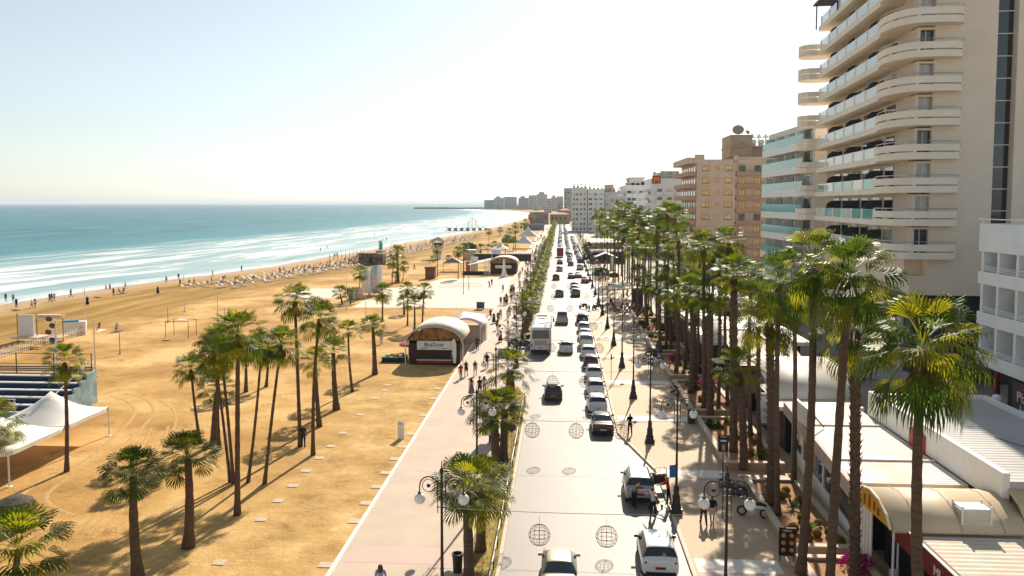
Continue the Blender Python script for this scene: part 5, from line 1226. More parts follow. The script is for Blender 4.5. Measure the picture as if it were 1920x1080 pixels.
# ================================================================ PLACING THE PALMS
ORD = ['first', 'second', 'third', 'fourth', 'fifth', 'sixth', 'seventh', 'eighth', 'ninth', 'tenth', 'eleventh', 'twelfth', 'thirteenth', 'fourteenth', 'fifteenth', 'sixteenth', 'seventeenth', 'eighteenth', 'nineteenth', 'twentieth']
TENS = ['', '', 'twenty', 'thirty', 'forty', 'fifty', 'sixty', 'seventy', 'eighty', 'ninety']
def nth(i):
    if i < 20: return ORD[i]
    t, u = divmod(i + 1, 10); return (TENS[t][:-1] + 'ieth') if u == 0 else TENS[t] + '-' + ORD[u - 1]
LEFT = [  # base pixel, crown pixel, kind, crown scale, trunk radius, label
 (259, 1086, 250, 890, 'short', .88, .26, 'short stout palm on the sand, nearer the camera of the two side by side'),
 (353, 1026, 352, 858, 'short', .92, .27, 'short stout palm with the fullest round crown on the sand'),
 (125, 884, 121, 680, 'tall', .92, .20, 'slim straight palm standing at the corner of the white tent'),
 (20, 1170, 34, 1032, 'yellow', 1.35, .26, 'big low yellowish palm crown cut by the bottom corner of the beach'),
 (-25, 905, -8, 800, 'yellow', 1.2, .22, 'palm fronds cut by the picture edge before the white tent'),
 (375, 830, 358, 692, 'tall', .82, .17, 'slim palm leaning seaward at the edge of the sand clump'),
 (402, 833, 407, 732, 'short', .95, .30, 'low thick palm half hidden behind the leaning sand clump trunks'),
 (411, 843, 408, 668, 'tall', .9, .20, 'straight palm in the heart of the sand clump beside the low thick one'),
 (432, 904, 402, 660, 'tall', .9, .15, 'thin seaward leaning palm of the sand clump, the more slanted one'),
 (438, 906, 413, 648, 'tall', .95, .16, 'thin seaward leaning palm of the sand clump, the steeper one'),
 (445, 965, 446, 628, 'tall', 1.08, .24, 'tallest upright palm at the near end of the sand clump'),
 (465, 904, 490, 655, 'tall', .82, .15, 'thin palm leaning towards the promenade, the more seaward of two'),
 (496, 907, 526, 648, 'tall', .92, .17, 'thin palm with curved foot leaning towards the promenade'),
 (461, 735, 460, 655, 'tall', .8, .24, 'palm standing far behind the tall sand clump'),
 (499, 725, 503, 650, 'tall', .8, .20, 'palm behind the pair leaning towards the promenade'),
 (563, 837, 553, 566, 'tall', 1.0, .22, 'tall palm with a person in its shade by the trunk foot'),
 (587, 853, 598, 598, 'tall', 1.02, .20, 'tall slim palm nearest the promenade in the sand row'),
 (599, 800, 591, 678, 'yellow', .85, .28, 'stout mid height palm just behind the tall slim one'),
 (631, 768, 625, 660, 'short', .88, .27, 'stout mid height palm second in line towards the kiosk'),
 (661, 735, 653, 622, 'yellow', .84, .19, 'slender palm third in line towards the kiosk'),
 (703, 702, 699, 612, 'short', .95, .27, 'stout palm with a mounded foot next to the blackboard kiosk stall'),
 (764, 611, 764, 542, 'tall', .85, .17, 'slim palm behind the kiosk, seaward of the close trio'),
 (777, 622, 777, 572, 'short', 1.0, .22, 'low bushy palm of the trio behind the kiosk'),
 (791, 619, 795, 545, 'tall', .9, .18, 'palm of the trio behind the kiosk nearest its roof'),
 (758, 590, 757, 565, 'short', .8, .22, 'very low palm hidden at the back of the kiosk trio'),
 (717, 603, 717, 548, 'tall', 1.05, .20, 'palm with wide spreading fronds before the picture board'),
 (674, 560, 675, 512, 'tall', 1.0, .15, 'slim palm just seaward of the tall picture board'),
 (642, 571, 638, 549, 'short', .95, .22, 'short palm on the sand, thicker of the pair near the white paving'),
 (657, 570, 659, 552, 'short', .85, .15, 'short thin palm of the pair near the white paving'),
 (735, 534, 737, 492, 'tall', .9, .14, 'slim palm in the clump beyond the picture board'),
 (746, 529, 745, 474, 'short', 1.25, .34, 'thick old palm with the biggest crown beyond the picture board'),
 (755, 527, 757, 499, 'tall', .85, .14, 'thin palm leaning inland beside the thick old one'),
 (741, 530, 742, 516, 'short', .7, .15, 'smallest palm at the foot of the thick old one'),
 (820, 519, 820, 468, 'tall', .85, .15, 'slim palm right beside the brown wooden cabin'),
 (812, 492, 812, 485, 'short', .75, .16, 'tiny palm on the open beach near the lifeguard tower'),
 (841, 493, 841, 484, 'short', .7, .15, 'tiny palm alone on the open beach past the cabin'),
 (859, 523, 859, 472, 'tall', .95, .16, 'slim palm left of two dark poles before the second kiosk'.replace('left of', 'beside')),
 (870, 520, 870, 464, 'tall', .9, .16, 'slim palm nearest the second arched kiosk terrace'),
 (901, 485, 902, 466, 'short', 1.1, .3, 'stocky palm behind the second arched kiosk'),
 (915, 475, 915, 465, 'short', .9, .2, 'small palm behind the flag by the second kiosk'),
 (927, 475, 927, 459, 'tall', .95, .2, 'palm standing right behind the pale tent of the second kiosk'),
 (917, 457, 917, 434, 'tall', 1.0, .16, 'tall lone palm near the beach pier'),
 (938, 443, 938, 431, 'tall', 1.1, .18, 'second lone palm past the beach pier'),
 (953, 467, 950, 447, 'tall', 1.15, .2, 'dense palm in the far grove by the white tents'),
 (967, 475, 967, 432, 'tall', .95, .16, 'tallest palm before the white pyramid tents'),
 (962, 470, 964, 449, 'tall', 1.0, .17, 'drooping palm just before the white pyramid tents'),
 (947, 475, 948, 464, 'short', .9, .2, 'low palm at the front of the far grove'),
 (986, 452, 985, 417, 'tall', 1.15, .17, 'palm rising above the white pyramid tents'),
 (955, 445, 955, 434, 'short', 1.2, .2, 'pale green palm at the back of the far grove'),
 (966, 441, 966, 422, 'tall', 1.15, .2, 'leaning palm at the back of the far grove'),
 (978, 440, 977, 423, 'tall', 1.2, .2, 'palm behind the tallest tent palm'),
 (1000, 424, 1000, 408, 'tall', 1.5, .24, 'last palm on the beach before the stone fort'),
]
for (bx, by, cx, cy, kind, sc, r0, lab) in LEFT:
    b0 = G(bx, by); tp = PY(cx, cy, b0.y); tp.z -= .10
    r0 = r0 if r0 > .24 and kind == 'short' else r0 * .72; palm(b0, tp, lab, kind, sc, r0, r0 * .66, 0, 'palms on the beach side', skirt=(kind == 'tall'), bend=random.Random(bx).uniform(-.12, .12) * (tp.z / 6))
# verge palms: short, yellow green
VERGE = [(880, 1098, 876, 918, 1.08, .25, 'yellow green palm by the street bin, the seaward one of the near verge pair'), (901, 1032, 904, 908, 1.05, .24, 'yellow green palm of the near verge pair, beside the railing'),
         (931, 872, 924, 772, 1.05, .30, 'palm directly behind the advertising panel'), (944, 866, 946, 765, 1.05, .28, 'palm between advertising panel and no parking sign'), (957, 746, 957, 692, 1.3, .42, 'broad solitary palm with thick trunk at the near side of the bus bay')]
for (bx, by, cx, cy, sc, r0, lab) in VERGE:
    b0 = G(bx, by, .1); tp = PY(cx, cy, b0.y); tp.z -= .1; palm(b0, tp, lab, 'yellow', sc, r0, r0 * .85, 0, 'palms on the verge between promenade and road', False, bend=0)
rv = random.Random(8); Y = 113.0; i = 0
while Y < 640:
    x = -4.75 + rv.uniform(-.35, .35); hgt = rv.uniform(2.6, 3.7); palm((x, Y, .1), (x + rv.uniform(-.2, .2), Y, hgt), f'yellow green verge palm, {nth(i)} beyond the bus in the long hedge like row', 'yellow', rv.uniform(.95, 1.2), .34, .30, 0, 'palms on the verge between promenade and road', False, bend=0)
    Y += rv.uniform(5.2, 7.5) if Y < 330 else rv.uniform(8, 11); i += 1
# inland rows: crown pixel and distance inland from the street axis fix each palm
RIGHT = [(1728, 660, 12.6, 'wind', 0, 1.42, .5), (1592, 522, 12.4, 'wind', 0, 1.3, -.5), (1604, 618, 13.6, 'wind', 2, 1.25, .3), (1524, 492, 11.9, 'wind', 0, 1.2, -.2), (1461, 528, 12.3, 'wind', 0, 1.25, .2), (1442, 600, 12.2, 'wind', 2, 1.2, .3),
 (1384, 690, 11.9, 'yellow', 2, 1.05, .5), (1408, 520, 14.5, 'tall', 0, 1.0, .2), (1376, 512, 12.3, 'tall', 2, 1.0, .2), (1366, 452, 14.6, 'tall', 0, 1.0, .2), (1320, 462, 12.3, 'tall', 0, 1.05, .2), (1340, 466, 14.0, 'tall', 0, .95, .0), (1372, 570, 13.3, 'yellow', 2, 1.05, .3),
 (1331, 552, 12.5, 'tall', 2, 1.05, .2), (1297, 546, 12.3, 'tall', 2, 1.1, .1), (1268, 550, 12.2, 'tall', 2, 1.1, .1), (1285, 505, 14.4, 'tall', 1, 1.05, .2), (1306, 530, 13.5, 'tall', 2, 1.0, .1), (1250, 495, 12.9, 'tall', 2, 1.1, .1), (1232, 432, 13.5, 'tall', 0, 1.15, .1),
 (1247, 440, 14.6, 'tall', 1, 1.1, .2), (1251, 400, 14.0, 'tall', 0, 1.15, .2), (1268, 410, 14.8, 'tall', 0, 1.2, .1), (1273, 450, 13.1, 'tall', 1, 1.05, .1), (1195, 514, 12.0, 'yellow', 2, 1.15, .1), (1211, 460, 13.0, 'tall', 1, 1.2, .1), (1186, 468, 12.0, 'tall', 1, 1.2, .1), (1238, 540, 11.9, 'tall', 2, 1.1, .1),
 (1214, 530, 12.7, 'tall', 2, 1.1, .1), (1160, 420, 12.3, 'tall', 1, 1.3, .1), (1129, 400, 12.4, 'tall', 0, 1.3, .1), (1145, 404, 13.5, 'tall', 0, 1.3, .0), (1160, 391, 14.0, 'tall', 0, 1.25, .1), (1181, 393, 14.4, 'tall', 0, 1.25, .1), (1200, 404, 14.7, 'tall', 0, 1.2, .0), (1217, 412, 15.0, 'tall', 0, 1.2, .1),
 (1171, 398, 13.0, 'tall', 0, 1.2, .1), (1190, 410, 13.6, 'tall', 1, 1.2, .1), (1150, 413, 12.1, 'tall', 0, 1.3, .1), (1176, 424, 12.7, 'tall', 1, 1.2, .1), (1206, 433, 14.0, 'tall', 1, 1.15, .0), (1139, 430, 12.0, 'tall', 1, 1.3, .1), (1118, 402, 12.6, 'tall', 0, 1.4, .1), (1222, 462, 14.6, 'tall', 1, 1.1, .1), (1196, 442, 12.6, 'tall', 1, 1.15, .1),
 (1312, 470, 14.6, 'tall', 0, 1.0, .1), (1262, 470, 14.9, 'tall', 1, 1.05, .1), (1349, 508, 13.6, 'tall', 1, .95, .1), (1236, 410, 15.0, 'tall', 0, 1.15, .1), (1169, 445, 11.8, 'tall', 1, 1.2, .1), (1153, 455, 11.8, 'short', 1, 1.3, .1), (1425, 560, 14.2, 'tall', 1, .95, .2), (1490, 560, 14.8, 'tall', 0, .95, .2),
 (1125, 425, 13.0, 'tall', 0, 1.4, .1), (1134, 412, 14.2, 'tall', 0, 1.35, .1), (1165, 407, 14.8, 'tall', 0, 1.2, .1), (1185, 440, 14.5, 'tall', 1, 1.15, .1), (1290, 560, 14.2, 'tall', 2, 1.0, .1), (1322, 590, 13.9, 'short', 2, 1.0, .1), (1258, 590, 13.4, 'short', 2, 1.0, .1)]
pl_ = []
for (cx, cy, X, kind, boots, sc, lean) in RIGHT:
    p = PX(cx, cy, X); pl_.append((p.y, X, p, kind, boots, sc, lean))
pl_.sort(key=lambda q: q[0]); cnt = {}
for (Yp, X, p, kind, boots, sc, lean) in pl_:
    row = 'plaza side' if X < 12.75 else 'middle' if X < 14.05 else 'restaurant side'; ht = 'tall' if p.z > 11.5 else 'medium' if p.z > 7 else 'low'
    key = (row, ht); i = cnt.get(key, 0); cnt[key] = i + 1
    bk = {0: 'smooth', 1: 'partly stubbed', 2: 'leaf stubbed'}[boots]
    lab = f'{ht} {bk} palm, {nth(i)} {ht} one in the {row} planter row from the camera'
    if Yp < 30: lab = 'wind swept palm with orange dead fronds before the grey roof and ribbed cafe roof'
    r0 = (.25 if Yp < 80 else .19) if boots == 2 else .145 if Yp > 90 else .17 if Yp > 40 else .225
    palm((X + lean, Yp, .5), (p.x, p.y, p.z - .15), lab, kind, sc, r0, r0 * (.9 if boots == 2 else .68), boots, 'palms in the planters along the plaza', kind != 'short', bend=random.Random(cx_ := int(X * 100 + Yp)).uniform(-.3, .3))
palm((18.6, 25.0, .5), (17.9, 25.0, 10.45), 'palm beyond the picture edge whose frond hangs over the grey roof', 'wind', 1.25, .23, .16, 0, 'palms in the planters along the plaza', True)

# ================================================================ STREET LAMPS, CABLES, WIRE BALLS
LP0 = lamp_proto(); LAMPY = [32.6 + 14.05 * k for k in range(22)]; first = True
for side, X in (('plaza', 6.85), ('promenade', -4.95)):
    for k, Y in enumerate(LAMPY):
        if side == 'promenade' and k > 16: break
        lab = f'black twin globe street lamp on the {side} side, {nth(k)} of its row from the camera'
        if first: LP0.location = (X, Y, .12); LP0['label'] = lab; LP0['group'] = 'twin globe street lamps'; first = False
        else: dup(LP0, (X, Y, .12 if side == 'plaza' else .06), 0, lab, 'twin globe street lamps')
WB = ball_mesh(); names_ = ['promenade side', 'middle', 'plaza side']
XS = [(-.85, 1.95), (-1.65, .95, 3.55), (-.6, 1.85), (-.9, 3.6), (-1.4, 3.7), (-1.3, 1.2), (-1.0, 3.8), (-1.1, 1.4)]
ZS = [4.55, 4.95, 4.75, 4.8, 4.7, 4.8, 4.7, 4.8]
for k, (xs, z) in enumerate(zip(XS, ZS)):
    Y = LAMPY[k]; b = MB(); P = []
    for i in range(21):
        t = i / 20; P.append((-4.9 + 11.7 * t, Y + .05, 5.62 - .12 * 4 * t * (1 - t)))
    b.tube(P, .013, 4); tag(b.build('festoon_cable', mat('cable_pale', (.5, .44, .36), .6)), f'thin pale cable strung over the road between the {nth(k)} pair of lamps', 'cable', 'cables over the road')
    for j, x in enumerate(xs):
        nm = names_[j] if len(xs) == 3 else ('promenade side', 'plaza side')[j]
        plant_obj('wire_ball', WB, f'rusty wire ball hanging over the road from the {nth(k)} cable, {nm} one', 'ornament', (x, Y + .05, z), k + j, 1.0, 'wire balls over the road')
        q = MB(); 
# ================================================================ VEHICLES
t = car('suv', 'white', 'white crossover parked at the plaza kerb, the one nearest the camera', (4.95, 40.3, .012), R(-1), 'r')
t = car('suv', 'silver', 'silver estate with opened front door and people unloading its tailgate', (4.95, 50.2, .012), R(-1.5), 'r', rails=True)
dr = MB(); V_ = [(0, 0), (1.0, 0), (1.02, .6), (.86, .72), (0, .66)]
dr.add([(x, .03, .38 + z) for x, z in V_] + [(x, -.03, .38 + z) for x, z in V_], [(0, 1, 2, 3, 4), (9, 8, 7, 6, 5)] + [(i, 5 + i, 5 + (i + 1) % 5, (i + 1) % 5) for i in range(5)])
do = dr.build('open_door', PAINT['silver'], t); do.location = (.93, .55, 0); do.rotation_euler = (0, 0, R(12))
q = MB(); q.box(.1, .9, -.05, -.031, .45, .95); q.build('door_lining', M_black, do)
q = MB(); q.tube([(.02, 0, 1.03), (.25, 0, 1.46), (.75, 0, 1.50), (.92, 0, 1.40), (.96, 0, 1.06)], .03, 5); q.build('door_frame', PAINT['silver'], do)
q = MB(); q.cbox((.1, -.14, 1.12), (.12, .2, .14)); q.build('mirror', M_black, do)
car('sedan', 'black', 'dark saloon parked at the chamfered plaza kerb', (3.4, 64.6, .012), R(0), 'w')
PK = [('hatch', 'white', 3.25, 70.9, 'white hatchback with big red tail lamps parked behind the dark saloon', 'w'), ('hatch', 'white', 3.35, 77.2, 'white hatchback parked second ahead of the dark saloon', 'w'), ('hatch', 'white', 3.5, 83.7, 'white hatchback parked third ahead of the dark saloon', 'w'),
 ('hatch', 'maroon', 3.4, 89.6, 'dark red hatchback parked among white cars before the white van', 'w'), ('hatch', 'white', 3.3, 95.6, 'white hatchback with red tail parked right behind the white van', 'w'), ('van', 'white', 3.25, 102.3, 'white panel van parked at the plaza kerb', 'y'), ('sedan', 'white', 3.3, 108.4, 'white saloon parked just ahead of the white van', 'w'),
 ('hatch', 'silver', 3.3, 114.4, 'silver hatchback parked behind the black jeep', 'w')]
for kd, pt, x, y, lab, pl in PK: car(kd, pt, lab, (x, y, .012), R(random.Random(int(y)).uniform(-1.5, 1.5)), pl)
j = car('suv', 'black', 'black jeep with a spare wheel on its back', (3.3, 122.5, .012), 0, 'w'); a_, c_ = wheel_meshes(); w_ = link('spare_wheel', a_, j); w_.location = (.25, -2.12, .95); w_.rotation_euler = (PI / 2, 0, 0); link('rim', c_, w_)
car('hatch', 'black', 'black hatchback with white roof driving away past the palms', (-.68, 75.2, .012), R(1.5), 'y')
q = MB(); q.box(-.50, .50, -1.15, .30, 1.47, 1.535); 
qq = q.build('white_roof', PAINT['white'], bpy.data.objects[[o.name for o in C.objects if o.name.startswith('car') and o.get('label', '').startswith('black hatchback with white roof')][0]])
car('hatch', 'white', 'white hatchback driving behind the coach in the inland lane', (.68, 98.6, .012), 0, 'w')
# pickup
pk = thing('pickup_truck', 'silver pickup with open bed driving ahead of the white hatchback', 'pickup', (.25, 122.8, .012), 0, 'cars on the seafront road')
b = MB(); b.prism([(-.9, -2.5), (.9, -2.5), (.9, 2.3), (.7, 2.5), (-.7, 2.5), (-.9, 2.3)], .38, .72); b.box(-.9, -.8, -2.5, -.25, .721, 1.08); b.box(.8, .9, -2.5, -.25, .721, 1.08); b.box(-.799, .799, -2.5, -2.42, .721, 1.08)
b.add([(-.88, -.2, .721), (.88, -.2, .721), (.88, 2.35, .721), (-.88, 2.35, .721), (-.86, -.2, 1.1), (.86, -.2, 1.1), (.82, 2.3, .98), (-.82, 2.3, .98)], [(0, 1, 5, 4), (1, 2, 6, 5), (2, 3, 7, 6), (3, 0, 4, 7), (4, 5, 6, 7)])
b.add([(-.80, -.18, 1.101), (.80, -.18, 1.101), (.80, 1.3, 1.06), (-.80, 1.3, 1.06), (-.66, -.02, 1.66), (.66, -.02, 1.66), (.64, .72, 1.64), (-.64, .72, 1.64)], [(0, 1, 5, 4), (1, 2, 6, 5), (2, 3, 7, 6), (3, 0, 4, 7), (4, 5, 6, 7)]); b.build('body', PAINT['silver'], pk)
b = MB(); b.add([(-.70, -.195, 1.16), (.70, -.195, 1.16), (.60, -.06, 1.58), (-.60, -.06, 1.58)], [(0, 1, 2, 3)]); b.build('rear_window', M_glass, pk)
b = MB(); b.tube([(-.75, -.35, 1.08), (-.7, -.35, 1.72), (.7, -.35, 1.72), (.75, -.35, 1.08)], .035, 6); b.build('roll_bar', M_black, pk)
b = MB(); b.box(-.78, .78, -2.4, -.3, .722, .74); b.build('bed_floor', M_rubber, pk)
wheels(pk, (-1.5, 1.5), .8, .36)
for s in (-1, 1):
    q = MB(); q.box(s * .85 - .05, s * .85 + .05, -2.52, -2.46, .72, 1.02); q.build('tail_light', M_tail, pk)
# coach
bs = thing('coach', 'white coach with dark rear window standing in the bus bay', 'coach', (-2.45, 102.4, .012), R(.5))
def rrect(w, y0, y1, r, n=4):
    P = []
    for cx, cy, a0 in ((w - r, y0 + r, -90), (w - r, y1 - r, 0), (-w + r, y1 - r, 90), (-w + r, y0 + r, 180)):
        for i in range(n + 1): a = R(a0 + 90 * i / n); P.append((cx + r * math.cos(a), cy + r * math.sin(a)))
    return P
b = MB(); secs = [(0, .32, .0), (0, 2.9, 0), (.06, 3.15, 0), (.16, 3.30, 0), (.45, 3.36, 0)]; P0 = None; base_i = len(b.v)
n_ = len(rrect(1.27, -6, 6, .25))
for ins, z, _ in secs: b.v += [(x, y, z) for x, y in rrect(1.27 - ins, -6 + ins * .8, 6 - ins, .25)]
for i in range(len(secs) - 1):
    for k in range(n_): b.f.append((i * n_ + k, i * n_ + (k + 1) % n_, (i + 1) * n_ + (k + 1) % n_, (i + 1) * n_ + k)); b.mi.append(0)
b.f.append(tuple((len(secs) - 1) * n_ + k for k in range(n_))); b.mi.append(0); b.build('body', PAINT['white'], bs, False)
b = MB(); b.add([(-1.05, -6.012, 1.95), (1.05, -6.012, 1.95), (1.0, -6.0, 3.0), (-1.0, -6.0, 3.0), (-1.05, -5.95, 1.95), (1.05, -5.95, 1.95), (1.0, -5.9, 3.0), (-1.0, -5.9, 3.0)], [(0, 1, 2, 3), (0, 4, 5, 1), (1, 5, 6, 2), (2, 6, 7, 3), (3, 7, 4, 0)]); b.build('rear_window', mat('coach_rear_glass', (.16, .165, .17), .25, .06, spec=.7), bs)
b = MB(); b.box(-.8, .8, -6.02, -5.98, 1.15, 1.75); b.build('engine_cover', PAINT['silver'], bs)
for s in (-1, 1):
    b = MB(); b.box(s * 1.275 - .01, s * 1.275 + .01, -5.4, 5.4, 1.75, 2.75); b.build('side_window', M_glass, bs)
    q = MB(); q.box(s * 1.1 - .08, s * 1.1 + .08, -6.025, -5.97, .95, 1.35); q.build('tail_light', M_tail, bs)
    q = MB(); q.tube([(s * 1.2, 5.8, 3.0), (s * 1.55, 6.05, 2.9), (s * 1.55, 6.05, 2.3)], .05, 5); q.cbox((s * 1.55, 6.05, 2.45), (.2, .12, .5)); q.build('mirror', M_black, bs)
b = MB(); b.box(-.4, .4, 1.5, 2.3, 3.361, 3.45); b.box(-.35, .35, -3.0, -2.3, 3.361, 3.43); b.box(-.7, .7, 3.6, 5.0, 3.361, 3.55); b.build('roof_hatch', M_pale, bs)
b = MB(); b.cbox((0, -6.03, .85), (.5, .03, .12)); b.build('number_plate', M_ply, bs); wheels(bs, (-3.6, 3.8), 1.1, .48)
b = MB(); b.box(-1.2, 1.2, -6.06, -5.9, .34, .6); b.build('rear_bumper', M_rubber, bs)
# cars further up, moving and parked
FAR = [('suv', 'grey', 2.95, 158.5, 'grey off roader at the end of the near parked row beyond the motorbikes'), ('hatch', 'silver', 2.95, 166, 'silver hatchback just beyond the grey off roader'), ('hatch', 'white', 2.95, 173, 'pale hatchback third beyond the motorbikes'), ('sedan', 'red', 5.6, 186, 'red saloon half on the pavement corner'),
 ('sedan', 'grey', 2.6, 197, 'dark saloon side by side with a silver one'), ('sedan', 'silver', 4.4, 199, 'silver saloon side by side with the dark one'), ('suv', 'white', 5.3, 222, 'white off roader with dark rear window by the lamp row'), ('hatch', 'grey', 2.9, 236, 'grey hatchback waiting in the inland lane past the side by side saloons'),
 ('hatch', 'grey', -.25, 158, 'grey hatchback driving well ahead of the coach'), ('hatch', 'red', -1.1, 192, 'red hatchback driving alone in the sunlit seaward lane'), ('hatch', 'silver', -.35, 217, 'pale hatchback following the dark saloon in the seaward lane'), ('sedan', 'black', -.3, 243, 'dark saloon right behind the red box van')]
for kd, pt, x, y, lab in FAR: car(kd, pt, lab, (x, y, .012), R(random.Random(int(y)).uniform(-2, 2)), 'w', simple=False)
rvn = thing('box_van', 'red box van in the seaward lane among the far traffic', 'van', (-.25, 274, .012))
b = MB(); b.box(-1.15, 1.15, -3.2, 1.4, .7, 3.3); b.build('box', PAINT['maroon'], rvn); b = MB(); b.prism([(-1.05, 1.45), (1.05, 1.45), (1.0, 3.0), (-1.0, 3.0)], .45, 2.3); b.build('cab', PAINT['red'], rvn); b = MB(); b.box(-1.0, 1.0, -3.1, 2.6, .42, .699); b.build('chassis', M_black, rvn)
b = MB(); b.box(-1.05, 1.05, -3.23, -3.201, .85, 3.15); b.build('rear_door', PAINT['red'], rvn); wheels(rvn, (-2, 2.1), .95, .42)
rc_ = random.Random(17); cols_ = ['silver', 'white', 'grey', 'black', 'red', 'white', 'silver', 'brown', 'blue', 'white', 'grey']; Y = 300; i = 0
word = {'silver': 'silver', 'white': 'white', 'grey': 'grey', 'black': 'black', 'red': 'red', 'brown': 'brown', 'blue': 'blue'}
for lane, x0, ya, yb, st, nm in ((0, -.4, 296, 660, 9.5, 'seaward lane queue beyond the red box van'), (1, 2.8, 252, 640, 10.5, 'inland lane beyond the grey hatchback'), (2, 5.9, 248, 420, 7.2, 'parking bay by the lamps past the white off roader')):
    Y = ya; i = 0
    while Y < yb:
        pt = cols_[(i * 3 + lane * 4 + (i // 4)) % len(cols_)]; car(['hatch', 'sedan', 'hatch', 'suv'][(i + lane) % 4], pt, f'{word[pt]} car, {nth(i)} of the {nm}', (x0 + rc_.uniform(-.3, .3), Y, .012), R(rc_.uniform(-2, 2)), 'w', simple=True)
        Y += st * rc_.uniform(.8, 1.3); i += 1
# gold saloon near the bottom edge
car('sedan', 'gold', 'pale gold saloon driving away at the bottom edge of the road', (-.02, 38.0, .012), R(.3), 'w')

# motorbikes and scooters
def scooter(label, loc, rz, m, group='parked motorbikes and scooters'):
    t = thing('motorbike', label, 'motorbike', loc, rz, group); a, c = wheel_meshes()
    for y in (-.62, .68):
        w = link('wheel', a, t); w.scale = (.9, .9, .55); w.rotation_euler = (0, PI / 2, 0); w.location = (0, y, .29); link('rim', c, w)
    b = MB(); b.tube([(0, -.75, .62), (0, -.45, .66), (0, .0, .62), (0, .25, .72), (0, .42, .62)], [.08, .15, .16, .17, .07], 8); b.tube([(0, -.1, .35), (0, .3, .4)], [.17, .15], 8); b.build('body', m, t, True)
    b = MB(); b.tube([(0, -.7, .74), (0, -.35, .80), (0, .05, .78)], [.09, .14, .10], 8); b.build('seat', M_rubber, t, True)
    b = MB(); b.tube([(-.36, .32, 1.02), (-.1, .46, 1.0), (.1, .46, 1.0), (.36, .32, 1.02)], .02, 5); b.rod((0, .46, 1.0), (0, .68, .3), .035); b.build('handlebar', M_black, t)
    b = MB(); b.lathe([(.03, -.06), (.09, -.02), (.09, .05)], 8, (0, .55, .85)); b.build('headlight', M_steel, t)
    return t
scooter('black motorbike parked on the plaza by the couple walking', (11.05, 49.2, .12), R(30), PAINT['black']); scooter('white and black scooter parked behind the near lamp globe', (11.3, 46.4, .12), R(70), PAINT['white'])
scooter('black motorbike with top box parked beside the planter corner', (10.6, 50.5, .12), R(20), PAINT['black'])
scooter('dark scooter standing alone in the palm shade by the planter wall', (10.9, 76.5, .12), R(15), PAINT['grey']); scooter('white scooter parked between planter and dark dustbin', (10.9, 90.5, .12), R(60), PAINT['white']); scooter('black motorbike beside the white scooter at the planter', (10.6, 96.5, .12), R(20), PAINT['black'])
for k, (x, y) in enumerate(((4.9, 137), (5.8, 138), (6.6, 139.5), (4.0, 139.5))): scooter(['first', 'second', 'third', 'fourth'][k] + ' motorbike of the cluster where the kerb curves, counted from the plaza kerb corner', (x, y, .012), R(20 * k), PAINT[['black', 'grey', 'black', 'red'][k]])
scooter('white scooter parked in the dark gap behind the grey roof hall', (30.2, 60.0, .02), R(60), PAINT['white'])
for k, (px, py) in enumerate(((968, 655), (975, 650), (983, 652), (990, 640), (962, 648))):
    p = G(px, py, .05); scooter(['dark', 'black', 'grey', 'maroon', 'black'][k] + ' motorbike in the cluster beside the coach, ' + ['nearest the bench', 'second from the bench', 'third from the bench', 'closest to the coach wheel', 'furthest towards the sea'][k], (p.x, p.y, .055), R(40 + 25 * k), PAINT[['grey', 'black', 'grey', 'maroon', 'black'][k]])

# stroller by the silver estate
sr = thing('baby_stroller', 'orange and black baby stroller beside the open tailgate', 'stroller', (5.75, 47.6, .012), R(-40))
b = MB(); b.tube([(0, .25, .35), (0, .05, .42), (0, -.1, .8)], [.14, .19, .17], 8); b.build('seat', flat('stroller_orange', (.55, .22, .06)), sr, True)
b = MB(); b.tube([(-.22, .35, .1), (-.22, -.35, .95), (.22, -.35, .95), (.22, .35, .1)], .02, 5); b.tube([(-.22, -.3, .1), (-.22, .1, .55)], .02, 5); b.tube([(.22, -.3, .1), (.22, .1, .55)], .02, 5); b.build('frame', M_black, sr)
for x in (-.24, .24):
    for y in (-.3, .35):
        q = MB(); q.lathe([(.11, -.02), (.11, .02)], 10); w = q.build('wheel', M_rubber, sr); w.rotation_euler = (0, PI / 2, 0); w.location = (x, y, .11)
# ================================================================ BEACH SIDE BUILDINGS AND FURNITURE
def arch_pts(w, h0, h1, n=12):
    """arched gable outline from (-w,h0) over the top to (w,h0)"""
    return [(-w * math.cos(PI * i / n), h0 + (h1 - h0) * math.sin(PI * i / n)) for i in range(n + 1)]
def vault(mb, P, y0, y1, t=.12):
    n = len(P); vs = []
    for y in (y0, y1): vs += [(x, y, z) for x, z in P] + [(x * .97, y, z - t) for x, z in P]
    f = []
    for i in range(n - 1): f += [(i + 1, i, 2 * n + i, 2 * n + i + 1), (n + i, n + i + 1, 3 * n + i + 1, 3 * n + i), (i, i + 1, n + i + 1, n + i), (2 * n + i + 1, 2 * n + i, 3 * n + i, 3 * n + i + 1)]
    f += [(0, n, 3 * n, 2 * n), (n - 1, 3 * n - 1, 4 * n - 1, 2 * n - 1)]
    mb.add(vs, f)
M_kiosk = mat('kiosk_timber', (.055, .028, .020), .75, .25, 2.5, stretch=(1, 1, 6))
M_art = mat('gable_artwork', (.12, .06, .03), .6, .6, 1.6, col2=(.50, .24, .08))
M_blue = flat('letter_blue', (.02, .035, .22), .5)
M_navy = mat('navy_paint', (.012, .035, .085), .55, .12, 1)
M_ltblue = mat('light_blue_mural', (.22, .42, .50), .7, .25, 1.2, col2=(.42, .58, .62))
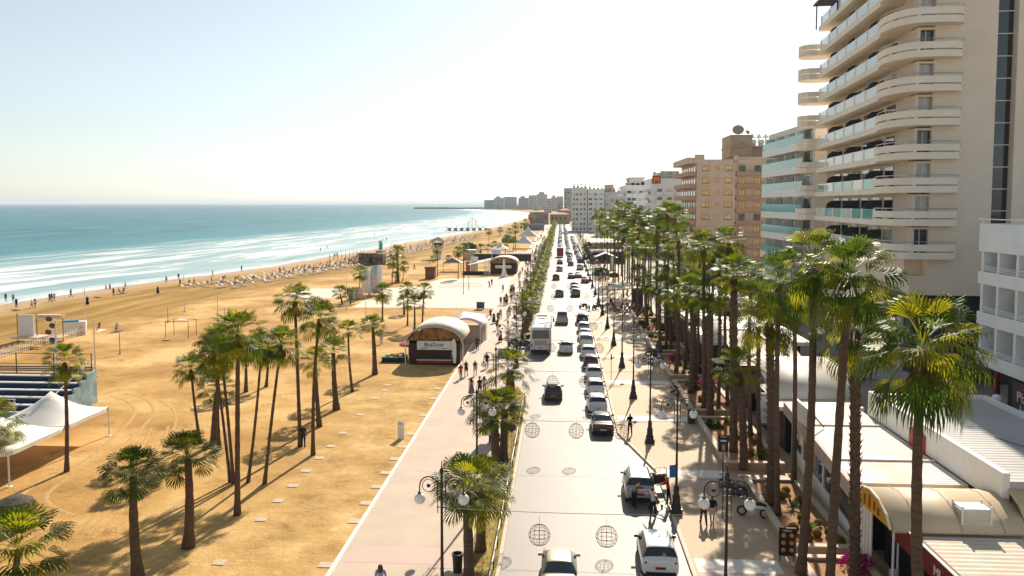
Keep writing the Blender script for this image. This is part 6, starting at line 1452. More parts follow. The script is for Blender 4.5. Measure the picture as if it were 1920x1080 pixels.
def kiosk(name, label, loc, w, h0, h1, L_, rz=0):
    t = thing(name, label, 'kiosk', loc, rz); P = arch_pts(w, h0, h1)
    b = MB(); vault(b, [(x * 1.06, z + .12) for x, z in P], -.5, L_); r = b.build('roof', mat('kiosk_membrane', (.66, .575, .48), .6, .07, .5), t, True)
    b = MB(); n = len(P); b.add([(x * .96, -.06, z - .08) for x, z in P] + [(w * .96, -.06, 2.75), (-w * .96, -.06, 2.75)] if h0 < 2.75 else [(x * .96, -.06, z - .08) for x, z in P], [tuple(range(n + (2 if h0 < 2.75 else 0)))][::1]); b.build('gable_picture', M_art, t)
    b = MB(); b.box(-w * .96, w * .96, 0, L_ - .2, .0, h0 - .05); b.add([(x * .95, 0, z - .1) for x, z in P] + [(x * .95, L_ - .2, z - .1) for x, z in P], [tuple(range(n)), tuple(reversed(range(n, 2 * n)))]); b.build('wall', M_kiosk, t)
    return t
kk = kiosk('bus_stop_kiosk', 'dark timber kiosk with white arched roof and BusStop sign', (-14.35, 89.7, .01), 3.05, 2.55, 4.35, 7.4)
b = MB(); b.box(-1.95, 2.05, -.35, -.22, 1.75, 2.75); sg = b.build('sign_board', M_white, kk)
lettering('B  S', .62, M_blue, (-.42, -.36, 2.18), (PI / 2, 0, 0), sg, .02); 
lettering('US', .44, M_blue, (-.42, -.36, 2.18), (PI / 2, 0, 0), sg, .02) if False else None
sg_letters = sg.children[0]; bpy.data.objects.remove(sg_letters)
x = -1.12
for chs, s_ in (('B', .66), ('US', .48), ('S', .66), ('TOP', .48)):
    o_ = lettering(chs, s_, M_blue, (x, -.36, 2.13), (PI / 2, 0, 0), sg, .025, align='LEFT'); x += o_.dimensions.x + .07 if o_.dimensions.x else len(chs) * s_ * .62
lettering('KARAOKE', .17, M_black, (-1.1, -.36, 1.88), (PI / 2, 0, 0), sg, .01); lettering('BURGER', .17, M_black, (1.2, -.36, 1.88), (PI / 2, 0, 0), sg, .01)
b = MB(); b.box(-1.95, 2.0, -.42, -.05, .25, .55); cb = b.build('counter', M_red, kk); b = MB(); b.box(-2.0, 2.05, -.46, -.04, .551, .62); b.build('counter_top', M_white, cb)
for s in (-1, 1):
    b = MB(); b.rod((s * 3.3, -.3, 0), (s * 3.3, -.3, 2.6), .06, 6); b.build('post', M_white, kk)
sf = thing('feather_banner', 'white leaf shaped banner leaning beside the BusStop sign', 'banner', (kk.location.x + 2.3, 89.1, .01))
b = MB(); b.prism([(-.05, 0)] , 0, 0) if False else None
P_ = [(-.08, .3), (.22, .3), (.30, 1.4), (.26, 2.6), (.08, 3.1), (-.18, 3.0), (-.26, 2.4), (-.12, 1.2)]
b.add([(x, -.02, z) for x, z in P_] + [(x, .02, z) for x, z in P_], [tuple(range(8)), tuple(reversed(range(8, 16)))] + [(i, 8 + i, 8 + (i + 1) % 8, (i + 1) % 8) for i in range(8)]); b.build('cloth', M_white, sf); b = MB(); b.rod((.1, .03, 0), (.1, .03, 2.9), .02, 5); b.lathe([(.2, 0), (.2, .06)], 8, (.1, 0, 0)); b.build('pole', M_black, sf)
# white vaulted canopies behind the kiosk
cw = thing('white_canopy', 'white arched canopy just behind the BusStop kiosk', 'canopy', (-12.2, 101.5, .01), R(-4), 'white canopies behind the kiosk')
b = MB(); vault(b, arch_pts(2.0, 2.4, 3.5), 0, 5.5, .06); b.build('roof', M_membr, cw, True)
for x in (-1.9, 1.9):
    for y in (.2, 5.3):
        q = MB(); q.rod((x, y, 0), (x, y, 2.4), .05); q.build('post', M_white, cw)
b = MB(); b.box(-1.8, 1.8, 2.5, 5.2, 0, 2.2); b.build('stall', M_conc, cw)
cw2 = thing('white_canopy', 'small flat white canopy behind the arched one by the kiosk', 'canopy', (-12.1, 108.8, .01), 0, 'white canopies behind the kiosk')
b = MB(); b.add([(-1.6, 0, 3.0), (1.5, 0, 2.6), (1.5, 3, 2.7), (-1.6, 3, 3.1), (-1.6, 0, 2.9), (1.5, 0, 2.5), (1.5, 3, 2.6), (-1.6, 3, 3.0)], [(0, 1, 2, 3), (7, 6, 5, 4), (0, 4, 5, 1), (1, 5, 6, 2), (2, 6, 7, 3), (3, 7, 4, 0)]); b.build('roof', M_membr, cw2)
for x in (-1.5, 1.4):
    q = MB(); q.rod((x, .1, 0), (x, .1, 2.55), .05); q.build('post', M_white, cw2)
# stall with stacked crates beside the kiosk
p = G(737, 680); st = thing('market_stall', 'dark stall table with green baize and yellow wares beside the BusStop kiosk', 'stall', (p.x, p.y + 1, 0))
b = MB(); b.box(-1.35, 1.35, -.9, .9, 0, .55); b.build('base', M_dark, st); b = MB(); b.box(-1.4, 1.4, -.95, .95, .551, .62); b.build('baize', flat('baize_green', (.10, .25, .03)), st)
for k, (x, y, m) in enumerate(((-.7, -.3, 'M_steel'), (.2, -.2, 'M_yellow'), (-.3, .3, 'M_yellow'), (.7, .4, 'M_white'), (.8, -.4, 'M_steel'))):
    q = MB(); q.cbox((x, y, .75), (.55, .4, .25), k * .4); tag(q.build('goods_crate', globals()[m], None), ['steel tray at the seaward end', 'yellow crate in the middle', 'yellow crate at the back', 'white box at the kiosk end', 'steel tray nearest the kiosk'][k] + ' of the green stall', 'crate', 'crates on the stall').location = st.location
um = parasol('stall_parasol', 'small red and white striped parasol over the stall by the kiosk', (p.x + 1.3, p.y + 2.8, 0), 1.1, 2.3, flat('parasol_rose', (.55, .16, .14)), None, 8, 0, .5)

# second arched kiosk further along, its terrace, sculpture and flag
k2 = kiosk('arched_kiosk', 'second arched roof kiosk with red gable, beside the white cone sculpture', (-14.9, 207, .01), 3.5, 2.5, 4.3, 8)
b = MB(); b.box(-2.1, 2.1, -.3, -.1, 1.5, 2.3); b.build('serving_hatch', M_white, k2)
tr = thing('terrace_awning', 'white sloping awning over a dark crowded terrace by the second kiosk', 'awning', (-20.8, 207, 0))
b = MB(); b.add([(-3.4, 0, 2.3), (2.6, 0, 3.6), (2.6, 5, 3.9), (-3.4, 5, 2.6), (-3.4, 0, 2.2), (2.6, 0, 3.5), (2.6, 5, 3.8), (-3.4, 5, 2.5)], [(0, 1, 2, 3), (7, 6, 5, 4), (0, 4, 5, 1), (1, 5, 6, 2), (2, 6, 7, 3), (3, 7, 4, 0)]); b.build('cloth', M_membr, tr)
for x in (-3.2, 2.4):
    q = MB(); q.rod((x, .2, 0), (x, .2, 2.4 if x < 0 else 3.5), .06); q.build('post', M_white, tr)
b = MB(); b.box(-4.4, 2.5, -3.5, -3.3, 0, 1.0); b.build('terrace_screen', M_dark, tr)
rq = random.Random(31)
for i in range(12):
    c_ = chair('terrace_chair', 'dark chair in the crowded terrace under the white sloping awning', (-24.5 + (i % 6) * 1.15, 204.4 + (i // 6) * 1.4, 0), rq.uniform(0, 6), M_wood) if i == 0 else dup(c_, (-24.5 + (i % 6) * 1.15, 204.4 + (i // 6) * 1.4, 0), rq.uniform(0, 6))
    c_['group'] = 'terrace chairs'
cs = MB(); cs.lathe([(1.15, 0), (.95, .3), (.62, .9), (.45, 1.7), (.34, 2.8), (.22, 4.3), (.05, 4.7)], 14); o_ = cs.build('cone_sculpture', M_white, None, True); o_.location = (-14.1, 198, .05); tag(o_, 'white flaring cone sculpture standing before the second kiosk', 'sculpture')
fg = thing('flag', 'white and blue flag flying beside the second kiosk', 'flag', (-18.3, 212, 0)); b = MB(); b.rod((0, 0, 0), (0, 0, 6.2), .05); b.build('pole', M_white, fg)
b = MB(); b.add([(0, 0, 6.1), (.8, .12, 6.1), (1.7, -.08, 5.9), (2.3, .05, 5.75), (2.3, .05, 4.7), (1.7, -.08, 4.8), (.8, .12, 4.95), (0, 0, 4.95)], [(0, 1, 6, 7), (1, 2, 5, 6), (2, 3, 4, 5)]); b.build('cloth', flat('flag_white_blue', (.55, .62, .78)), fg)
for i in range(5):
    q = MB(); q.box(-19.6 + i * .35, -19.45 + i * .35, 203, 203.2, 0, 4.0); tag(q.build('slat_post', M_white), 'pale slim post of the row beside the second kiosk', 'post', 'slim posts by the second kiosk')
op = thing('orange_board', 'orange board and grey panel at the terrace of the second kiosk', 'board', (-24.6, 211, 0)); b = MB(); b.box(-.6, .6, -.1, .1, .2, 3.0); b.build('panel', flat('board_orange', (.55, .17, .06)), op); b = MB(); b.box(.7, 2.6, 0, .2, .2, 4.2); b.build('screen', M_white, op)
nt = thing('dark_pavilion', 'dark pyramid sunshade behind two dark poles near the second kiosk', 'sunshade', (-29.2, 215, 0)); b = MB(); b.add([(-2.6, -2, 2.4), (2.6, -2, 2.4), (2.6, 2, 2.4), (-2.6, 2, 2.4), (0, 0, 3.6)], [(3, 2, 1, 0), (0, 1, 4), (1, 2, 4), (2, 3, 4), (3, 0, 4)]); b.build('canopy', M_navy, nt)
for x in (-2.4, 2.4):
    q = MB(); q.rod((x, -1.8, 0), (x, -1.8, 2.4), .06); q.build('post', M_black, nt)
# white pyramid tents further up, low walls and sheds
def pyr(label, px, py, w, h, m=M_membr, eave=2.4, Yd=None, tag_='tent'):
    p = G(px, py); t = thing('pyramid_tent', label, 'tent', (p.x, p.y, 0), 0, 'pyramid tents along the beach')
    b = MB(); b.add([(-w, -w, eave), (w, -w, eave), (w, w, eave), (-w, w, eave), (-w * .35, -w * .35, eave + (h - eave) * .45), (w * .35, -w * .35, eave + (h - eave) * .45), (w * .35, w * .35, eave + (h - eave) * .45), (-w * .35, w * .35, eave + (h - eave) * .45), (0, 0, h)], [(3, 2, 1, 0)] + [(i, (i + 1) % 4, 4 + (i + 1) % 4, 4 + i) for i in range(4)] + [(4 + i, 4 + (i + 1) % 4, 8) for i in range(4)]); b.build('canopy', m, t)
    for x in (-w, w):
        for y in (-w, w):
            q = MB(); q.rod((x * .97, y * .97, 0), (x * .97, y * .97, eave), .07); q.build('post', M_white, t)
    return t
pyr('white pyramid tent nearest the promenade among the grove palms', 982, 466, 3.9, 6.2, eave=2.2); pyr('white pyramid tent behind, sharing the plaza by the grove palms', 990, 452, 4.8, 7.5); pyr('small grey white pyramid tent behind the second kiosk', 937, 478, 3.2, 4.6, M_white, 2.3); pyr('tiny white tent on the sand near the stocky palm', 880, 465, 2.4, 3.0, M_white, 1.6)
def shed(name, label, px, py, w, d, h, m, roof, cat='shed'):
    p = G(px, py); t = thing(name, label, cat, (p.x, p.y, 0)); b = MB(); b.box(-w / 2, w / 2, 0, d, 0, h); b.build('wall', m, t); b = MB(); b.box(-w / 2 - .25, w / 2 + .25, -.3, d + .2, h + .001, h + .22); b.build('roof', roof, t)
    q = MB(); q.box(-w * .18, w * .18, -.05, .02, .05, h * .8); q.build('door', m, t); return t
shed('wooden_cabin', 'brown wooden cabin standing on the sand beside a slim palm', 806, 523, 2.3, 2.2, 2.6, M_wood, mat('cabin_roof', (.12, .05, .035), .8))
shed('beach_hut', 'tan hut with flat white roof near the stocky palm', 880, 487, 4.0, 3.5, 3.0, M_tan, M_membr); shed('long_low_wall', 'long low dark hedge wall behind the second kiosk', 942, 489, 18, 2.0, 2.0, mat('dark_hedge_wall', (.07, .065, .035), .9, .3, 1), M_dark, 'wall')
shed('shop_row', 'low blue fronted shop row below the stone fort', 1001, 432, 14, 5, 4.0, mat('shop_blue', (.20, .22, .34), .7, .3, .3), M_wood, 'shop'); shed('sunken_court_wall', 'brown walled court beside the promenade by the pyramid tents', 979, 482, 6, 8, 1.1, M_wood, M_conc, 'wall')
pv = thing('far_pavilion', 'long flat roofed pavilion inland past the far palms', 'pavilion', (17, 300, 0)); b = MB(); b.box(-6, 8, 0, 26, 3.4, 3.9); b.build('roof', M_membr, pv); b = MB(); b.box(-5, 7, 2, 25, .02, 3.39); b.build('wall', M_sandst, pv)
pv = thing('promenade_shelter', 'white twisted fabric shelter on the plaza among the far lamps', 'shelter', (12.2, 222, .12)); b = MB()
b.add([(-3, -2, 3.4), (0, -2.4, 4.6), (3.4, -2, 3.3), (3.6, 2.4, 3.2), (.4, 2.4, 4.9), (-2.6, 2.4, 3.6)], [(0, 1, 4, 5), (1, 2, 3, 4)]); b.build('cloth', M_membr, pv); b = MB(); b.box(1.2, 2.4, -2.2, -1.8, 0, 3.6); b.build('pillar', M_white, pv)
pv = thing('dark_terrace_roof', 'long dark and white flat roofed terrace behind the twisted shelter', 'terrace', (14, 246, .12)); b = MB(); b.box(-5, 6, 0, 12, 3.2, 3.6); b.build('roof', M_para, pv); b = MB(); b.box(-4.6, 5.8, .4, 11.6, 0, 3.19); b.build('interior', M_dark, pv)
ms = tmesh(shrub_mb(2.4, 2.0, 900, .3, 12), 'round_shrub', M_bush)
for k, (x, y, s_, lab) in enumerate(((10.2, 204, 1.0, 'round dark shrub in the island before the twisted shelter, the larger'), (13.2, 199, .6, 'round dark shrub in the island before the twisted shelter, the smaller'), (9.6, 262, 1.2, 'dark leafy tree at the edge of the far plaza, nearest'), (11.2, 286, 1.5, 'dark leafy tree at the edge of the far plaza, middle'), (12.0, 318, 1.7, 'dark leafy tree at the edge of the far plaza, furthest'), (14.5, 262, 1.8, 'large dark leafy tree under the far tall palms'), (-36.3, 318, 1.3, 'dark green bush beside the flag on the beach terrace'), (-24, 372, 1.6, 'dense dark bush within the far grove by the tents'))):
    plant_obj('leafy_shrub', ms, lab, 'shrub', (x, y, .1), k, s_, None)
# star shaped parasol cafe with crowd on the plaza
parasol('star_parasol', 'wide flat cream parasol over the crowded plaza cafe', (10.0, 148, .12), 2.9, 3.4, M_awn, None, 4, 45, .7)
parasol('star_parasol', 'white parasol just behind the wide flat cream one', (12.2, 155, .12), 2.4, 3.3, M_membr, None, 4, 45, .6)
pv = thing('drinks_booth', 'dark blue booth on the plaza beside the palm trunks', 'booth', (13.2, 138.5, .12)); b = MB(); b.box(-.8, .8, -.7, .7, 0, 3.6); b.build('wall', M_navy, pv); b = MB(); b.box(-.95, .95, -.85, .85, 3.601, 3.8); b.build('roof', M_white, pv)

# bench pavement bits, bins, signs
def bin_(name, label, loc, m, r=.26, h=.95):
    t = thing(name, label, 'litter bin', loc); b = MB(); b.lathe([(r * .85, 0), (r, h * .85), (r * 1.12, h * .86), (r * 1.12, h), (r * .8, h), (r * .75, h - .12)], 12); b.build('body', m, t); b = MB(); b.lathe([(r * .74, h - .14), (r * .74, h - .13)], 12); b.build('liner', M_dark, t)
bin_('street_bin', 'round black litter bin beside the near verge palms', (G(858, 1072, .06)[0], G(858, 1072, .06)[1], .06), M_black)
b0 = G(1328, 880, .12); bn_ = thing('plaza_bin', 'square dark dustbin at the planter corner under the lamp globe', 'litter bin', (10.9, 66.4, .12)); b = MB(); b.box(-.28, .28, -.28, .28, 0, 1.05); b.build('body', M_slate, bn_); b = MB(); b.box(-.32, .32, -.32, .32, 1.051, 1.15); b.build('lid', M_black, bn_)
bn_ = thing('plaza_bin', 'square dark dustbin beside the white scooter at the planter', 'litter bin', (11.0, 93.6, .12)); b = MB(); b.box(-.28, .28, -.28, .28, 0, 1.15); b.build('body', M_slate, bn_); b = MB(); b.box(-.32, .32, -.32, .32, 1.151, 1.22); b.build('lid', M_black, bn_)
wb_ = thing('waste_container', 'blue wheeled waste container on the edge of the white paving', 'waste container', (G(901, 580).x, G(901, 580).y, .03)); b = MB(); b.box(-.65, .65, -.5, .5, .2, 1.15); b.build('body', flat('container_blue', (.05, .12, .22)), wb_); b = MB(); b.box(-.7, .7, -.55, .55, 1.151, 1.28); b.build('lid', M_navy, wb_)
for x in (-.5, .5):
    for y in (-.4, .4):
        q = MB(); q.lathe([(.1, -.03), (.1, .03)], 8); w = q.build('wheel', M_rubber, wb_); w.rotation_euler = (0, PI / 2, 0); w.location = (x, y, .1)
pb = G(752, 823); bo = thing('service_pillar', 'white service pillar with pitched cap alone on the dirt by the promenade', 'pillar', (pb.x, pb.y, 0), R(-25)); b = MB(); b.box(-.2, .2, -.16, .16, 0, 1.18); b.build('body', M_white, bo); b = MB(); b.add([(-.24, -.2, 1.181), (.24, -.2, 1.181), (.24, .2, 1.181), (-.24, .2, 1.181), (-.24, 0, 1.34), (.24, 0, 1.34)], [(3, 2, 1, 0), (0, 1, 5, 4), (2, 3, 4, 5), (0, 4, 3), (1, 2, 5)]); b.build('cap', M_white, bo)
def adpanel(label, loc, m_top, rz=0):
    t = thing('advertising_panel', label, 'advertising panel', loc, rz); b = MB(); b.box(-.62, .62, -.1, .1, .5, 2.55); b.build('casing', M_slate, t); b = MB(); b.box(-.56, .56, -.125, -.101, .56, 1.62); p_ = b.build('poster', M_white, t)
    q = MB(); q.box(-.56, .56, -.125, -.101, 1.63, 2.5); q.build('poster_picture', m_top, t); q = MB(); q.box(-.38, .38, -.135, -.126, 1.26, 1.38); q.box(-.38, .05, -.135, -.126, 1.08, 1.259); q.build('poster_print', flat('print_dark', (.03, .04, .10)), p_); q = MB(); q.box(-.05, .10, -.136, -.1265, 1.0, 1.22); q.build('poster_spot', M_yellow, p_)
    q = MB(); q.box(.1, .4, -.137, -.127, 1.27, 1.37); q.build('poster_red', M_red, p_)
    q = MB(); q.box(-.12, .12, -.08, .08, 0, .499); q.build('foot', M_slate, t); return t
adpanel('backlit style advertising panel with white poster before the near verge palms', (G(913, 850, .06).x, 60.4, .06), M_blueglass)
adpanel('dark advertising panel with red picture beside the coach', (G(988, 592, .06).x, 131, .06), M_dark); 
ns = thing('no_parking_sign', 'round blue no parking sign with red cross near the verge palms', 'road sign', (-3.5, 56.6, .1), R(15)); b = MB(); b.rod((0, 0, 0), (0, 0, 2.5), .035); b.build('post', M_steel, ns)
b = MB(); b.lathe([(.32, -.01), (.32, .01)], 20); d = b.build('disc', flat('sign_blue', (.01, .04, .20)), ns); d.rotation_euler = (PI / 2, 0, 0); d.location = (0, -.05, 2.2)
b = MB(); b.lathe([(.33, .011), (.33, .022), (.27, .022), (.27, .011)], 20, caps=False); b.cbox((0, 0, .017), (.56, .06, .012), R(45)); b.cbox((0, 0, .030), (.56, .06, .012), R(-45)); b.build('red_ring', M_red, d)
ps = thing('blue_sign', 'small blue sign fixed to the near lamp post by the silver estate', 'road sign', (6.55, 46.5, 2.4), R(20)); b = MB(); b.cbox((0, -.12, .35), (.42, .03, .75)); b.build('panel', flat('sign_blue_bright', (.04, .13, .38)), ps); b = MB(); b.rod((0, -.1, .35), (.25, .05, .35), .02); b.build('clamp', M_black, ps)
ib = thing('information_sign', 'dark blue and yellow sign on a slim pole by the planter corner', 'sign', (10.95, 53.6, .12)); b = MB(); b.rod((0, 0, 0), (0, 0, 2.5), .04); b.build('post', M_black, ib); b = MB(); b.box(-.33, .33, -.05, -.02, 1.6, 2.75); p_ = b.build('panel', M_navy, ib); b = MB(); b.box(-.1, .12, -.065, -.051, 1.72, 2.1); b.box(-.2, .2, -.065, -.051, 2.6, 2.68); b.build('yellow_mark', M_yellow, p_); b = MB(); b.box(-.2, .2, -.066, -.0515, 2.3, 2.42); b.build('white_mark', M_white, p_)
mb_ = thing('menu_stand', 'black menu board with food pictures standing by the planter wall', 'menu board', (11.6, 40.6, .12)); b = MB(); b.box(-.42, .42, -.04, .04, .3, 1.75); p_ = b.build('panel', M_dark, mb_)
for k in range(6):
    q = MB(); q.ball((-.2 + .4 * (k % 2), -.045, .62 + .38 * (k // 2)), .12, 10, 6); w = q.build('food_picture', mat('food_orange', (.55, .22, .06), .7, .4, 8), p_)
for x in (-.35, .35):
    q = MB(); q.rod((x, 0, 0), (x, 0, .3), .03); q.build('leg', M_black, mb_)
lettering('MENU', .16, M_white, (0, -.045, 1.56), (PI / 2, 0, 0), p_, .005)
hs = thing('price_board', 'white hanging price board with blue edges between palm trunks', 'price board', (15.55, 60.6, .12), R(0)); b = MB(); b.box(-.55, .55, -.04, .04, 1.6, 4.0); p_ = b.build('panel', M_white, hs); b = MB(); b.box(-.55, .55, -.05, -.041, 3.75, 3.85); b.box(-.55, .55, -.05, -.041, 1.62, 1.72); b.build('blue_stripe', flat('stripe_cyan', (.06, .38, .50)), p_)
lettering('19', .5, M_plb, (0, -.045, 1.95), (PI / 2, 0, 0), p_, .006); lettering('MEAL', .26, M_plb, (0, -.045, 2.6), (PI / 2, 0, 0), p_, .006)
for x in (-.4, .4):
    q = MB(); q.rod((x, 0, 0), (x, 0, 1.6), .04); q.build('leg', M_black, hs)
b = MB(); b.box(.2, .54, -.052, -.0415, 3.3, 3.7); b.build('red_mark', M_red, p_)
# thin parking post, low kerb posts
pp = thing('slim_post', 'slim dark post at the kerb corner beside the wire balls', 'post', (5.1, 80.0, .13)); b = MB(); b.rod((0, 0, 0), (0, 0, 3.1), .03); b.box(-.07, .07, -.05, .05, 2.6, 3.15); b.build('pole', M_black, pp)
# pipe railing along the verge
rl = thing('verge_railing', 'long low white and black pipe railing along the verge by the road', 'railing', (0, 0, 0)); b = MB(); b.rod((-3.3, 12, .85), (-3.3, 74, .85), .04, 6); b.build('rail', M_white, rl)
for k in range(22):
    Y = 18 + k * 2.6; q = MB(); q.rod((-3.3, Y, .1), (-3.3, Y, .87), .035, 5); q.build('post', M_black, rl)
    if k % 2: q = MB(); q.rod((-3.3, Y - .4, .85), (-3.3, Y + .4, .85), .05, 6); q.build('black_band', M_black, rl)
for k in range(26):
    q = MB(); q.lathe([(.06, 0), (.06, .8), (.02, .88)], 6); o_ = q.build('kerb_post', M_black); o_.location = (-3.65, 112 + k * 6, .12); tag(o_, 'short black post of the row along the far verge kerb', 'bollard', 'far verge posts')
# stepping slabs
SL1 = [(727, 722), (721, 732), (704, 747), (676, 778), (643, 812), (621, 837), (599, 859), (574, 883), (550, 911), (522, 939), (490, 974), (412, 1055)]; SL2 = [(821, 729), (816, 748), (800, 779), (777, 814), (760, 838), (747, 861), (730, 887), (712, 913), (696, 944), (670, 978), (619, 1060)]
for L_, lab, gr in ((SL1, 'pale square slab set in the dirt in the row by the palms', 'slabs by the palms'), (SL2, 'pale square slab set in the dirt touching the promenade kerb row', 'slabs by the promenade')):
    for (px, py) in L_:
        p = G(px, py); q = MB(); q.box(-.33, .33, -.3, .3, -.05, .025); o_ = q.build('stone_slab', M_stone); o_.location = (min(p.x, XL - .6), p.y, .012); o_.rotation_euler = (0, 0, R(random.Random(px).uniform(-6, 6))); tag(o_, lab, 'paving slab', gr)

# white twin peak tent
tn = thing('peaked_tent', 'large white peaked fabric tent at the seaward edge', 'tent', (0, 0, 0))
def peak(b, x0, x1, y0, y1, ze, zp, n=10):
    base_ = len(b.v); cx, cy = (x0 + x1) / 2, (y0 + y1) / 2; vs = []
    for j in range(n + 1):
        for i in range(n + 1):
            u, v = i / n * 2 - 1, j / n * 2 - 1; r_ = max(abs(u), abs(v)); rr_ = math.hypot(u, v); sag = -.16 * (1 - abs(u) ** 2) * (1 if abs(v) > .99 else 0) - .16 * (1 - abs(v) ** 2) * (1 if abs(u) > .99 else 0)
            z = ze + (zp - ze) * max(0, 1 - rr_ / 1.25) ** 1.7 + sag; vs.append((cx + u * (x1 - x0) / 2, cy + v * (y1 - y0) / 2, z))
    f = [(j * (n + 1) + i, j * (n + 1) + i + 1, (j + 1) * (n + 1) + i + 1, (j + 1) * (n + 1) + i) for j in range(n) for i in range(n)]
    b.add(vs, f)
    ed = [(i, 0) for i in range(n + 1)] + [(n, j) for j in range(1, n + 1)] + [(i, n) for i in range(n - 1, -1, -1)] + [(0, j) for j in range(n - 1, -1, -1)]
    k = base_ + len(vs); ev = [vs[j * (n + 1) + i] for i, j in ed]; b.add(ev + [(x, y, z - .28) for x, y, z in ev], [(i, i + 1, len(ev) + i + 1, len(ev) + i) for i in range(len(ev) - 1)])
b = MB(); peak(b, -41.4, -35.7, 54.9, 60.3, 2.35, 4.2); b.build('canopy', M_membr, tn, True); b = MB(); peak(b, -41.4, -35.75, 48.8, 54.8, 2.3, 3.9); b.build('canopy', M_membr, tn, True)
for x, y in ((-35.7, 54.9), (-35.7, 60.3), (-41.4, 54.9), (-41.4, 60.3), (-35.7, 48.8), (-41.4, 48.8)):
    q = MB(); q.rod((x, y, 0), (x, y, 2.35), .06); q.lathe([(.2, 0), (.2, .04)], 8, (x, y, 0)); q.build('pole', M_white, tn)
# beach stand
bl = thing('spectator_stand', 'blue and white stepped spectator stand with light blue mural end', 'grandstand', (0, 0, 0)); x0, x1 = -68, -42.9; y0 = 64.2; nst = 6; rise, go = .43, .95
for k in range(nst):
    q = MB(); q.box(x0, x1, y0 + k * go, y0 + (nst + .5) * go, rise * k + .55 * (k > 0) * 0 + .15, rise * (k + 1) + .15); stp = q.build('step', M_navy, bl); q = MB(); q.box(x0, x1 - .3, y0 + k * go - .03, y0 + k * go + .42, rise * (k + 1) + .151, rise * (k + 1) + .24); q.build('bench_board', M_white, stp)
q = MB(); q.box(x0, x1, y0 - 1.1, y0 - .95, .0, 1.0); q.build('front_wall', M_ltblue, bl)
pts = [(y0 - 1.1, 0), (y0 + nst * go + .55, 0), (y0 + nst * go + .55, rise * nst + .5)] + [z_ for k in range(nst - 1, -1, -1) for z_ in ((y0 + k * go, rise * (k + 1) + .35), (y0 + k * go, rise * k + .35))]
q = MB(); q.add([(x1 + .01, y, z) for y, z in pts] + [(x1 + .2, y, z) for y, z in pts], [tuple(reversed(range(len(pts)))), tuple(range(len(pts), 2 * len(pts)))] + [(i, (i + 1) % len(pts), len(pts) + (i + 1) % len(pts), len(pts) + i) for i in range(len(pts))]); q.build('end_wall', M_ltblue, bl)
q = MB(); q.box(x1 + .201, x1 + .22, y0 + .6, y0 + 1.5, .6, 1.5); q.build('end_opening', M_dark, bl)
yb = y0 + nst * go + .3
for zz in (2.95, 3.12, 3.29):
    q = MB(); q.box(x0, x1, yb, yb + .1, zz, zz + .1); q.build('back_slat', M_navy, bl)
for k in range(8):
    x = x1 - .2 - k * 3.6; q = MB(); q.rod((x, yb + .15, 2.6), (x, yb + .15, 4.6), .05); q.build('back_post', M_black, bl)
q = MB(); q.rod((x0, yb + .15, 4.55), (x1, yb + .15, 4.55), .025); q.rod((x0, yb + .15, 3.6), (x1, yb + .15, 3.6), .025); q.build('back_rail', M_black, bl)
for zz in (1.35, 1.75, 2.05):
    q = MB(); q.rod((x0, y0 - 1.0, zz), (x1 - 2.5, y0 - 1.0, zz), .045); q.build('front_rail', M_white, bl)
for k in range(9):
    x = x1 - 2.6 - k * 2.4; q = MB(); q.rod((x, y0 - 1.0, 1.0), (x, y0 - 1.0, 2.08), .045); q.build('front_post', M_white, bl)
q = MB(); q.rod((x1 - .3, y0 - .4, 1.6), (x1 - .3, yb, 3.9), .05); q.build('stair_rail', M_white, bl)
# light poles and volley posts
def pole(label, base, top_y, r, m, group, name='light_pole', cat='pole'):
    b0 = G(*base); z = CAMH * 0 + PY(base[0], top_y, b0.y).z; t = thing(name, label, cat, (b0.x, b0.y, 0), 0, group); b = MB(); b.tube([(0, 0, 0), (0, 0, z)], [r, r * .6], 6); b.build('shaft', m, t); b = MB(); b.lathe([(r * 2.5, 0), (r * 2.5, .15)], 8); b.build('foot', M_conc, t); return t, z
t_, z_ = pole('tall white floodlight mast rising from the spectator stand', (109, 760), 600, .16, M_white, 'beach poles')
for k, (x, z) in enumerate(((-.5, .3), (-.2, -.3), (-.6, -.9), (-.25, -1.6))):
    q = MB(); q.cbox((x, -.1, z_ + z - .2), (.42, .28, .32), 0, Euler((.5, .3, 0)).to_matrix()); q.build('floodlight', M_slate, t_)
pole('white light pole at the corner behind the spectator stand', (179, 708), 604, .10, M_white, 'beach poles'); pole('white light pole by the beach containers', (161, 625), 540, .09, M_white, 'beach poles'); pole('white light pole behind the sun lounger rows, seaward', (346, 585), 515, .08, M_white, 'beach poles'); pole('white light pole on the sand above the tall clump', (409, 622), 545, .08, M_white, 'beach poles')
pole('white light pole close to the two short palms', (650, 580), 490, .06, M_white, 'beach poles'); pole('white pole standing before the wide fronded palm', (686, 600), 535, .06, M_white, 'beach poles'); pole('black pole nearer the second kiosk of the dark pair', (869, 552), 470, .07, M_black, 'beach poles'); pole('black pole of the dark pair, nearer the promenade', (879, 543), 497, .07, M_black, 'beach poles')
for k, (bx, by, ty) in enumerate(((225, 664, 623), (315, 605, 575), (421, 602, 577), (443, 603, 581))): pole('ochre volleyball post on the sand, ' + nth(k) + ' one from the spectator stand', (bx, by), ty, .07, flat('post_ochre', (.50, .25, .03)), 'volleyball posts', 'volleyball_post', 'post')
gf = thing('frame_goal', 'thin dark cube frame goal with white top on the sand', 'goal', (G(332, 634).x, G(332, 634).y, 0)); w = 3.2
for x in (-w / 2, w / 2):
    for y in (0, 2.4):
        q = MB(); q.rod((x, y, 0), (x, y, 2.3), .04); q.build('post', M_black, gf)
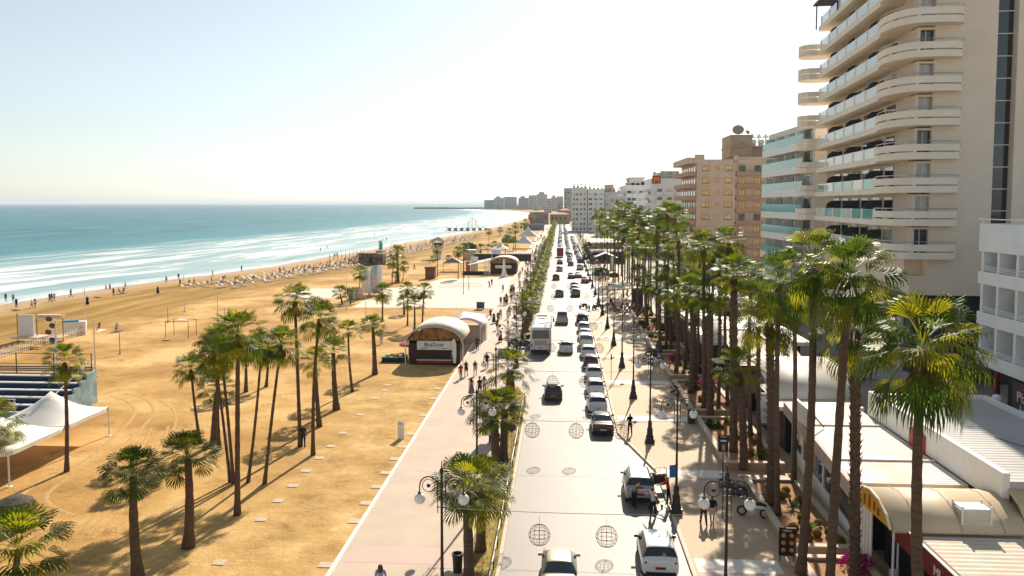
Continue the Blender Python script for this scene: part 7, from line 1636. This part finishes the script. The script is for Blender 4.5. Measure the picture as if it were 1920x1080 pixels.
q = MB(); q.tube([(-w / 2, 0, 2.3), (w / 2, 0, 2.3), (w / 2, 2.4, 2.3), (-w / 2, 2.4, 2.3), (-w / 2, 0, 2.3)], .03, 5); q.build('top_frame', M_black, gf); q = MB(); q.box(-.5, .6, .8, 1.8, 2.34, 2.4); q.build('top_sheet', M_white, gf)
# stage frame and slatted fence, containers by the water sports post
p0 = G(50, 640); fr_ = thing('beach_stage_frame', 'white screened frame with raised platform by the slatted fence', 'frame', (p0.x, p0.y, 0))
q = MB(); q.box(-1.0, 1.1, -.1, .1, .6, 3.6); q.build('white_screen', M_white, fr_); q = MB(); q.box(-1.4, 5.2, -1.2, 1.2, .55, .72); q.build('platform', M_pale_top, fr_); q = MB(); q.box(1.6, 5.2, -.3, .5, 3.2, 3.6); q.build('roof_beam', M_pale_top, fr_)
for x in (-1.2, 1.5, 5.1):
    q = MB(); q.rod((x, 0, 0), (x, 0, 3.7), .06); q.build('post', M_wood, fr_)
fA, fB = G(-30, 680), G(163, 626); fe = thing('slatted_fence', 'weathered white slatted beach fence running to the blue topped container', 'fence', (0, 0, 0))
n = 60; q = MB()
for i in range(n):
    p = fA.lerp(fB, i / (n - 1)); q.cbox((p.x, p.y, .6 + .08 * math.sin(i * 2.1)), (.15, .04, 1.2), math.atan2(fB.y - fA.y, fB.x - fA.x))
o_ = q.build('slats', M_pale, fe); o_['kind'] = 'stuff'
q = MB(); q.rod((fA.x, fA.y, 1.1), (fB.x, fB.y, 1.1), .04); q.rod((fA.x, fA.y, .4), (fB.x, fB.y, .4), .04); q.build('rail', M_wood, fe)
p0 = G(140, 629); cn = thing('beach_container', 'white container with blue lid at the end of the slatted fence', 'container', (p0.x, p0.y, 0), R(25)); q = MB(); q.box(-1.4, 1.4, 0, 1.5, 0, 1.9); q.build('body', M_white, cn); q = MB(); q.box(-1.5, .5, -.1, 1.6, 1.901, 2.1); q.build('lid', flat('lid_blue', (.08, .25, .35)), cn)
q = MB(); q.box(.7, 1.2, -.03, 0, .1, 1.8); q.build('door', M_pale, cn)
p0 = G(56, 655); yb_ = thing('rescue_board', 'yellow rescue board lying on the sand before the slatted fence', 'board', (p0.x, p0.y, .25), R(12)); q = MB(); q.tube([(-1.6, 0, 0), (-.8, 0, .06), (.8, 0, .06), (1.7, 0, 0)], [.06, .32, .32, .08], 8); w = q.build('hull', flat('board_yellow', (.65, .38, .02)), yb_, True); w.scale = (1, 1, .4); q = MB(); q.box(-.9, -.8, -.3, .3, -.22, .0); q.box(.8, .9, -.3, .3, -.22, .0); q.build('trestle', M_white, yb_)
wl = thing('rush_shelter', 'dark rush covered beach shelter at the bottom seaward corner', 'shelter', (G(8, 1000).x, G(8, 1000).y + 1, 0)); q = MB(); q.lathe([(1.0, .2), (1.05, 1.2), (.9, 1.5), (.4, 1.75), (.05, 1.8)], 14); q.build('rush_roof', mat('rush_thatch', (.10, .085, .07), .9, .4, 6, .8, 30), wl); q = MB(); q.rod((0, 0, 0), (0, 0, 1.7), .08); q.build('post', M_wood, wl)
# picture board, cabinets
db = thing('picture_board', 'tall white framed board with blue sky picture on the sand', 'display board', (-38.0, 158, 0), R(-8)); q = MB(); q.box(1.5, 2.3, -.3, .3, 0, 6.0); q.build('pillar', M_white, db); q = MB(); q.box(-.55, .0, -.5, .1, 0, 5.0); q.build('pillar', M_white, db); q = MB(); q.box(.0, 1.5, -.1, .1, .4, 5.9); pn_ = q.build('panel', mat('mosaic_pattern', (.66, .58, .58), .6, .3, 3.5, col2=(.84, .78, .76)), db); q = MB(); q.box(.05, 1.45, -.13, -.101, 3.9, 5.85); q.build('sky_picture', mat('sky_picture', (.28, .52, .72), .5, .25, .8, col2=(.66, .78, .82)), pn_); q = MB(); q.box(-2.0, -.56, -.2, 0, .4, 5.2); pn2 = q.build('panel', M_pale, db); q = MB(); q.box(-1.95, -.6, -.23, -.201, 3.0, 5.1); q.build('sky_picture', _mc['sky_picture'], pn2)
gc = thing('steel_cabinet', 'grey steel cabinet with mirror door beside the slim palm', 'cabinet', (-39.7, 150, 0)); q = MB(); q.box(-.8, 1.0, 0, 1.0, 0, 2.3); q.build('body', M_conc, gc); q = MB(); q.box(.1, .6, -.04, 0, .2, 2.0); q.build('door', M_pale, gc); q = MB(); q.box(1.05, 2.0, .2, .5, 0, 2.2); q.build('side_panel', M_tan, gc)
# beach bar
bb_ = thing('beach_bar', 'painted dark beach bar hut with graffiti on the waterside', 'beach bar', (-56.5, 236, 0)); q = MB(); q.box(-4, 3.4, 0, 4, 0, 3.2); q.build('wall', mat('graffiti_wall', (.09, .085, .08), .7, .6, .9, col2=(.34, .22, .17)), bb_); q = MB(); q.box(-4.2, 1.0, -.3, 4.2, 3.201, 3.45); q.build('roof', M_wood, bb_); q = MB(); q.box(-.9, .2, -.06, 0, .1, 2.4); q.build('door', M_dark, bb_); q = MB(); q.box(1.2, 3.3, .2, 2.2, 3.46, 4.3); q.build('roof_cabinet', M_conc, bb_)
pg_ = flat('parasol_green', (.30, .38, .02)); po_ = flat('parasol_orange', (.65, .30, .14))
parasol('beach_parasol', 'lime green parasol over the crowded beach bar chairs', (-61.5, 246, 0), 2.3, 3.4, pg_, 'beach bar parasols', 8, 0, .9); parasol('beach_parasol', 'pale orange parasol next to the lime green one', (-57.8, 250, 0), 2.2, 3.2, po_, 'beach bar parasols', 8, 0, .8); parasol('beach_parasol', 'white parasol at the inland end of the beach bar', (-50.6, 240, 0), 2.2, 3.4, M_membr, 'beach bar parasols', 8, 0, .9)
def sail(label, x, y, h, m, m2): 
    t = thing('feather_banner', label, 'banner', (x, y, 0)); q = MB(); q.rod((0, 0, 0), (0, 0, h), .04); q.build('pole', M_black, t); q = MB(); P = [(0, h * .3), (.7, h * .33), (1.3, h * .55), (1.4, h * .8), (1.0, h * .97), (.3, h)]; q.add([(x_, 0, z) for x_, z in P] + [(x_, .04, z) for x_, z in P], [tuple(range(6)), tuple(reversed(range(6, 12)))]); q.build('cloth', m, t)
sail('tall teal banner on the water edge behind the beach bar', -59.5, 258, 6.3, flat('banner_teal', (.10, .48, .42)), None); sail('yellow and red curved banner beside the thick old palm', -48.0, 228, 5.8, flat('banner_yellow', (.75, .45, .08)), None)
# lifeguard tower
lg = thing('lifeguard_tower', 'white lifeguard tower with brown hipped roof', 'lifeguard tower', (-40.3, 261, 0)); q = MB(); q.box(-1.0, 1.0, -1.0, 1.0, 0, 3.6); q.build('base', M_white, lg); q = MB(); q.box(-2.0, 2.0, -1.9, 1.9, 3.601, 4.5); q.build('deck_wall', M_pale, lg)
for x in (-1.6, 1.6):
    for y in (-1.5, 1.5):
        q = MB(); q.rod((x, y, 4.5), (x, y, 6.2), .1); q.build('post', M_wood, lg)
q = MB(); q.box(-1.3, 1.3, -1.2, 1.2, 4.501, 5.3); q.build('cabin', M_navy, lg); q = MB(); q.add([(-2.6, -2.5, 6.2), (2.6, -2.5, 6.2), (2.6, 2.5, 6.2), (-2.6, 2.5, 6.2), (0, 0, 7.4)], [(3, 2, 1, 0), (0, 1, 4), (1, 2, 4), (2, 3, 4), (3, 0, 4)]); q.build('roof', M_wood, lg)
# pier with domed gazebo
pi_ = thing('beach_pier', 'wooden pier on piles with a white domed gazebo', 'pier', (0, 0, 0)); q = MB(); q.box(-78, -50, 540, 547, 1.5, 1.9); q.build('deck', M_pale, pi_)
for k in range(7):
    q = MB(); q.box(-77 + k * 4.2, -75.2 + k * 4.2, 540.5, 546, -1, 1.49); q.build('pile', M_conc, pi_)
for k in range(8):
    q = MB(); q.rod((-77.5 + k * 3.6, 540.2, 1.9), (-77.5 + k * 3.6, 540.2, 3.3), .1); q.build('rail_post', M_wood, pi_)
gz = thing('domed_gazebo', 'white open domed gazebo standing on the pier', 'gazebo', (-60.4, 543.5, 1.9))
for k in range(8):
    a = 2 * PI * k / 8; q = MB(); q.tube([(3.2 * math.cos(a), 3.2 * math.sin(a), 0), (3.2 * math.cos(a), 3.2 * math.sin(a), 3.2)] + [(3.2 * math.cos(R(e)) * math.cos(a), 3.2 * math.cos(R(e)) * math.sin(a), 3.2 + 3.0 * math.sin(R(e))) for e in (25, 50, 75)], .14, 5); q.build('rib', M_white, gz)
q = MB(); q.lathe([(3.3, 3.1), (3.3, 3.4)], 16); q.build('ring', M_white, gz); q = MB(); q.ball((0, 0, 6.6), .45, 8, 6); q.build('finial', M_conc, gz)

# sun loungers in rows by the water, beach parasols and people
sl0 = MB(); sl0.box(-.32, .32, -.95, .35, .28, .36); sl0.add([(-.32, .36, .28), (.32, .36, .28), (.32, .95, .70), (-.32, .95, .70), (-.32, .36, .36), (.32, .36, .36), (.32, .92, .78), (-.32, .92, .78)], [(3, 2, 1, 0), (4, 5, 6, 7), (0, 1, 5, 4), (1, 2, 6, 5), (2, 3, 7, 6), (3, 0, 4, 7)])
for x in (-.28, .28):
    for y in (-.8, .25): sl0.rod((x, y, 0), (x, y, .28), .03, 4)
o_ = sl0.build('sun_lounger', mat('lounger_canvas', (.52, .46, .40), .7, .2, .5)); MEl = o_.data; bpy.data.objects.remove(o_)
rl_ = random.Random(77); LG = []
for (ya, yb_2, dd, lab, gr, st_) in ((168, 258, (17.5, 21, 24.5, 28), 'white sun lounger in the long crowded rows before the beach bar', 'sun loungers before the beach bar', 2.5), (286, 430, (16, 20, 24), 'white sun lounger in the further rows towards the lifeguard tower', 'sun loungers by the lifeguard tower', 3.6)):
    Y = ya
    while Y < yb_2:
        for d in dd:
            if rl_.random() < .12: continue
            x = shore_x(Y) + d + rl_.uniform(-.6, .6); y = Y + rl_.uniform(-.7, .7)
            plant_obj('sun_lounger', MEl, lab, 'sun lounger', (x, y, 0), R(75 + rl_.uniform(-14, 14)), 1.05, gr); LG.append((x, y, gr))
        Y += st_
tops = [(.55, .1, .1), (.1, .12, .2), (.7, .7, .68), (.05, .05, .06), (.2, .3, .4), (.5, .3, .2)]
k = 0
for (x, y, gr) in LG:
    if rl_.random() < .42:
        person('sit', (x, y + .1, .34), R(75 + rl_.uniform(-40, 40)), 'person sitting on a lounger in the ' + ('crowded rows before the beach bar' if 'bar' in gr else 'further rows by the lifeguard tower'), ('vest', rl_.choice(tops)) if rl_.random() < .6 else None, ('trunks', rl_.choice(tops)), rl_.choice(['dark', 'brown', 'fair']), sk=rl_.choice([0, 1, 1]), group='people on loungers ' + gr[-12:], shoes=False)
for i in range(40):
    x, y = rl_.uniform(-66, -57), rl_.uniform(238, 256)
    if i % 2: person('sit', (x, y, .42), rl_.uniform(0, 6), 'person sitting among the green chairs of the beach bar', ('shirt', rl_.choice(tops)), ('shorts', rl_.choice(tops)), 'dark', sk=1, group='beach bar guests', shoes=False)
    else:
        if i == 0: gch = chair('bar_chair', 'green chair among the crowded beach bar seats', (x, y, 0), 1, flat('chair_green', (.04, .28, .12))); gch['group'] = 'beach bar chairs'
        else: dup(gch, (x, y, 0), rl_.uniform(0, 6))
for i in range(10):
    y = 246 + i * 3.2; q = MB(); q.rod((0, 0, 0), (0, 0, 2.4), .08); o_ = q.build('closed_parasol', M_wood); o_.location = (shore_x(y) + 12, y, 0); tag(o_, 'closed dark parasol pole in the row at the water edge by the beach bar', 'parasol', 'closed parasols')
BP = [(11, 566, 'walk_a', 'person walking in the shallows at the far seaward picture edge'), (25, 567, 'stand', 'person standing at the water line near the picture edge'), (31, 578, 'stand', 'person standing beside a dark bag on the sand'), (60, 580, 'walk_a', 'person in pale top walking with a companion on the sand'), (66, 578, 'walk_b', 'person walking just behind the pale topped companion'),
      (93, 567, 'walk_b', 'person in dark clothes leading a close trio on wet sand'), (97, 567, 'stand', 'middle person of the close trio on wet sand'), (102, 566, 'walk_a', 'slim last person of the close trio on wet sand'), (133, 558, 'walk_b', 'lone person in black walking on the wet sand'), (164, 573, 'walk_a', 'person in wide black cloak walking beside the light pole'), (199, 543, 'stand', 'person in red swimwear wading with a companion'), (206, 542, 'stand', 'slim person wading beside the one in red'),
      (213, 557, 'akimbo', 'person standing hands on hips on the sand'), (235, 543, 'walk_b', 'person walking at the edge of the foam alone'), (312, 532, 'stand', 'person standing straight on wet sand before the loungers'), (335, 525, 'stand', 'person standing in the wash near the lounger rows start'), (338, 538, 'walk_a', 'person in black stooping at the start of the lounger rows'), (364, 534, 'walk_a', 'person strolling in front of the first lounger rows'), (399, 519, 'walk_b', 'person walking along the water by the lounger rows'), (397, 532, 'stand', 'person standing inside the first lounger rows'), (453, 509, 'stand', 'person standing alone in the wash past the first loungers'), (296, 552, 'walk_b', 'person in dark robe with spread arms near the bins on the sand'),
      (601, 470, 'stand', 'swimmer standing waist deep off the beach bar, first'), (613, 464, 'walk_a', 'swimmer walking in the sea off the beach bar'), (702, 441, 'stand', 'swimmer standing far out off the lifeguard tower'), (717, 452, 'stand', 'swimmer standing with a companion off the thick palm'), (725, 450, 'stand', 'swimmer companion standing off the thick palm'), (735, 463, 'stand', 'person at the water edge behind the thick palm'), (761, 463, 'stand', 'person at the water edge past the thick palm'), (797, 454, 'stand', 'person standing in the wash before the lifeguard tower'), (777, 507, 'walk_a', 'person in black walking on the open sand to the cabin'), (895, 445, 'stand', 'person standing on wet sand near the pier, seaward one'), (891, 446, 'stand', 'person standing on wet sand near the pier, inland one'), (868, 448, 'walk_a', 'person strolling on wet sand between tower and pier'), (632, 483, 'stand', 'person standing at the water edge by the parasol poles'), (628, 484, 'stand', 'person beside the one by the parasol poles')]
rb2 = random.Random(5)
for i, (px, py, ps_, lab) in enumerate(BP):
    dark = 'black' in lab or 'dark' in lab
    p = G(px, py, -.1); person(ps_, (p.x, p.y, (-.6 if 'swimmer' in lab or 'wading' in lab else -.12 if p.x < shore_x(p.y) + 4 else 0)), rb2.uniform(-2.2, 2.2), lab, ('shirt', (.015, .015, .02)) if dark else (('vest', (.45, .04, .04)) if 'red' in lab else ('vest', (.6, .58, .55)) if 'pale' in lab else None if i % 3 else ('vest', (.04, .05, .08))), ('trousers', (.015, .015, .02)) if dark else ('trunks', (.04, .05, .1)), 'dark', i % 4 == 0, 1, shoes=False, group='people on the beach', extra=('skirt', (.012, .012, .016)) if 'cloak' in lab or 'robe' in lab else None)
for (px, py, lab) in ((224, 552, 'sunbather sitting on a dark towel, leaning back'), (232, 550, 'sunbather sitting upright beside the leaning one'), (355, 534, 'sunbather sitting low before the first loungers'), (186, 620, 'sunbather sitting on white towel near the light pole'), (219, 622, 'person sitting in pale shirt on the volleyball sand')):
    p = G(px, py); person('sit', (p.x, p.y, 0), rb2.uniform(-1, 1), lab, ('shirt', (.5, .55, .6)) if 'pale' in lab else None, ('trunks', (.05, .04, .08)), 'dark', sk=1, shoes=False, group='people on the beach'); q = MB(); q.box(-.5, .5, -.9, 1.2, .0, .02); o_ = q.build('beach_towel', M_white if 'white' in lab else M_navy); o_.location = (p.x, p.y, .004); tag(o_, 'towel under the ' + lab.split(' on ')[0].split(' in ')[0] + [' by the leaning pair', ' upright', ' at the loungers', ' near the pole', ' in pale shirt'][[224, 232, 355, 186, 219].index(px)], 'towel', 'beach towels')
for (px, py, lab, rz) in ((190, 559, 'sunbather lying flat between the two standing people', 80), (38, 583, 'sunbather lying on a dark towel at the picture edge', 85)):
    p = G(px, py); person('stand', (p.x, p.y, 0), R(rz), lab, None, ('trunks', (.05, .3, .25)), 'dark', sk=1, lie=True, shoes=False, group='people on the beach')
bird = MB(); bird.add([(-.55, -.05, .16), (-.28, .04, .20), (0, .10, .03), (.28, .04, .20), (.55, -.05, .16), (0, -.12, .02), (-.25, -.10, .17), (.25, -.10, .17)], [(0, 1, 6), (1, 2, 5, 6), (2, 3, 7, 5), (3, 4, 7)]); bird.tube([(0, -.28, 0), (0, -.05, 0), (0, .16, .01), (0, .26, .02)], [.02, .06, .05, .02], 6)
o_ = bird.build('flying_bird', flat('bird_grey', (.06, .06, .07))); MEbd = o_.data; bpy.data.objects.remove(o_)
p = PY(902.5, 77.5, 300); plant_obj('flying_bird', MEbd, 'small bird gliding in the open sky, wings raised, the seaward of two', 'bird', p, .3, 1.0, 'birds in the sky'); p = PY(924.5, 78, 340); plant_obj('flying_bird', MEbd, 'small bird gliding in the open sky, the inland of two', 'bird', p, 1.2, .9, 'birds in the sky')

# ================================================================ PEOPLE ON THE PROMENADE AND PLAZA
def pp_(px, py, pose, lab, z=.055, rz=0, **kw): p = G(px, py, z); return person(pose, (p.x, p.y, z), R(rz), lab, **kw)
bk = flat
pp_(864, 711, 'walk_a', 'person in red top and grey trousers walking beside the kiosk', top=('shirt', (.40, .02, .03)), low=('trousers', (.22, .2, .2)))
pp_(874, 705, 'walk_b', 'person in dark vest and shorts walking by the kiosk corner', top=('vest', (.02, .03, .05)), low=('shorts', (.03, .03, .04)))
o_ = pp_(891, 704, 'walk_b', 'person in pale shirt and shorts with a black backpack', top=('shirt', (.55, .45, .38)), low=('shorts', (.5, .42, .36)))
q = MB(); q.tube([(0, -.19, 1.05), (0, -.22, 1.2), (0, -.19, 1.42)], [.10, .15, .11], 8); q.build('backpack', M_black, o_, True)
pp_(884, 740, 'walk_a', 'woman in a long grey dress with dark long hair', top=('vest', (.22, .18, .17)), low=None, extra=('skirt', (.22, .18, .17)), long=True)
o_ = pp_(899.5, 740, 'walk_b', 'person in dark dress and brimmed hat between two women', top=('shirt', (.03, .03, .05)), low=('shorts', (.03, .03, .05)))
q = MB(); q.lathe([(.22, 1.66), (.21, 1.68), (.10, 1.69), (.09, 1.79), (.02, 1.80)], 12, (0, .02, 0)); q.build('hat', M_wood, o_)
pp_(908, 736, 'walk_a', 'woman in white top and red trousers with long hair', top=('shirt', (.5, .52, .58)), low=('trousers', (.36, .03, .03)), long=True, hair='brown')
pp_(895, 657, 'akimbo', 'man in grey shirt standing hands on hips by the kiosk', top=('shirt', (.08, .07, .07)), low=('trousers', (.10, .075, .06)))
pp_(920, 598, 'walk_a', 'person in maroon top walking towards the white paving', top=('shirt', (.25, .06, .08)), low=('shorts', (.08, .08, .1))); pp_(926, 606, 'walk_b', 'woman in navy dress walking beside the maroon top', top=('vest', (.02, .05, .09)), low=None, extra=('skirt', (.02, .05, .09)))
pp_(934, 604, 'walk_a', 'person in dark shirt walking third of the strolling four', top=('shirt', (.05, .05, .06)), low=('shorts', (.05, .06, .1))); pp_(938.5, 598, 'walk_b', 'person in rose top walking last of the strolling four', top=('vest', (.45, .2, .2)), low=('trousers', (.4, .33, .36)))
pp_(932, 619, 'walk_a', 'person in black top carrying a blue bag', top=('vest', (.015, .015, .02)), low=('shorts', (.02, .02, .03))); p = G(936.5, 613, .5); q = MB(); q.cbox((0, 0, 0), (.3, .15, .4)); q.tube([(-.1, 0, .2), (0, 0, .35), (.1, 0, .2)], .012, 4); o_ = q.build('shopping_bag', flat('bag_blue', (.05, .12, .40))); o_.location = (p.x, p.y + .3, .62); tag(o_, 'blue bag held by the person in black top', 'bag')
pp_(938, 641, 'walk_b', 'woman in maroon dress passing under the promenade lamp', top=('vest', (.22, .03, .03)), low=None, extra=('skirt', (.10, .05, .04)))
pp_(939, 572, 'walk_a', 'person in grey top walking beside a companion on the white paving', top=('shirt', (.12, .11, .12)), low=('shorts', (.04, .04, .05))); pp_(945.6, 572, 'walk_b', 'companion in dark top walking on the white paving', top=('vest', (.08, .08, .09)), low=('trousers', (.04, .04, .05))); pp_(949.5, 566, 'walk_b', 'person in bright green top on the white paving', top=('shirt', (.03, .24, .06)), low=('shorts', (.06, .05, .05)))
pp_(943, 548, 'stand', 'person standing in a pale blue top on the paving', top=('shirt', (.35, .42, .5)), low=('shorts', (.1, .08, .08))); pp_(958.5, 548, 'walk_a', 'person walking alone in grey near the verge on the paving', top=('shirt', (.3, .3, .33)), low=('trousers', (.05, .05, .08))); pp_(917.5, 540, 'reach', 'person pushing a small stroller on the paving', top=('shirt', (.05, .04, .06)), low=('trousers', (.04, .04, .06)), rz=60); pp_(922, 536, 'walk_b', 'person in brown beside the stroller pusher', top=('shirt', (.10, .06, .05)), low=('trousers', (.08, .06, .05)))
pp_(970, 566, 'walk_a', 'person in dark blue walking by the verge lamp', top=('shirt', (.04, .06, .14)), low=('trousers', (.04, .05, .1))); pp_(963.5, 560, 'walk_b', 'person in pale clothes walking by the verge lamp', top=('shirt', (.5, .5, .55)), low=('shorts', (.45, .45, .5))); pp_(979.5, 556, 'stand', 'person standing in shade right under a verge lamp', top=('shirt', (.10, .07, .07)), low=('trousers', (.04, .03, .04)))
pp_(913, 690, 'stand', 'dark clothed person standing beside the promenade sign box', top=('shirt', (.03, .02, .02)), low=('trousers', (.02, .02, .03)))
pp_(569, 838, 'stand', 'person in dark clothes standing in shade between two trunks', z=0, top=('shirt', (.06, .03, .03)), low=('trousers', (.03, .03, .08)), hair='fair')
pp_(715, 645, 'stand', 'person in pale clothes standing on the sand near the stall', z=0, top=('shirt', (.5, .5, .55)), low=('trousers', (.4, .4, .5)))
pp_(850, 684, 'stand', 'person in white shirt and red cap serving at the kiosk', z=0, rz=170, top=('shirt', (.6, .58, .55)), low=('trousers', (.03, .03, .06)), hair='brown')
pp_(714, 1122, 'walk_a', 'person with brown hair whose head shows at the bottom edge of the promenade', top=('shirt', (.3, .32, .5)), low=('trousers', (.1, .1, .2)), hair='brown', long=True)
pp_(1181, 815, 'phone', 'woman in black walking on the plaza beside the kerb', z=.125, rz=10, top=('shirt', (.012, .012, .014)), low=('trousers', (.012, .012, .014)))
pp_(1319, 983, 'walk_a', 'woman in red top walking with a man on the plaza', z=.125, top=('shirt', (.42, .03, .05)), low=('trousers', (.05, .03, .03)), long=True, hair='brown'); pp_(1335, 983, 'walk_b', 'man in black shirt and pale shorts walking on the plaza', z=.125, top=('shirt', (.012, .012, .016)), low=('shorts', (.5, .42, .34)), hair='brown')
pp_(1253, 945, 'reach', 'blond woman in red top standing by the open car door', z=.125, rz=75, top=('shirt', (.45, .02, .04)), low=('trousers', (.015, .015, .02)), hair='fair', long=True)
pp_(1189, 951, 'bend', 'person in olive shirt bending over the silver estate tailgate', z=.02, rz=-35, top=('shirt', (.22, .17, .07)), low=('trousers', (.02, .02, .025)), hair='brown')
pp_(1224, 968, 'reach', 'woman in white vest and dark leggings at the tailgate', z=.02, rz=15, top=('vest', (.60, .54, .52)), low=('trousers', (.012, .018, .03)))
# crowd further along: individuals, small
rk = random.Random(55); tp2 = [(.5, .5, .5), (.05, .05, .07), (.35, .05, .05), (.1, .15, .3), (.45, .35, .25), (.02, .02, .03), (.5, .45, .4)]
def crowd(n, xr, yr, lab, gr, z):
    for i in range(n):
        person(rk.choice(['walk_a', 'walk_b', 'stand', 'walk_a']), (rk.uniform(*xr), rk.uniform(*yr), z), rk.choice([0, PI]) + rk.uniform(-.5, .5), lab, ('shirt', rk.choice(tp2)), (rk.choice(['trousers', 'shorts']), rk.choice(tp2)), rk.choice(['dark', 'brown', 'dark', 'fair']), rk.random() < .3, rk.randint(0, 1), group=gr)
crowd(80, (-10.5, -5.9), (125, 330), 'small figure strolling on the crowded far promenade beside the verge palms', 'far promenade strollers', .055)
crowd(22, (-12, -6.2), (330, 560), 'tiny figure strolling on the furthest stretch of promenade', 'furthest promenade strollers', .055)
crowd(30, (8.8, 13), (165, 300), 'small figure walking on the far plaza between the lamps', 'far plaza strollers', .125)
crowd(20, (8.8, 14), (300, 480), 'tiny figure walking on the furthest stretch of plaza', 'furthest plaza strollers', .125)
for i in range(26):
    x, y = 8.0 + rk.random() * 5.2, 128.5 + rk.random() * 13; 
    if i % 2: person('sit', (x, y, .52), rk.uniform(0, 6), 'guest sitting at the crowded plaza cafe under the wide cream parasol', ('shirt', rk.choice(tp2)), ('trousers', (.03, .03, .04)), 'dark', group='plaza cafe guests')
    elif i == 0: cfc = chair('cafe_chair', 'dark chair at the crowded plaza cafe', (x, y, .12), 0, M_wood); cfc['group'] = 'plaza cafe chairs'
    else: dup(cfc, (x, y, .12), rk.uniform(0, 6))
# low dining sets in front of the shaded restaurants
tbw = None
for k, (x, y) in enumerate(((15.9, 98), (16.0, 101), (16.0, 104), (15.9, 107), (16.0, 86.5), (16.0, 89.5), (15.9, 110))):
    if tbw is None:
        tbw = thing('dining_table', 'white clothed dining table in the shaded row beside the far planters', 'table', (x, y, .12), 0, 'shaded dining tables'); q = MB(); q.box(-.5, .5, -.45, .45, .70, .75); q.build('tabletop', M_white, tbw); q = MB(); q.rod((0, 0, 0), (0, 0, .70), .05); q.lathe([(.28, 0), (.28, .03)], 8); q.build('pedestal', M_black, tbw)
    else: dup(tbw, (x, y, .12), 0)
# benches on the promenade
def bench(label, loc, rz):
    t = thing('park_bench', label, 'bench', loc, rz, 'promenade benches'); q = MB()
    q = MB(); q.box(-.8, .8, -.22, .22, .42, .47); q.build('seat', M_wood, t); q = MB(); q.box(-.8, .8, .20, .25, .5, .88); q.build('backrest', M_wood, t)
    for x in (-.7, .7):
        q = MB(); q.box(x - .03, x + .03, -.2, .24, 0, .419); q.build('leg', M_black, t)
pb_ = G(958, 668, .06); bench('low bench beside the motorbike cluster on the promenade', (pb_.x, pb_.y, .055), R(90)); pb_ = G(966, 595, .06); bench('bench on the promenade near the far lamps', (pb_.x, pb_.y, .055), R(90))
sx_ = thing('promenade_sign_box', 'grey display box with white lid on the promenade by the coach', 'display box', (G(945, 668, .06).x, G(945, 668, .06).y, .055)); q = MB(); q.box(-.75, .75, -.2, .2, 0, .95); q.build('body', M_conc, sx_); q = MB(); q.box(-.8, .8, -.24, .24, .951, 1.02); q.build('lid', M_white, sx_)
# grass on the verge (nobody could count it) and tyre tracks pressed in the sand
gm = MB(); rg_ = random.Random(2)
for i in range(5200):
    y = 24 + 52 * rg_.random(); x = rg_.uniform(-4.6, -3.2)
    if rg_.random() > (.35 + .65 * abs(math.sin(y * .55 + x))): continue
    a = rg_.uniform(0, 6.28); h = rg_.uniform(.05, .16); s = Vector((math.cos(a), math.sin(a), 0)) * .02; p = Vector((x, y, .10)); t_ = p + Vector((rg_.uniform(-.06, .06), rg_.uniform(-.06, .06), h)); gm.add([p - s, p + s, t_], [(0, 1, 2)])
tag(gm.build('verge_grass', leaf_mat('verge_grass_leaf', (.12, .125, .02), (.25, .22, .04), .7)), 'short yellow green grass growing on the verge', 'grass', None, 'stuff')
M_track = mat('pressed_sand', (.52, .315, .11), .95, .2, 3, .5, 20)
def track(pts, w=.16, gap=1.5):
    V_ = [G(*p) for p in pts]; P_ = [v for v in resample([(v.x, v.y) for v in V_], 1.0)]
    for s in (-1, 1):
        b = MB(); vs = []
        for i, p in enumerate(P_):
            d = (P_[min(i + 1, len(P_) - 1)] - P_[max(i - 1, 0)]).normalized(); nn = Vector((-d.y, d.x)); c = p + nn * gap / 2 * s
            vs += [(c.x + nn.x * w, c.y + nn.y * w, .004), (c.x, c.y, .022), (c.x - nn.x * w, c.y - nn.y * w, .004)]
        b.add(vs, [(3 * i + j, 3 * i + j + 1, 3 * i + j + 4, 3 * i + j + 3) for i in range(len(P_) - 1) for j in (0, 1)]); tag(b.build('tyre_track', M_track), kind='structure')
track([(115, 975), (70, 955), (62, 930), (110, 895), (170, 870), (230, 820), (270, 775), (255, 750), (220, 740)]); track([(190, 1000), (250, 930), (300, 860), (345, 800), (340, 765), (310, 745)], .12); track([(150, 1010), (215, 950), (262, 880), (300, 800)], .1, 1.3)
track([(470, 880), (560, 800), (640, 735), (720, 690)], .08, 1.4)
# ================================================================ AIR
hz = MB(); hz.box(-61000, 61000, -3200, 61000, -4, 70); hzo = hz.build('haze', bpy.data.materials.new('haze_air')); tag(hzo, kind='stuff')
hm = hzo.data.materials[0]; hm.use_nodes = True; ht_ = hm.node_tree; ht_.nodes.remove(ht_.nodes['Principled BSDF'])
vol = ht_.nodes.new('ShaderNodeVolumePrincipled'); vol.inputs['Color'].default_value = (.80, .90, 1.0, 1); vol.inputs['Density'].default_value = HAZE; vol.inputs['Anisotropy'].default_value = .2
ht_.links.new(vol.outputs[0], ht_.nodes['Material Output'].inputs['Volume'])
